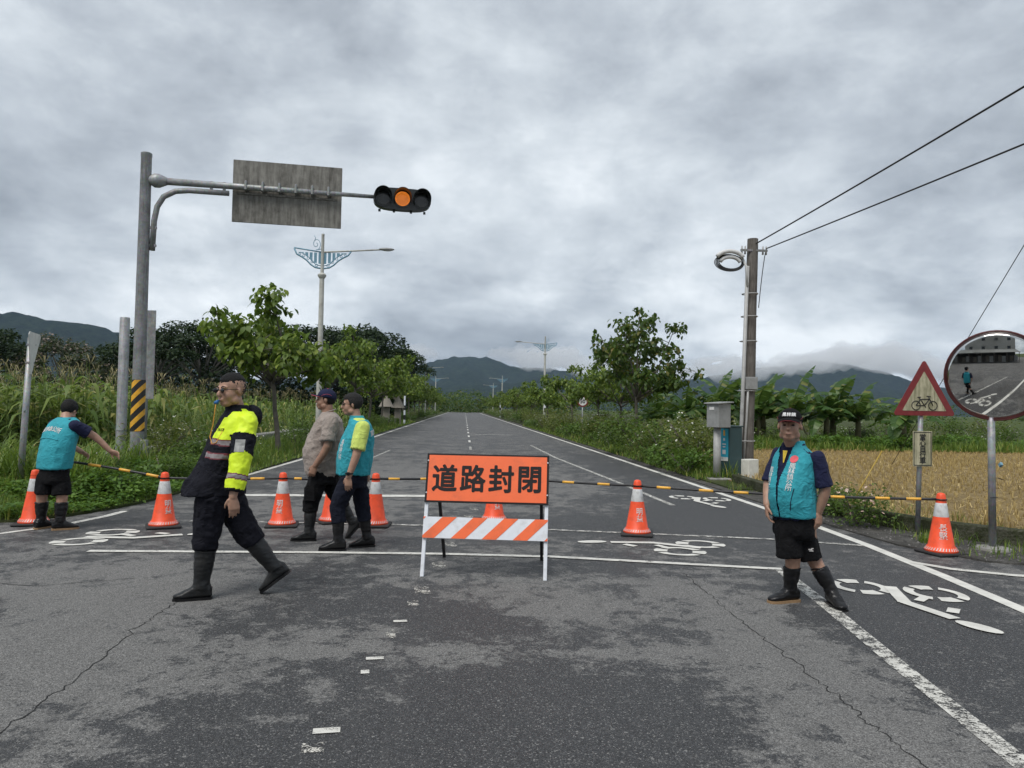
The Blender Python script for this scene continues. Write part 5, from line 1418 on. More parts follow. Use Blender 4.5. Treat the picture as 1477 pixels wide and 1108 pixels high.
# ---- the man in the teal vest beside him
def teal_man():
    e = person('man in teal vest, lime shirt and glasses walking left, no cap', (-1.245, 8.36, 0))
    F = 195.0; fr = Vector((math.cos(R(F)), math.sin(R(F)), 0)); lat = Vector((-math.sin(R(F)), math.cos(R(F)), 0))
    hd = Head((.010, .0, 1.592), 190, -2, 0, 1.0)
    T = [(.03, 0, .72, .160, .130), (.045, 0, .82, .170, .158), (.050, 0, .95, .175, .168), (.060, 0, 1.08, .180, .165), (.080, 0, 1.20, .185, .152), (.095, 0, 1.30, .188, .130), (.100, 0, 1.37, .178, .105), (.085, 0, 1.425, .115, .082), (.065, 0, 1.455, .075, .070)]
    SA = Vector((.105, 0, 1.345)) + lat * .190; SB = Vector((.10, 0, 1.345)) - lat * .190
    armA = [SA, Vector((.105, -.245, 1.045)), Vector((.030, -.26, .815))]; armB = [SB, Vector((.13, .25, 1.06)), Vector((.16, .24, .83))]
    body = MB(); hd.solid(body, 1.03); hd.neck(body, (.065, 0, 1.40), .062); torso(body, T, F, -.03)
    chain(body, armA, [.056, .046, .031]); chain(body, armB, [.056, .046, .031])
    hand(body, armA[2], (.0, .02, -1), (-1, .1, 0), (.1, 1, 0), .35, 1.04); hand(body, armB[2], (0, 0, -1), (-1, 0, 0), (0, -1, 0), .4)
    link('body', to_obj_mesh(body, .007, 3), 'skin', e, True)
    hd.features(e); hd.hair(e, 'hair_grey', .056, -.015, -.085, 1.10, 1.1); hd.glasses(e, 'glass_black', False)
    k = MB(); k.tube([Vector(armA[2]) + Vector((.005, 0, .035)) + Vector((.036 * math.cos(a), .036 * math.sin(a), .0)) for a in np.linspace(0, 2 * math.pi, 17)[:-1]], .010, 8, closed=True); w = k.build('wristwatch', 'rubber_black', e, True)
    k = MB(); k.box(Vector(armA[2]) + Vector((.0, -.042, .035)), (.036, .012, .036), bev=.004); k.build('watch_face', 'glass_black', w)
    sh = MB(); torso(sh, T, F, -.004)
    for A in (armA, armB):
        m = A[0].lerp(Vector(A[1]), .80); chain(sh, [A[0], A[0].lerp(m, .5), m], [.078, .078, .082], open_end=True)
    me = to_obj_mesh(sh, .0095, 2); wrinkle(me, [(.007, (9, 9, 6), .9, 1.4)], 12); link('shirt', me, 'lime_cloth', e, True)
    v = MB(); torso(v, [(r[0], r[1], r[2], r[3] + (.018 if r[2] < 1.26 else -.004), r[4] + .022) for r in T[1:-1]], F); torso(v, [(.085, 0, 1.40, .105, .09), (.07, 0, 1.445, .086, .082), (.062, 0, 1.47, .082, .080)], F)
    me = to_obj_mesh(v, .0098, 2); wrinkle(me, [(.009, (8, 8, 5), .78, 1.25), (.004, (18, 18, 10), .78, 1.3)], 9); vest = link('vest', me, 'vest_teal', e, True); bv = bvh(me)
    tm = text_mesh('鳳\n林\n鎮\n公\n所', .05, 0, line=.86); drape(tm, Vector((.08, 0, 1.10)) + fr * .6 + lat * .10, lat, (0, 0, 1), -fr, bv, .005); link('lettering', tm, 'white_print', e)
    tm = text_mesh('鳳林鎮公所', .066, .0006); drape(tm, Vector((.08, 0, 1.30)) - fr * .6, lat * -1, (0, 0, 1), fr, bv, .005, 1.0); link('lettering', tm, 'white_print', e)
    hipA, hipB = (.015, -.09, .76), (.075, .09, .76)
    legA = [hipA, (-.10, -.10, .47), (-.085, -.11, .10)]; legB = [hipB, (.135, .09, .48), (.195, .11, .10)]
    s = MB(); torso(s, [(.045, 0, .90, .155, .140), (.045, 0, .78, .165, .150), (.045, 0, .68, .158, .140)], F)
    chain(s, [hipA, (-.055, -.10, .60), (-.105, -.10, .47), (-.085, -.105, .30)], [.105, .095, .082, .076], open_end=True); chain(s, [hipB, (.115, .09, .60), (.135, .09, .47), (.165, .10, .30)], [.105, .096, .084, .076], open_end=True)
    me = to_obj_mesh(s, .0105, 2); wrinkle(me, [(.009, (9, 9, 11), .25, .85)], 14); link('jeans', me, 'jean_navy', e, True)
    boot(e, legA[1], (-.085, -.11, .098), (-1, -.12, 0), 'rubber_black', 'rubber_black', .285, .066); boot(e, legB[1], (.200, .11, .098), (-.95, -.1, -.04), 'rubber_black', 'rubber_black', .285, .066)
teal_man()

# ---- the police officer
def officer():
    e = person('police officer in navy and neon yellow jacket striding left with a blue whistle', (-1.965, 6.28, 0))
    F = 214.0; fr = Vector((math.cos(R(F)), math.sin(R(F)), 0)); lat = Vector((-math.sin(R(F)), math.cos(R(F)), 0))
    hd = Head((.065, -.055, 1.690), 236, -3, 0, 1.13)
    T = [(-.02, 0, .80, .175, .165), (-.035, 0, .90, .185, .172), (-.01, 0, 1.05, .188, .165), (.025, 0, 1.18, .192, .152), (.065, 0, 1.30, .198, .140), (.098, 0, 1.40, .198, .122), (.112, .0, 1.465, .182, .102), (.112, 0, 1.515, .115, .083), (.100, 0, 1.545, .082, .076)]
    SA = Vector((.118, .0, 1.425)) + lat * .195; SB = Vector((.118, 0, 1.425)) - lat * .195
    armA = [SA, Vector((.215, -.265, 1.135)), Vector((.185, -.33, .855))]; armB = [SB, Vector((.0, .24, 1.16)), Vector((-.06, .20, .92))]
    body = MB(); hd.solid(body, 1.06); hd.neck(body, (.105, 0, 1.50), .064); torso(body, T, F, -.035)
    chain(body, armA, [.056, .046, .032]); chain(body, armB, [.056, .046, .032])
    hand(body, armA[2], (.12, .0, -1), (-.85, -.4, 0), (-.4, .9, 0), .30, 1.08, .6); hand(body, armB[2], (-.1, 0, -1), (-.9, .3, 0), (.2, -1, 0), .4)
    link('body', to_obj_mesh(body, .0065, 3), 'skin', e, True)
    hd.features(e, eyes=False); hd.hair(e, 'hair_black', .056, .016, -.050, 1.03, 1.3, .012); hd.glasses(e)
    k = MB(); k.tube([hd.p(.100, 0, -.072), hd.p(.132, -.002, -.077)], [.008, .009], 8); k.tube([hd.p(.132, -.014, -.086), hd.p(.132, .014, -.086)], .013, 10); k.build('whistle', 'whistle_blue', e, True)
    # jacket: torso, flared skirt and sleeves
    j = MB(); torso(j, [(r[0], r[1], r[2], r[3], r[4]) for r in T[2:-1]], F, .022)
    torso(j, [(-.065, -.01, .835, .195, .235), (-.05, -.01, .92, .195, .215), (-.02, 0, 1.0, .195, .195), (.0, 0, 1.10, .19, .175)], F, .012)
    torso(j, [(-.155, -.02, .865, .06, .16), (-.13, -.02, .95, .06, .15), (-.08, 0, 1.05, .06, .13)], F, .01)
    chain(j, [armA[0], armA[0].lerp(Vector(armA[1]), .5), armA[1], Vector(armA[1]).lerp(armA[2], .85)], [.084, .088, .082, .070], open_end=True); chain(j, [armB[0], armB[1], Vector(armB[1]).lerp(armB[2], .85)], [.092, .086, .072], open_end=True)
    torso(j, [(.105, 0, 1.48, .115, .098), (.098, 0, 1.545, .096, .090), (.094, 0, 1.57, .092, .088)], F)
    me = to_obj_mesh(j, .0088, 2); wrinkle(me, [(.008, (7, 7, 7), .85, 1.45), (.004, (15, 15, 13), .85, 1.45)], 21)
    A0, A1, A2 = Vector(armA[0]), Vector(armA[1]), Vector(armA[2])
    def near(p, a, b):
        d = b - a; t = max(0, min(1, (p - a).dot(d) / d.dot(d))); return (p - a - d * t).length, t
    def reg(c, n):
        best = None
        for sgn, (a0, a1, a2) in ((1, (A0, A1, A2)), (-1, (Vector(armB[0]), Vector(armB[1]), Vector(armB[2])))):
            d1, t1 = near(c, a0, a1); d2, t2 = near(c, a1, a2)
            ll = (c - Vector((.08, 0, 0))).dot(lat) * sgn
            if min(d1, d2) < .112 and (ll > .195 or (d2 < d1 and ll > .10)) and c.z < a0.z + .02:
                if d1 <= d2:
                    if t1 < .34: return 1
                    if t1 > .80 and (t1 - .80) * 3.2 + abs((c - a1).dot(fr)) * -3.5 > 0.05: return 1
                    return 0
                if t2 > .80: return 0
                if .40 < t2 < .56: return 2 if .43 < t2 < .53 else 3
                return 1
        q = c - Vector((.08, 0, 0)); l_ = q.dot(lat); f_ = q.dot(fr)
        zs = c.z - .28 * abs(l_)  * 0 + .30 * (l_ - .05)      # bands run down towards the sleeve
        if f_ > -.02 and c.z > 1.0:
            if l_ < .012: return 0
            for z0 in (1.135, 1.245):
                if z0 < c.z + .10 * abs(l_) - .01 < z0 + .052: return 2 if z0 + .010 < c.z + .10 * abs(l_) - .01 < z0 + .042 else 3
            if c.z + .10 * abs(l_) > 1.305 and c.z < 1.465 + .10 * (abs(l_) > .12): return 1 if abs(l_) > .02 + max(0, c.z - 1.40) * .9 else 0
        if f_ <= -.02 and c.z > 1.34 and abs(l_) > .10 and c.z < 1.54: return 1
        if abs(l_) > .135 and 1.40 < c.z < 1.53: return 1
        return 0
    paint(me, reg); jk = link('jacket', me, ['police_navy', 'hi_vis_yellow', 'reflective_grey', 'tape_maroon'], e, True); bv = bvh(me)
    k = MB(); P = A0.lerp(A1, .60); o = Vector((.02, -.5, 0)); k.box((0, 0, 0), (.078, .095, .001)); tm = bmesh.new(); tm.from_mesh(k.mesh('t')); bmesh.ops.subdivide_edges(tm, edges=tm.edges, cuts=3, use_grid_fill=True); pm = bpy.data.meshes.new('sleeve_patch'); tm.to_mesh(pm); tm.free()
    drape(pm, P + Vector((.0, -.4, .0)), (1, 0, 0), (0, 0, 1), (0, 1, 0), bv, .004); link('sleeve_patch', pm, 'box_grey', jk)
    tm = text_mesh('POLICE', .030, .0006); drape(tm, Vector((.08, 0, 1.37)) + fr * .6 + lat * .10, lat, (0, 0, 1), -fr, bv, .005); link('lettering', tm, 'police_navy', jk)
    k = MB(); P = []
    for i in range(9):
        z = 1.59 - i * .02; a = -.09 + i * .012
        h = bv.ray_cast(Vector((.10, 0, z)) + fr * .6 + lat * .03, -fr, 1.0)
    lan = [hd.p(.135, 0, -.095), hd.p(.140, -.006, -.15), hd.p(.145, -.02, -.24), Vector((-.060, -.165, 1.31)), Vector((-.035, -.185, 1.255)), Vector((.0, -.19, 1.265)), Vector((.055, -.18, 1.38))]
    k.tube(lan, .0042, 6); k.build('lanyard', 'cord_orange', e, True)
    k = MB(); k.tube([hd.p(-.10, .03, -.115), hd.p(-.115, .0, -.125), hd.p(-.10, -.04, -.12)], .024, 8); k.build('hood_roll', 'hi_vis_yellow', jk, True)
    k = MB(); hc = Vector((.125, .03, 1.475)) - fr * .095; k.ell(hc, (.070, .105, .095), 16, 10, rot=Matrix.Rotation(R(F), 3, 'Z')); me = to_obj_mesh(k, .01, 2); wrinkle(me, [(.008, (12, 12, 8), 1.3, 1.6)], 4); link('hood', me, 'police_navy', jk, True)
    hipA, hipB = (-.05, -.10, .82), (.02, .09, .82)
    legA = [hipA, (-.085, -.09, .475), (-.115, -.10, .10)]; legB = [hipB, (.185, .08, .50), (.405, .10, .215)]
    s = MB(); torso(s, [(-.015, 0, .98, .165, .150), (-.015, 0, .86, .175, .165), (-.015, 0, .76, .165, .155)], F)
    chain(s, [hipA, (-.075, -.09, .64), (-.090, -.09, .48), (-.095, -.095, .40)], [.125, .115, .105, .094], open_end=True); chain(s, [hipB, (.095, .08, .66), (.19, .08, .50), (.265, .085, .42)], [.122, .115, .108, .088], open_end=True)
    me = to_obj_mesh(s, .0105, 2); wrinkle(me, [(.010, (9, 9, 9), .38, .95)], 17); link('trousers', me, 'police_navy', e, True)
    boot(e, legA[1], (-.115, -.10, .098), (-.97, -.24, -.0), 'rubber_grey', 'rubber_black', .30, .078); boot(e, legB[1], (.420, .10, .205), (-.80, -.10, -.60), 'rubber_grey', 'rubber_black', .28, .076)
officer()
# ------------------------------------------------------------------ vegetation
m_leaf('tree_leaf', [(0.0, (0.063, 0.113, 0.022)), (0.45, (0.112, 0.178, 0.030)), (0.8, (0.182, 0.256, 0.041)), (1.0, (0.277, 0.329, 0.061))], 0.42)
m_leaf('tree_leaf_dark', [(0.0, (0.032, 0.066, 0.017)), (0.5, (0.059, 0.109, 0.025)), (0.85, (0.095, 0.152, 0.033)), (1.0, (0.220, 0.174, 0.045))], 0.42)
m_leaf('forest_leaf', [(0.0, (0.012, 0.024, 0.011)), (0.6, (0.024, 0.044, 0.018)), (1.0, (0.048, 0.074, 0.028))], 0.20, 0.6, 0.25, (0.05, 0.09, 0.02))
m_leaf('blossom_leaf', [(0.0, (0.030, 0.048, 0.024)), (0.6, (0.07, 0.085, 0.05)), (0.8, (0.20, 0.16, 0.14)), (1.0, (0.30, 0.24, 0.21))], 0.2, 0.6, 0.25)
m_leaf('shrub_leaf', [(0.0, (0.043, 0.084, 0.020)), (0.6, (0.089, 0.157, 0.030)), (1.0, (0.151, 0.228, 0.044))], 0.42)
m_leaf('lime_leaf', [(0.0, (0.060, 0.120, 0.018)), (0.6, (0.095, 0.180, 0.028)), (1.0, (0.14, 0.23, 0.045))], 0.35)
m_leaf('olive_leaf', [(0.0, (0.085, 0.108, 0.026)), (0.6, (0.144, 0.170, 0.042)), (1.0, (0.220, 0.235, 0.065))], 0.42)
m_leaf('grass_blade', [(0.0, (0.078, 0.143, 0.024)), (0.6, (0.157, 0.247, 0.041)), (0.9, (0.254, 0.328, 0.062)), (1.0, (0.470, 0.396, 0.134))], 0.42)
m_leaf('weed_leaf', [(0.0, (0.052, 0.114, 0.020)), (0.6, (0.101, 0.206, 0.031)), (1.0, (0.166, 0.286, 0.050))], 0.42)
m_leaf('corn_leaf', [(0.0, (0.076, 0.131, 0.031)), (0.5, (0.144, 0.217, 0.052)), (0.85, (0.230, 0.293, 0.077)), (1.0, (0.520, 0.460, 0.170))], 0.42)
m_leaf('corn_tassel', [(0.0, (0.22, 0.19, 0.09)), (1.0, (0.36, 0.30, 0.16))], 0.2)
m_leaf('banana_leaf', [(0.0, (0.039, 0.090, 0.022)), (0.6, (0.071, 0.144, 0.033)), (0.93, (0.138, 0.213, 0.055)), (1.0, (0.276, 0.237, 0.088))], 0.38, 0.38)
m_leaf('straw', [(0.0, (0.216, 0.151, 0.060)), (0.5, (0.454, 0.338, 0.143)), (1.0, (0.648, 0.510, 0.239))], 0.2, 0.7, 0.2, (0.4, 0.3, 0.1))
m_leaf('white_petal', [(0.0, (0.55, 0.55, 0.48)), (1.0, (0.75, 0.74, 0.66))], 0.2)
m_leaf('pink_petal', [(0.0, (0.62, 0.40, 0.34)), (1.0, (0.80, 0.62, 0.54))], 0.2)
m_plain('bark', (0.135, 0.120, 0.100), 0.95, var=0.35, scale=6, bump=0.6, bscale=40)
m_plain('bark_dark', (0.060, 0.055, 0.048), 0.95, var=0.3, scale=5)
m_plain('bark_pale', (0.155, 0.145, 0.130), 0.95, var=0.3, scale=5)
m_plain('banana_stem', (0.10, 0.095, 0.045), 0.8, var=0.4, scale=6)

def leaf_t(L=1.0, W=.5, droop=.35, fold=.12, n=3):
    """leaf along +X, folded on its midrib, arching down"""
    V, F = [], []
    for i in range(n + 1):
        u = i / n; x = L * u; z = -droop * L * u * u; w = W * .5 * (math.sin(math.pi * min(1, .12 + u * .88)) ** .8) if 0 < i < n else (.02 if i == 0 else 0.001)
        V += [(x, w, z + fold * w), (x, 0, z), (x, -w, z + fold * w)]
    for i in range(n):
        a = 3 * i
        for k in (0, 1): F += [(a + k, a + k + 1, a + k + 4), (a + k, a + k + 4, a + k + 3)]
    V, F = np.array(V), np.array(F)
    keep = [f for f in F if len({tuple(np.round(V[j], 4)) for j in f}) == 3]
    return V, np.array(keep)
LEAF = leaf_t(1, .62, .35, .15, 3)
LEAF2 = (np.array([(0, 0, 0), (.5, .26, .05), (1, 0, -.12), (.5, -.26, .05)]), np.array([(0, 2, 1), (0, 3, 2)]))
BLADE = (np.array([(0, .5, 0), (0, -.5, 0), (.10, .38, .5), (.10, -.38, .5), (.42, 0, 1)]), np.array([(0, 1, 3), (0, 3, 2), (2, 3, 4)]))

def limb_tree(seed, H, fork, spread, nl, sub=3, r0=.085, lean=0.05, upw=.9):
    rn = random.Random(seed); tb = MB(); tips = []
    top = Vector((rn.uniform(-lean, lean) * H, rn.uniform(-lean, lean) * H, fork * H))
    pts = [Vector((0, 0, 0)).lerp(top, i / 5) + Vector((rn.gauss(0, .015), rn.gauss(0, .015), 0)) * (i > 0) for i in range(6)]
    tb.tube(pts, [r0 * (1 - .07 * i) for i in range(6)], 8)
    for i in range(nl):
        a = 2 * math.pi * (i + rn.uniform(-.25, .25)) / nl
        ln = rn.uniform(.75, 1.05); base = pts[4].lerp(pts[5], rn.uniform(.2, 1)) if i else pts[5]
        if i == 0: tgt = Vector((top.x + rn.uniform(-.2, .2), top.y, H * .97))
        else:
            tgt = top + Vector((math.cos(a) * spread * ln, math.sin(a) * spread * ln, (H - top.z) * rn.uniform(.15, .85) * upw))
        mid = base.lerp(tgt, .5) + Vector((rn.gauss(0, .1), rn.gauss(0, .1), -.10 * (tgt - base).length + rn.gauss(0, .08) + .12))
        q = [base, base.lerp(mid, .55) , mid, mid.lerp(tgt, .55), tgt]
        tb.tube(q, [r0 * .55, r0 * .45, r0 * .34, r0 * .24, r0 * .12], 6)
        tips += [(tgt, 1.0), (q[3], .8), (mid, .55)]
        for s in range(sub):
            b = q[2].lerp(q[4], rn.random()); d = Vector((rn.gauss(0, 1), rn.gauss(0, 1), rn.uniform(-.2, .9))).normalized() * rn.uniform(.35, .8) * spread * .62
            tb.tube([b, b + d * .5 + Vector((0, 0, .05)), b + d], [r0 * .2, r0 * .15, r0 * .08], 5)
            tips += [(b + d, 1.0), (b + d * .55, .7)]
    return tb, tips

def whorls(tips, seed, n=14, size=.23, spread=.16, dens=1.0, droop=(.1, .9), tmpl=None):
    rg = np.random.default_rng(seed); Y, P, S, T = [], [], [], []
    for c, w in tips:
        for _ in range(2 if w > .9 else 1):
            k = max(3, int(n * w * dens)); o = np.array(c) + rg.normal(0, spread, 3) * (1, 1, .7)
            Y.append(rg.uniform(0, 2 * math.pi, k)); P.append(rg.uniform(droop[0], droop[1], k)); S.append(size * rg.uniform(.65, 1.2, k))
            T.append(o + rg.normal(0, spread * .75, (k, 3)))
    Y, P, S, T = map(np.concatenate, (Y, P, S, T))
    tv, tf = tmpl or LEAF
    return scatter(tv, tf, rot_np(Y, P, rg.normal(0, .3, len(Y))), T, S)

def make_tree(name, seed, H, fork, spread, nl, mats, leafsize=.23, n=14, sub=3, r0=.085, dens=1.0, lean=.05, sp=.16, upw=.9):
    tb, tips = limb_tree(seed, H, fork, spread, nl, sub, r0, lean, upw)
    e = empty(name)
    tb.build('trunk', mats[0], e, True)
    V, F = whorls(tips, seed + 50, n, leafsize, sp, dens)
    tag(link('crown', tri_mesh('crown', V, F), mats[1], e), kind='stuff')
    return e

# the two rows of young roadside trees
TV = [make_tree('roadside_tree', 21, 5.0, .47, 1.85, 9, ('bark', 'tree_leaf'), .24, 14, 6, lean=.07, dens=1.1, sp=.17),
      make_tree('roadside_tree', 34, 5.4, .48, 1.75, 8, ('bark', 'tree_leaf'), .24, 14, 6, dens=1.1),
      make_tree('roadside_tree', 48, 5.2, .44, 1.9, 8, ('bark', 'tree_leaf'), .23, 14, 6, dens=1.05),
      make_tree('roadside_tree', 63, 6.0, .38, 1.95, 11, ('bark', 'tree_leaf_dark'), .22, 15, 6, dens=1.15, lean=.02)]
used = set()
def put_tree(v, x, y, rz, s, label, cat='tree', group=None):
    o = TV[v] if v not in used else copy_tree(TV[v])
    used.add(v)
    o.location = (x, y, 0); o.rotation_euler = (0, 0, R(rz)); o.scale = (s, s, s); tag(o, label, cat, group); return o
GL, GR = 'young trees along the left verge', 'young trees along the right verge'
put_tree(0, -5.55, 23, 20, 1.0, 'leaning young tree with big drooping leaves in front of the street lamp', group=GL)
LT = [(-5.9, 42, 1), (-6.1, 49, 2), (-5.9, 55, 0), (-6.4, 62, 1), (-6.1, 69, 2), (-6.2, 77, 0), (-6.2, 85, 1), (-6.2, 93, 2), (-6.2, 102, 0), (-6.2, 112, 1), (-6.2, 122, 2), (-6.2, 134, 0), (-6.3, 147, 1), (-6.3, 160, 2), (-6.3, 175, 0)]
ordn = ['second', 'third', 'fourth', 'fifth', 'sixth', 'seventh', 'eighth', 'ninth', 'tenth', 'eleventh', 'twelfth', 'thirteenth', 'fourteenth', 'fifteenth', 'sixteenth']
for i, (x, y, v) in enumerate(LT):
    put_tree(v, x + random.uniform(-.2, .2), y, i * 77 % 360, random.uniform(.93, 1.08), f'{ordn[i]} young tree of the left verge row, counted from the junction', group=GL)
put_tree(3, 7.10, 30, 200, .98, 'tallest dark leaved tree of the right verge, behind the flowering shrubs', group=GR)
RT = [(7.35, 34.5, 2), (7.0, 38, 1), (6.9, 46, 2), (6.4, 55, 0), (6.5, 72, 2), (6.3, 80, 1), (6.4, 88, 0), (6.5, 97, 2), (6.4, 108, 1), (6.4, 120, 0), (6.5, 135, 2), (6.5, 158, 1), (6.5, 175, 2)]
for i, (x, y, v) in enumerate(RT):
    put_tree(v, x, y, i * 113 % 360, random.uniform(.74, .86), f'{ordn[i]} young tree of the right verge row, counted from the junction', group=GR)

# ---- woodland
def clump_tree(name, seed, H, rad, nclump, mat, bark, leaf=.34, per=150, flat=.42, low=.52, trunks=1):
    rn = random.Random(seed); rg = np.random.default_rng(seed); e = empty(name); tb = MB()
    cs = []
    for i in range(nclump):
        a = i * 2.399 + rn.uniform(-.3, .3); r = rad * math.sqrt((i + .5) / nclump)
        z = H * (low + (1 - low) * (1 - (r / rad) ** 2 * .62)) - rn.uniform(0, .12 * H)
        cs.append((Vector((r * math.cos(a), r * math.sin(a), z)), rad * rn.uniform(.24, .36)))
    for tnk in range(trunks):
        bx, by = rn.uniform(-.3, .3) * (trunks > 1), rn.uniform(-.3, .3) * (trunks > 1)
        f = Vector((bx * 2.2, by * 2.2, H * rn.uniform(.30, .42)))
        tb.tube([(bx, by, 0), (bx * 1.3, by * 1.3, f.z * .5), f], [H * .020, H * .016, H * .013], 7)
        for c, r in cs[tnk::trunks][:9]:
            m = f.lerp(c, .5) + Vector((rn.gauss(0, .2), rn.gauss(0, .2), .3))
            tb.tube([f, m, c], [H * .010, H * .007, H * .003], 5)
    tb.build('trunk', bark, e, True)
    Ts, Ss, Ys, Ps = [], [], [], []
    for c, r in cs:
        d = rg.normal(0, 1, (per, 3)); d /= np.linalg.norm(d, axis=1)[:, None]; d[:, 2] = np.where(d[:, 2] < -.25, -d[:, 2] * .6, d[:, 2])
        rr = r * rg.uniform(.55, 1.06, per) ** .6
        Ts.append(np.array(c) + d * rr[:, None] * np.array([1, 1, flat * 1.6])); Ss.append(leaf * rg.uniform(.6, 1.3, per)); Ys.append(np.arctan2(d[:, 1], d[:, 0]) + rg.normal(0, .7, per)); Ps.append(rg.uniform(-.5, .9, per))
    T, S, Y, P = map(np.concatenate, (Ts, Ss, Ys, Ps))
    V, F = scatter(LEAF2[0] * (1, 1.5, 1), LEAF2[1], rot_np(Y, P, rg.normal(0, .5, len(Y))), T, S)
    tag(link('crown', tri_mesh('crown', V, F), mat, e), kind='stuff')
    return e
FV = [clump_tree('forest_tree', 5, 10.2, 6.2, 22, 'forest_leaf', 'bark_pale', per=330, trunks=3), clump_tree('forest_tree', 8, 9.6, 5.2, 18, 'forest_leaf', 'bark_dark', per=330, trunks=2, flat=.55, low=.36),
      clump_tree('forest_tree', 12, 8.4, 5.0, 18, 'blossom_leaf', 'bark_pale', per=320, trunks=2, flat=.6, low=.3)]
FL = [(-53, 84, 1, .98, 'dark woodland tree at the far left edge of the cornfield'), (-46, 88, 2, .98, 'greyish blossoming tree behind the cornfield under the hill'),
      (-40, 96, 1, .80, 'low dark tree right of the blossoming tree'), (-34.5, 86, 0, .93, 'broad dark umbrella tree behind the signal mast'), (-28.5, 84, 0, 1.0, 'umbrella crowned dark tree behind the police officer'),
      (-21.5, 84, 1, 1.04, 'dense dark tree behind the leaning young tree'), (-15.5, 86, 0, 1.02, 'dark umbrella tree behind the winged street lamp'), (-11.5, 92, 1, 1.12, 'tallest dark tree rising above the left verge row'),
      (-60, 95, 0, 1.0, 'dark tree at the wood\'s outer left end'), (-44, 104, 0, .9, 'dark tree in the second rank behind the blossoming tree'), (-31, 100, 1, .95, 'dark tree in the second rank behind the umbrella trees'),
      (-24, 98, 0, .95, 'dark spreading tree in the second rank of the wood'), (-17, 100, 1, .98, 'dark tree in the second rank behind the street lamp'), (-11, 108, 0, .95, 'dark tree in the last rank beside the verge row')]
fu = set()
for i, (x, y, v, s, lb) in enumerate(FL):
    o = FV[v] if v not in fu else copy_tree(FV[v]); fu.add(v)
    o.location = (x, y, 0); o.rotation_euler = (0, 0, i * 1.7); o.scale = (s, s, s); tag(o, lb, 'tree', 'dark trees behind the cornfield')
k = MB()
# a far band of trees closing the view down the road and over the fields
rg = np.random.default_rng(77)
Ts, Ss = [], []
for i in range(150):
    if i < 46: x, y, h = rg.uniform(-26, 34), rg.uniform(232, 275), rg.uniform(4, 8)
    elif i < 100: x, y, h = rg.uniform(20, 260), rg.uniform(150, 330), rg.uniform(3, 7)
    else: x, y, h = rg.uniform(-210, -60), rg.uniform(120, 200), rg.uniform(5, 9)
    n_ = 260; d = rg.normal(0, 1, (n_, 3)); d /= np.linalg.norm(d, axis=1)[:, None]
    Ts.append(np.array([x, y, h * .5]) + d * np.array([h * .65, h * .6, h * .48])); Ss.append(rg.uniform(.35, .9, n_))
T, S = np.concatenate(Ts), np.concatenate(Ss); n_ = len(S)
V, F = scatter(LEAF2[0] * (1, 1.7, 1), LEAF2[1], rot_np(rg.uniform(0, 6.3, n_), rg.uniform(-.6, .9, n_), rg.normal(0, .5, n_)), T, S)
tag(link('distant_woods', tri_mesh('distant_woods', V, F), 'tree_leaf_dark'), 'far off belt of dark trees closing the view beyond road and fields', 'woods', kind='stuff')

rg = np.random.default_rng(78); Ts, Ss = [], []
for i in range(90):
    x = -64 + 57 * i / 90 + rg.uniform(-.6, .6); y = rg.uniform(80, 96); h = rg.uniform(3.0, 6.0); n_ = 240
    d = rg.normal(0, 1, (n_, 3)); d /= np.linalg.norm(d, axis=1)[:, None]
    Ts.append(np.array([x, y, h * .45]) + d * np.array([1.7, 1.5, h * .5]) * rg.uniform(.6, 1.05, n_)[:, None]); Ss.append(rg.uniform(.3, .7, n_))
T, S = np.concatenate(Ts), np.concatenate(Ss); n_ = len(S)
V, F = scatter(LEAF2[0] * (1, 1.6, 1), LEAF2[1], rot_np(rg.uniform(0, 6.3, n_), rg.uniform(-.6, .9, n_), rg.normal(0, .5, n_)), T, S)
tag(link('undergrowth', tri_mesh('undergrowth', V, F), 'forest_leaf'), 'deep dark undergrowth filling the wood behind the maize', 'undergrowth', kind='stuff')

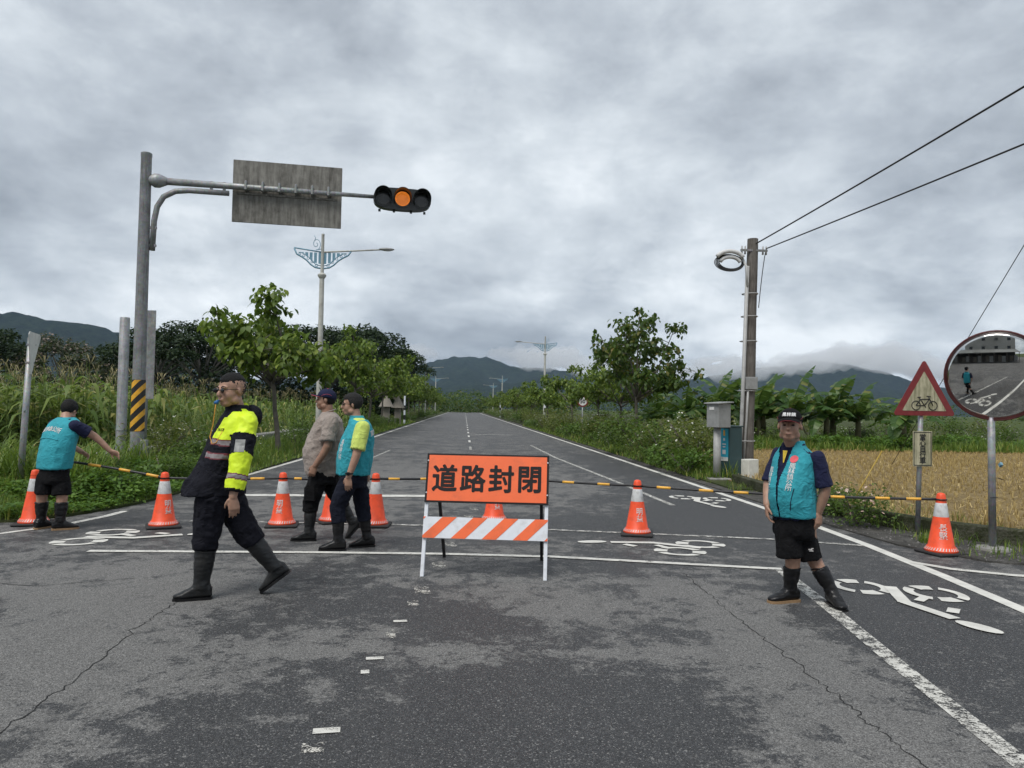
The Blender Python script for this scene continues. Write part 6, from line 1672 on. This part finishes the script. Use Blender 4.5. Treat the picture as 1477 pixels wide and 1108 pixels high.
# ---- shrubs
def make_shrub(name, seed, r, h, mat, n=900, leaf=.085, flower=None, nf=60):
    rg = np.random.default_rng(seed); rn = random.Random(seed); e = empty(name)
    tb = MB()
    for i in range(7):
        a = rn.uniform(0, 6.28); tb.tube([(0, 0, 0), (math.cos(a) * r * .3, math.sin(a) * r * .3, h * .4), (math.cos(a) * r * .65, math.sin(a) * r * .65, h * .8)], [.02, .014, .006], 5)
    tb.build('stem', 'bark', e)
    nb = 11; C = np.stack([rg.uniform(-.75, .75, nb) * r, rg.uniform(-.75, .75, nb) * r, rg.uniform(.25, .72, nb) * h], 1)
    q = rg.integers(0, nb, n); d = rg.normal(0, 1, (n, 3)); d /= np.linalg.norm(d, axis=1)[:, None]
    T = C[q] + d * (rg.uniform(.5, 1.1, n)[:, None]) * np.array([r * .42, r * .42, h * .32])
    T[:, 2] = np.abs(T[:, 2]) + .02
    V, F = scatter(*LEAF2, rot_np(np.arctan2(d[:, 1], d[:, 0]) + rg.normal(0, .8, n), rg.uniform(-.8, .7, n), rg.normal(0, .5, n)), T, leaf * rg.uniform(.6, 1.5, n))
    tag(link('foliage', tri_mesh('foliage', V, F), mat, e), kind='stuff')
    if flower:
        q = rg.integers(0, nb, nf); d = rg.normal(0, 1, (nf, 3)); d[:, 2] = np.abs(d[:, 2]); d[:, 1] -= .3; d /= np.linalg.norm(d, axis=1)[:, None]
        T = C[q] + d * 1.12 * np.array([r * .42, r * .42, h * .32])
        Vs = []; star = np.array([(0, 0, 0)] + [(math.cos(a), math.sin(a), .25) for a in np.linspace(0, 2 * math.pi, 7)[:-1]])
        sf = np.array([(0, 1 + i, 1 + (i + 1) % 6) for i in range(6)])
        V, F = scatter(star, sf, rot_np(rg.uniform(0, 6.3, nf), rg.uniform(.2, 1.1, nf)), T, (.022 if flower == 'white_petal' else .032) * rg.uniform(.7, 1.3, nf))
        tag(link('flowers', tri_mesh('flowers', V, F), flower, e), kind='stuff')
    return e
SV = {'w': make_shrub('flowering_shrub', 2, .85, 1.15, 'olive_leaf', 1500, .075, 'white_petal', 60), 'd': make_shrub('leafy_shrub', 4, .8, 1.1, 'shrub_leaf', 1300, .09),
      'w2': make_shrub('flowering_shrub', 6, .95, 1.0, 'shrub_leaf', 1600, .07, 'white_petal', 75), 'l': make_shrub('lime_shrub', 9, .6, .55, 'lime_leaf', 900, .10), 'b': make_shrub('bank_bush', 23, .9, .6, 'weed_leaf', 900, .12), 'p': make_shrub('pink_shrub', 14, .62, .62, 'shrub_leaf', 1100, .06, 'pink_petal', 42),
      'o': make_shrub('leafy_shrub', 17, .9, 1.2, 'olive_leaf', 1300, .08)}
su = set(); KD = {'w': 'white flowering olive shrub', 'w2': 'white flowering green shrub', 'd': 'dark leafy shrub', 'o': 'plain olive shrub', 'l': 'lime green shrub', 'b': 'low leafy bush'}
def put_shrub(v, x, y, s, label, group, rz=None, sz=None):
    o = SV[v] if v not in su else copy_tree(SV[v]); su.add(v)
    o.location = (x, y, 0.03); o.rotation_euler = (0, 0, random.uniform(0, 6.28) if rz is None else rz); o.scale = (s, s, sz or s); tag(o, label, 'shrub', group); return o
GS = 'shrubs along the right verge'
put_shrub('l', 5.55, 18.1, 1.1, 'bright lime green shrub at the asphalt edge beside the meter box', GS)
put_shrub('w', 6.15, 19.2, 1.3, 'white flowering olive shrub right behind the lime green one', GS)
put_shrub('w2', 6.95, 20.3, 1.25, 'white flowering green shrub left of the meter box post, back row', GS)
put_shrub('l', 5.6, 20.3, 1.0, 'small lime green shrub between the flowering shrubs and the road', GS)
put_shrub('d', 6.05, 21.6, 1.15, 'dark leafy shrub in front of the tallest right tree', GS)
put_shrub('w', 6.9, 23.0, 1.3, 'large white flowering shrub at the foot of the tallest right tree', GS)
for i in range(26):
    y = 22.5 + i * 1.75; v = ['w', 'l', 'd', 'o', 'w2', 'o', 'l', 'w', 'd'][i % 9]
    put_shrub(v, 5.95 + random.uniform(-.2, .3) + (.5 if i % 2 else 0), y, random.choice((.75, .95, 1.15, 1.4)), KD[v] + ' in the dense hedge along the right road edge', 'hedge along the right road edge')
for i in range(16):
    v = ['o', 'd', 'w2'][i % 3]; put_shrub(v, 6.1 + random.uniform(-.2, .8), 70 + i * 7.5, random.uniform(1.0, 1.5), KD[v] + ' far down the right verge where the hedge thins out', 'far hedge along the right road edge')
put_shrub('p', 5.55, 10.15, .80, 'pink flowering low shrub on the gravel by the field kerb', None, sz=.9)
put_shrub('p', 5.72, 11.1, .78, 'pink flowering shrub further along the field kerb, behind the right man', None)
GW = 'shrubs along the left verge'
for i, (v, x, y, s, lb) in enumerate([('w2', -6.1, 19.0, 1.05, 'white flowering bush left of the leaning young tree'), ('w', -7.1, 18.2, 1.05, 'white flowering olive bush beside the concrete channel wall'), ('d', -5.95, 17.0, .85, 'dark leafy bush right of the signal mast'),
                                  ('l', -5.45, 15.6, .9, 'lime green bush at the left asphalt edge behind the officer'), ('d', -5.55, 14.3, .62, 'low dark bush by the stop line end'), ('l', -5.6, 12.6, .85, 'low lime green plant spilling onto the left road edge'),
                                  ('d', -6.3, 13.4, .62, 'dark weed bush left of the signal mast foot'), ('l', -6.15, 11.7, .75, 'low lime green weed clump beside the stooping man'), ('w2', -5.9, 27.0, .85, 'flowering bush at the foot of the winged street lamp')]):
    put_shrub(v, x, y, s, lb, GW)
for i in range(30):
    y = 30 + i * 4.6
    v = ['d', 'w2', 'l', 'o', 'd'][i % 5]; put_shrub(v, -5.75 + random.uniform(-.5, .12), y, random.uniform(.75, 1.1), KD[v] + ' low beneath the left row of trees', 'hedge beneath the left trees')
for i in range(34):
    x = 9 + (i % 17) * 2.5 + random.uniform(-.8, .8); y = 34 + (i // 17) * 9 + random.uniform(-1.5, 2)
    v = ['d', 'o', 'w2', 'd'][i % 4]; put_shrub(v, x + (i // 17) * 2, y, random.uniform(.8, 1.25) * (1 + (i // 17) * .25), KD[v] + (' in the front of' if i < 17 else ' at the back of') + ' the thicket beyond the stubble field', 'thicket beyond the stubble field')

for i in range(24):
    put_shrub('b', 9.5 + i * 1.15 + random.uniform(-.5, .5), 30.2 + random.uniform(0, 2.6), random.uniform(.6, 1.25), 'low leafy bush on the grass bank just beyond the stubble', 'low bushes on the grass bank')

# ---- bananas
def banana_leaf(seed, L=2.0, W=.52, arch=.55):
    rn = random.Random(seed); mb = MB(); n = 13
    def mid(u): return Vector((L * (u * .92 - .18 * u * u * arch), 0, L * (.62 * u - arch * 1.15 * u * u)))
    for i in range(n):
        u0, u1 = i / n, (i + 1) / n - .004
        for sg in (-1, 1):
            dr = rn.uniform(.15, .55) + (rn.random() < .12) * .6
            def wd(u): return W * .5 * (max(0.0, math.sin(math.pi * min(1, .10 + u * .93))) ** .6)
            a, b = mid(u0), mid(u1)
            w0, w1 = wd(u0), wd(u1) if i < n - 1 else .02
            s = rn.uniform(-.03, .03)
            p = lambda c, w: c + Vector((s + .10 * w, sg * w * math.cos(dr), -w * math.sin(dr)))
            mb.add([a, b, p(b, w1), p(a, w0)], [(0, 1, 2, 3) if sg > 0 else (3, 2, 1, 0)])
    mb.tube([mid(i / 8) for i in range(9)], [.028 - .0028 * i for i in range(9)], 5)
    return mb.mesh('leaf')
BLM = [banana_leaf(i, 2.0 + .15 * (i % 3), .66 + .06 * (i % 2), .35 + .14 * (i % 4)) for i in range(6)]
for me in BLM: me.materials.append(MATS['banana_leaf'])
def make_banana(x, y, s, seed, label):
    rn = random.Random(seed); s *= 1.16; e = empty('banana_plant', (x, y, .05)); e.scale = (s, s, s); tag(e, label, 'banana plant', 'banana plants beyond the field')
    k = MB(); k.tube([(0, 0, 0), (.03, 0, .8), (.02, .03, 1.7)], [.15, .12, .08], 9); k.build('pseudostem', 'banana_stem', e, True)
    for i in range(13):
        o = bpy.data.objects.new('leaf', BLM[rn.randrange(6)]); COL.objects.link(o); o.parent = e
        a = i * 2.4 + rn.uniform(-.3, .3); st = max(0.0, 1.2 - i * .115)
        o.location = (.02, .02, 1.55 - (i % 5) * .1); o.rotation_euler = Euler((rn.uniform(-.25, .25), -st + .35, a), 'XYZ'); q = rn.uniform(.72, 1.05); o.scale = (q, q, q)
    return e
BN = [(10.2, 33.5, .92), (11.2, 32.6, .98), (12.2, 33.8, 1.0), (13.2, 32.6, .95), (14.0, 34, 1.05), (15.0, 33, .98), (16.6, 33, .95), (17.4, 34, 1.02), (18.2, 33.2, .92), (9.3, 35.5, .85), (15.8, 35.4, 1.0)]
names = ['behind the meter box, left end of the grove', 'second from the grove\'s left end', 'third from the grove\'s left end', 'left of the utility pole', 'right behind the utility pole', 'just right of the utility pole', 'above the right man\'s cap', 'in the middle of the right hand clump', 'at the right end of the right hand clump', 'small and outermost by the tallest tree', 'in the rear between both clumps']
for i, (x, y, s) in enumerate(BN): make_banana(x, y, s, 100 + i, 'banana plant ' + names[i])
make_banana(18.9, 30.8, .85, 130, 'ragged lone banana plant left of the bicycle sign')

# ---- maize
def corn_template(seed, H=2.1, nl=11, lod=3):
    rn = random.Random(seed); parts = []; idx = []
    st = MB(); st.tube([(0, 0, 0), (.01, 0, H * .5), (.02, .01, H)], [.014, .011, .005], 4, cap=False)
    V = np.array(st.v); F = np.array([t for f in st.f for t in ((f[0], f[1], f[2]), (f[0], f[2], f[3]))]); parts.append((V, F)); idx += [0] * len(F)
    for i in range(nl):
        z = H * (.18 + .72 * i / nl); a = (i % 2) * math.pi + rn.uniform(-.5, .5); L = rn.uniform(.70, 1.0) * (1.0 if i < nl - 2 else .65); W = .105; n = lod
        vs, fs = [], []
        for j in range(n + 1):
            u = j / n; x = L * u * (1 - .25 * u); zz = z + L * (.75 * u - 1.15 * u * u * rn.uniform(.9, 1.1)); w = W * .5 * math.sin(math.pi * (.12 + .86 * u))
            vs += [(x, w, zz + .01), (x, -w, zz + .01)]
        for j in range(n): fs += [(2 * j, 2 * j + 1, 2 * j + 3), (2 * j, 2 * j + 3, 2 * j + 2)]
        V = np.array(vs); c, s = math.cos(a), math.sin(a); V = np.stack([V[:, 0] * c - V[:, 1] * s, V[:, 0] * s + V[:, 1] * c, V[:, 2]], 1)
        parts.append((V, np.array(fs))); idx += [0] * len(fs)
    for i in range(4):
        a = i * 1.6; V = np.array([(0, 0, H - .02), (math.cos(a) * .09, math.sin(a) * .09, H + .16), (math.cos(a) * .15, math.sin(a) * .15, H + .20 - (i % 2) * .06), (math.cos(a) * .085 + .012, math.sin(a) * .09 + .012, H + .15)])
        F = np.array([(0, 1, 3), (1, 2, 3)]); parts.append((V, F)); idx += [1, 1]
    V, F = join_np(parts); return V, F, np.array(idx)
CT = [corn_template(i, 1.95 + .12 * i) for i in range(4)]
CF = [corn_template(10 + i, 1.95 + .12 * i, 8, 2) for i in range(3)]
CM = []
for V, F, ix in CT:
    me = tri_mesh('corn_plant', V, F, ix); me.materials.append(MATS['corn_leaf']); me.materials.append(MATS['corn_tassel']); CM.append(me)
cnt = 0
for row in range(3):
    for i in range(62):
        x = -8.9 - i * .24 + random.uniform(-.06, .06); y = 18.0 + row * .55 + (-8.9 - x) * .02 + random.uniform(-.12, .12)
        if row == 0 and i < 4: continue
        o = bpy.data.objects.new('corn_plant', CM[random.randrange(4)]); COL.objects.link(o)
        o.location = (x, y, 0); o.rotation_euler = (random.gauss(0, .05), random.gauss(0, .05), random.uniform(0, 6.28)); s = random.uniform(.95, 1.15); o.scale = (s, s, s)
        tag(o, 'tasselled maize plant in the front rows of the cornfield', 'maize', 'maize plants at the field edge')
rg = np.random.default_rng(5); parts, idx = [], []
def corn_block(x0, x1, y0, y1, dx, dy, tm, jit):
    global parts, idx
    X, Y = np.meshgrid(np.arange(x0, x1, dx), np.arange(y0, y1, dy)); X, Y = X.ravel() + rg.normal(0, jit, X.size), Y.ravel() + rg.normal(0, jit, Y.size)
    m = (X < -8.6 - (Y > 24) * .0) & (X > -Y * .80 - 3); X, Y = X[m], Y[m]; w = rg.integers(0, len(tm), len(X))
    for j, (V, F, ix) in enumerate(tm):
        q = w == j; n_ = q.sum()
        if not n_: continue
        s = rg.uniform(.92, 1.15, n_)
        parts.append(scatter(V, F, rot_np(rg.uniform(0, 6.3, n_), rg.normal(0, .05, n_), rg.normal(0, .05, n_)), np.stack([X[q], Y[q], np.zeros(n_)], 1), s)); idx.append(np.tile(ix, n_))
corn_block(-24, -8.6, 19.6, 24, .36, .6, CT, .07)
corn_block(-40, -8.6, 24, 40, .6, .9, CF, .12)
corn_block(-62, -8.2, 40, 76, 1.0, 1.6, CF, .2)
V, F = join_np(parts)
tag(link('maize_field', tri_mesh('maize_field', V, F, np.concatenate(idx)), ['corn_leaf', 'corn_tassel']), 'wide field of ripening maize behind its front rows', 'maize field', kind='stuff')

# ---- grasses and weeds
def grass(name, pts, hgt, wid, mat, label, lean=.35, cat='grass'):
    n_ = len(pts)
    V, F = scatter(BLADE[0], BLADE[1], rot_np(RNG.uniform(0, 6.3, n_), RNG.normal(0, lean, n_)), pts, np.stack([hgt * 1.2, wid, hgt], 1))
    return tag(link(name, tri_mesh(name, V, F), mat), label, cat, kind='stuff')
def inpoly(P, poly):
    x, y = P[:, 0], P[:, 1]; r = np.zeros(len(P), bool); n_ = len(poly)
    for i in range(n_):
        (x0, y0), (x1, y1) = poly[i], poly[(i + 1) % n_]
        c = ((y0 > y) != (y1 > y)) & (x < (x1 - x0) * (y - y0) / (y1 - y0 + 1e-12) + x0); r ^= c
    return r
def pts_in(poly, n_, box):
    P = np.stack([RNG.uniform(box[0], box[1], n_), RNG.uniform(box[2], box[3], n_), np.full(n_, .03)], 1); return P[inpoly(P, poly)]
P = pts_in(LEFT, 52000, (-13.5, -4.8, 8.8, 18.5)); cl = np.array([noise.noise((p[0] * .9, p[1] * .9, 1.0)) for p in P])
edge = np.clip((-4.9 - P[:, 0]) / 1.6, .15, 1)
h = (.12 + .20 * np.clip(cl + .45, 0, 1.3) + .08 * RNG.random(len(P))) * edge
grass('verge_grass', P, h, .010 + .012 * RNG.random(len(P)), 'grass_blade', 'lush green grass covering the left verge below the maize')
# tall reed-like grass along the channel and round the posts
tuf = [(-7.3, 13.0), (-7.9, 13.6), (-6.9, 14.2), (-8.4, 14.4), (-6.6, 15.4), (-9.0, 12.9), (-8.2, 12.2), (-6.4, 13.2), (-9.9, 11.6), (-6.2, 12.4), (-10.4, 12.6)]
P = np.concatenate([np.stack([RNG.normal(x, .22, 190), RNG.normal(y, .22, 190), np.full(190, .03)], 1) for x, y in tuf])
V0 = np.array([(0, .5, 0), (0, -.5, 0), (.08, .5, .35), (.08, -.5, .35), (.28, .42, .68), (.28, -.42, .68), (.72, 0, .80)]); F0 = np.array([(0, 1, 3), (0, 3, 2), (2, 3, 5), (2, 5, 4), (4, 5, 6)])
n_ = len(P); hh = RNG.uniform(.5, 1.1, n_)
V, F = scatter(V0, F0, rot_np(RNG.uniform(0, 6.3, n_), RNG.normal(0, .18, n_)), P, np.stack([hh, RNG.uniform(.014, .028, n_), hh], 1))
tag(link('tall_grass', tri_mesh('tall_grass', V, F), 'grass_blade'), 'tall arching reed grass round the posts on the left verge', 'grass', kind='stuff')
# creeping broad-leaved weeds near the left road edge
P = pts_in(LEFT, 30000, (-9.5, -4.85, 9.9, 16.5)); cl = np.array([noise.noise((p[0] * .7 + 5, p[1] * .7, 4.0)) for p in P]); e_ = np.clip((-4.85 - P[:, 0]) / .8, .0, 1)
P[:, 2] = .04 + RNG.random(len(P)) ** .7 * np.clip(.15 + .42 * (cl + .3), .05, .5) * (.3 + .7 * e_)
n_ = len(P); V, F = scatter(*LEAF2, rot_np(RNG.uniform(0, 6.3, n_), RNG.uniform(-.4, .6, n_), RNG.normal(0, .4, n_)), P, RNG.uniform(.05, .12, n_))
tag(link('creeping_weeds', tri_mesh('creeping_weeds', V, F), 'weed_leaf'), 'broad leaved creeping weeds spilling over the left road edge', 'weeds', kind='stuff')
# verge grass further down both sides, and the bank behind the field
P = np.concatenate([np.stack([RNG.uniform(-8.2, -4.75, 16000), 16 + 60 * RNG.random(16000) ** 1.6, np.full(16000, .03)], 1), np.stack([RNG.uniform(5.3, 6.2, 4000), 16.5 + 50 * RNG.random(4000) ** 1.6, np.full(4000, .05)], 1)])
dd = np.minimum(np.abs(P[:, 0] + 4.7), np.abs(P[:, 0] - 5.25)); sc_ = 1 + P[:, 1] / 60
grass('verge_grass', P, (.14 + .35 * RNG.random(len(P))) * np.clip(dd / .8, .35, 1) , (.012 + .014 * RNG.random(len(P))) * sc_, 'grass_blade', 'grass strip along both road edges under the trees and shrubs')
P = np.stack([RNG.uniform(6.5, 42, 34000), 29.3 + 9 * RNG.random(34000) ** 1.3, np.full(34000, .1)], 1)
cl = np.array([noise.fractal((p[0] * .3, p[1] * .3, 6.0), 1.0, 2.0, 3) for p in P])
grass('bank_grass', P, (.10 + .30 * RNG.random(len(P))) * np.clip(1 + 1.1 * cl, .35, 2.2), .025 + .025 * RNG.random(len(P)), 'grass_blade', 'rough green grass bank beyond the stubble field')
P = np.concatenate([pts_in(RIGHT, 2600, (5.3, 7.5, 7.3, 16)), np.stack([RNG.normal(5.75, .16, 260), RNG.normal(8.75, .14, 260), np.full(260, .02)], 1)])
cl = np.array([noise.noise((p[0] * 1.6, p[1] * 1.6, 9.0)) for p in P]); P = P[(cl > .02) | (P[:, 0] > 6.0)]
grass('gravel_grass', P, .06 + .12 * RNG.random(len(P)), .008 + .006 * RNG.random(len(P)), 'grass_blade', 'sparse grass tufts on the gravel shoulder by the field kerb')

# ---- rice stubble in rows
tv, tf = [], []
rn = random.Random(4)
for i in range(11):
    a = rn.uniform(0, 6.28); r = rn.uniform(0, .05); L = rn.uniform(.06, .125); t_ = rn.uniform(.1, .5); b_ = Vector((r * math.cos(a), r * math.sin(a), 0)); d = Vector((math.cos(a) * t_, math.sin(a) * t_, 1)).normalized() * L; s = Vector((-math.sin(a), math.cos(a), 0)) * .006; o_ = len(tv)
    tv += [b_ + s, b_ - s, b_ + d - s * .5, b_ + d + s * .5]; tf += [(o_, o_ + 1, o_ + 2), (o_, o_ + 2, o_ + 3)]
X, Y = np.meshgrid(np.arange(6.0, 46, .20), np.arange(6.2, 29.8, .42)); X = X.ravel(); Y = Y.ravel()
X = X + RNG.normal(0, .035, X.size) + Y * .02; Y = Y + RNG.normal(0, .025, Y.size)
P = np.stack([X, Y, np.full(X.size, .06)], 1); P = P[inpoly(P, [(6.15, 29.8), (6.15, 11), (6.5, 9.4), (7.1, 8.7), (8.5, 7.8), (14, 6.6), (60, 1.6), (60, 29.8)]) & (X < .80 * Y + 3)]; n_ = len(P)
V, F = scatter(np.array([tuple(p) for p in tv]), np.array(tf), rot_np(RNG.uniform(0, 6.3, n_)), P, RNG.uniform(.65, 1.2, n_) * np.clip(np.array([1 + .5 * noise.noise((p[0] * .35, p[1] * .35, 2)) for p in P]), .5, 1.4))
# loose straw lying between the rows
Q = np.stack([RNG.uniform(6.2, 40, 26000), RNG.uniform(7, 29.5, 26000), np.full(26000, .075)], 1); Q = Q[inpoly(Q, FIELD)]; m_ = len(Q)
st = np.array([(-.5, .5, 0), (-.5, -.5, 0), (.5, -.5, .1), (.5, .5, .1)])
V2, F2 = scatter(st, np.array([(0, 1, 2), (0, 2, 3)]), rot_np(RNG.uniform(0, 6.3, m_), RNG.normal(0, .25, m_)), Q, np.stack([RNG.uniform(.10, .3, m_), np.full(m_, .012), np.full(m_, .1)], 1))
V, F = join_np([(V, F), (V2, F2)])
tag(link('rice_stubble', tri_mesh('rice_stubble', V, F), 'straw'), 'golden cut rice stubble standing in rows across the harvested field', 'stubble', kind='stuff')
# grit on the shoulder
P = pts_in(RIGHT, 5200, (5.2, 8.5, 6.9, 13)); n_ = len(P); P[:, 2] = .024
peb = np.array([(-.5, -.4, 0), (.5, -.45, 0), (.4, .5, 0), (-.45, .4, 0), (0, 0, .55)]); pf = np.array([(0, 1, 4), (1, 2, 4), (2, 3, 4), (3, 0, 4)])
V, F = scatter(peb, pf, rot_np(RNG.uniform(0, 6.3, n_)), P, .008 + .022 * RNG.random(n_) ** 3)
m_leaf('grit', [(0.0, (0.05, 0.05, 0.048)), (0.7, (0.13, 0.125, 0.12)), (1.0, (0.26, 0.25, 0.24))], 0.0, 0.9, 0.2)
tag(link('loose_grit', tri_mesh('loose_grit', V, F), 'grit'), 'loose grey grit scattered over the right shoulder', 'grit', kind='stuff')
# ------------------------------------------------------------------ behind the viewer: what the mirror sees
m_plain('plaster_white', (0.46, 0.45, 0.42), 0.85, dirt=((0.25, 0.24, 0.22), 0.6)); m_plain('shed_dark', (0.035, 0.034, 0.033), 0.8, var=.4); m_plain('shed_roof', (0.06, 0.075, 0.075), 0.6); m_plain('window_glass', (0.03, 0.035, 0.04), 0.15)
def house(name, label, c, size, rz, rows, cols, wall):
    e = empty(name, c, R(rz)); tag(e, label, 'house'); w, d, h = size
    k = MB(); k.box((0, 0, h / 2), size); k.build('wall', wall, e)
    k = MB(); k.box((0, 0, h + .12), (w + .5, d + .5, .24), bev=.04); k.build('roof', 'shed_roof', e)
    for r_ in range(rows):
        for c_ in range(cols):
            x = -w / 2 + w * (c_ + .5) / cols; z = h * (r_ + .5) / rows
            k = MB(); k.box((x, d / 2 + .02, z), (1.3, .08, 1.3), bev=.02); f = k.build('window', 'plaster_white', e)
            k = MB(); k.box((x, d / 2 + .065, z), (1.1, .02, 1.1)); k.build('pane', 'window_glass', f)
    k = MB(); k.box((w * .3, d / 2 + .02, 1.05), (1.0, .06, 2.1), bev=.01); k.build('door', 'shed_dark', e)
house('apartment_house', 'white three storey house seen only in the traffic mirror', (-17, -19, 0), (16, 8, 9.5), -40, 3, 4, 'plaster_white')
house('corner_house', 'grey two storey house behind the viewer, seen only in the mirror', (2, -22, 0), (12, 7, 6.5), -12, 2, 3, 'plaster_white')
e = empty('market_shed', (-12, -10, 0), R(-42)); tag(e, 'dark open fronted shed with a green sheet roof, seen in the mirror', 'shed')
k = MB()
k.add([(-9, 3.2, 2.7), (9, 3.2, 2.7), (9, -2, 3.9), (-9, -2, 3.9), (-9, 3.2, 2.78), (9, 3.2, 2.78), (9, -2, 3.98), (-9, -2, 3.98)], [(3, 2, 1, 0), (4, 5, 6, 7), (0, 1, 5, 4), (1, 2, 6, 5), (2, 3, 7, 6), (3, 0, 4, 7)]); k.build('roof', 'shed_roof', e)
k = MB(); k.box((0, -1.9, 1.9), (18, .15, 3.8)); k.build('back_wall', 'shed_dark', e)
for i in range(7):
    k = MB(); k.tube([(-8.7 + i * 2.9, 3.0, 0), (-8.7 + i * 2.9, 3.0, 2.72)], .08, 8); k.build('post', 'bark', e)
for i in range(18):
    k = MB(); k.box((-8.6 + i * 1.0 + random.uniform(-.1, .1), 1.2, .9 + random.uniform(-.2, .2)), (.9, .06, 1.8 + random.uniform(-.3, .4))); k.build('wall_board', ['bark_dark', 'bark', 'box_grey'][i % 3], e)

# ------------------------------------------------------------------ air
t = NT('haze_air')
vol = t.node('ShaderNodeVolumePrincipled'); vol.inputs['Color'].default_value = (0.52, 0.68, 0.95, 1); vol.inputs['Density'].default_value = 0.00005; vol.inputs['Anisotropy'].default_value = 0.0
t.l.new(vol.outputs[0], t.out.inputs['Volume'])
k = MB(); k.box((0, 2800, 259), (16000, 14000, 526)); hz = k.build('haze', 'haze_air'); tag(hz, 'thin grey blue air over the whole valley', 'haze', kind='stuff')

# low cloud hanging on the hills
t = NT('cloud_vapour'); vol = t.node('ShaderNodeVolumePrincipled'); vol.inputs['Color'].default_value = (1.0, 1.0, 1.0, 1); vol.inputs['Density'].default_value = 0.0065; vol.inputs['Anisotropy'].default_value = 0.2
t.l.new(vol.outputs[0], t.out.inputs['Volume'])
def cloud(label, blobs, seed):
    rn = random.Random(seed); k = MB()
    c0 = Vector((sum(b[0] for b in blobs) / len(blobs), sum(b[1] for b in blobs) / len(blobs), sum(b[2] for b in blobs) / len(blobs)))
    for x, y, z, rx, rz in blobs:
        k.ell(Vector((x, y, z)) - c0, (rx, rx * .8, rz), 20, 14)
    me = to_obj_mesh(k, 17.0, 2)
    a = verts_np(me); n = np.zeros_like(a).ravel(); me.vertices.foreach_get('normal', n); n = n.reshape(-1, 3)
    d = np.array([noise.fractal((p[0] * .008 + seed, p[1] * .008, p[2] * .014), .8, 2.0, 5) for p in a]); a += n * (d * 44)[:, None]; me.vertices.foreach_set('co', a.ravel()); me.update()
    o = link('low_cloud', me, 'cloud_vapour', None, True, c0); tag(o, label, 'cloud', 'low clouds hanging on the hills', 'stuff'); return o

cloud('low cloud bank draped over the right shoulder of the central peaks', [(215, 3900, 290, 80, 38), (330, 3900, 262, 130, 46), (510, 3900, 246, 170, 42), (690, 3900, 222, 150, 36), (420, 3900, 300, 190, 42)], 1)
cloud('low cloud bank hiding the saddle behind the banana grove', [(1100, 3900, 205, 150, 26), (1300, 3900, 215, 180, 34), (1500, 3900, 235, 190, 42), (1400, 3900, 262, 220, 40)], 2)
cloud('low cloud bank wrapped round the hill behind the bicycle sign', [(1800, 3900, 262, 190, 46), (2050, 3900, 300, 240, 50), (2350, 3900, 288, 240, 52), (2600, 3900, 250, 220, 46), (2800, 3900, 205, 200, 40), (2200, 3900, 330, 300, 46)], 3)
cloud('thin low cloud resting on the left end of the far ridge', [(-700, 4300, 268, 240, 40), (-430, 4300, 292, 190, 38), (-250, 4300, 318, 120, 30)], 4)
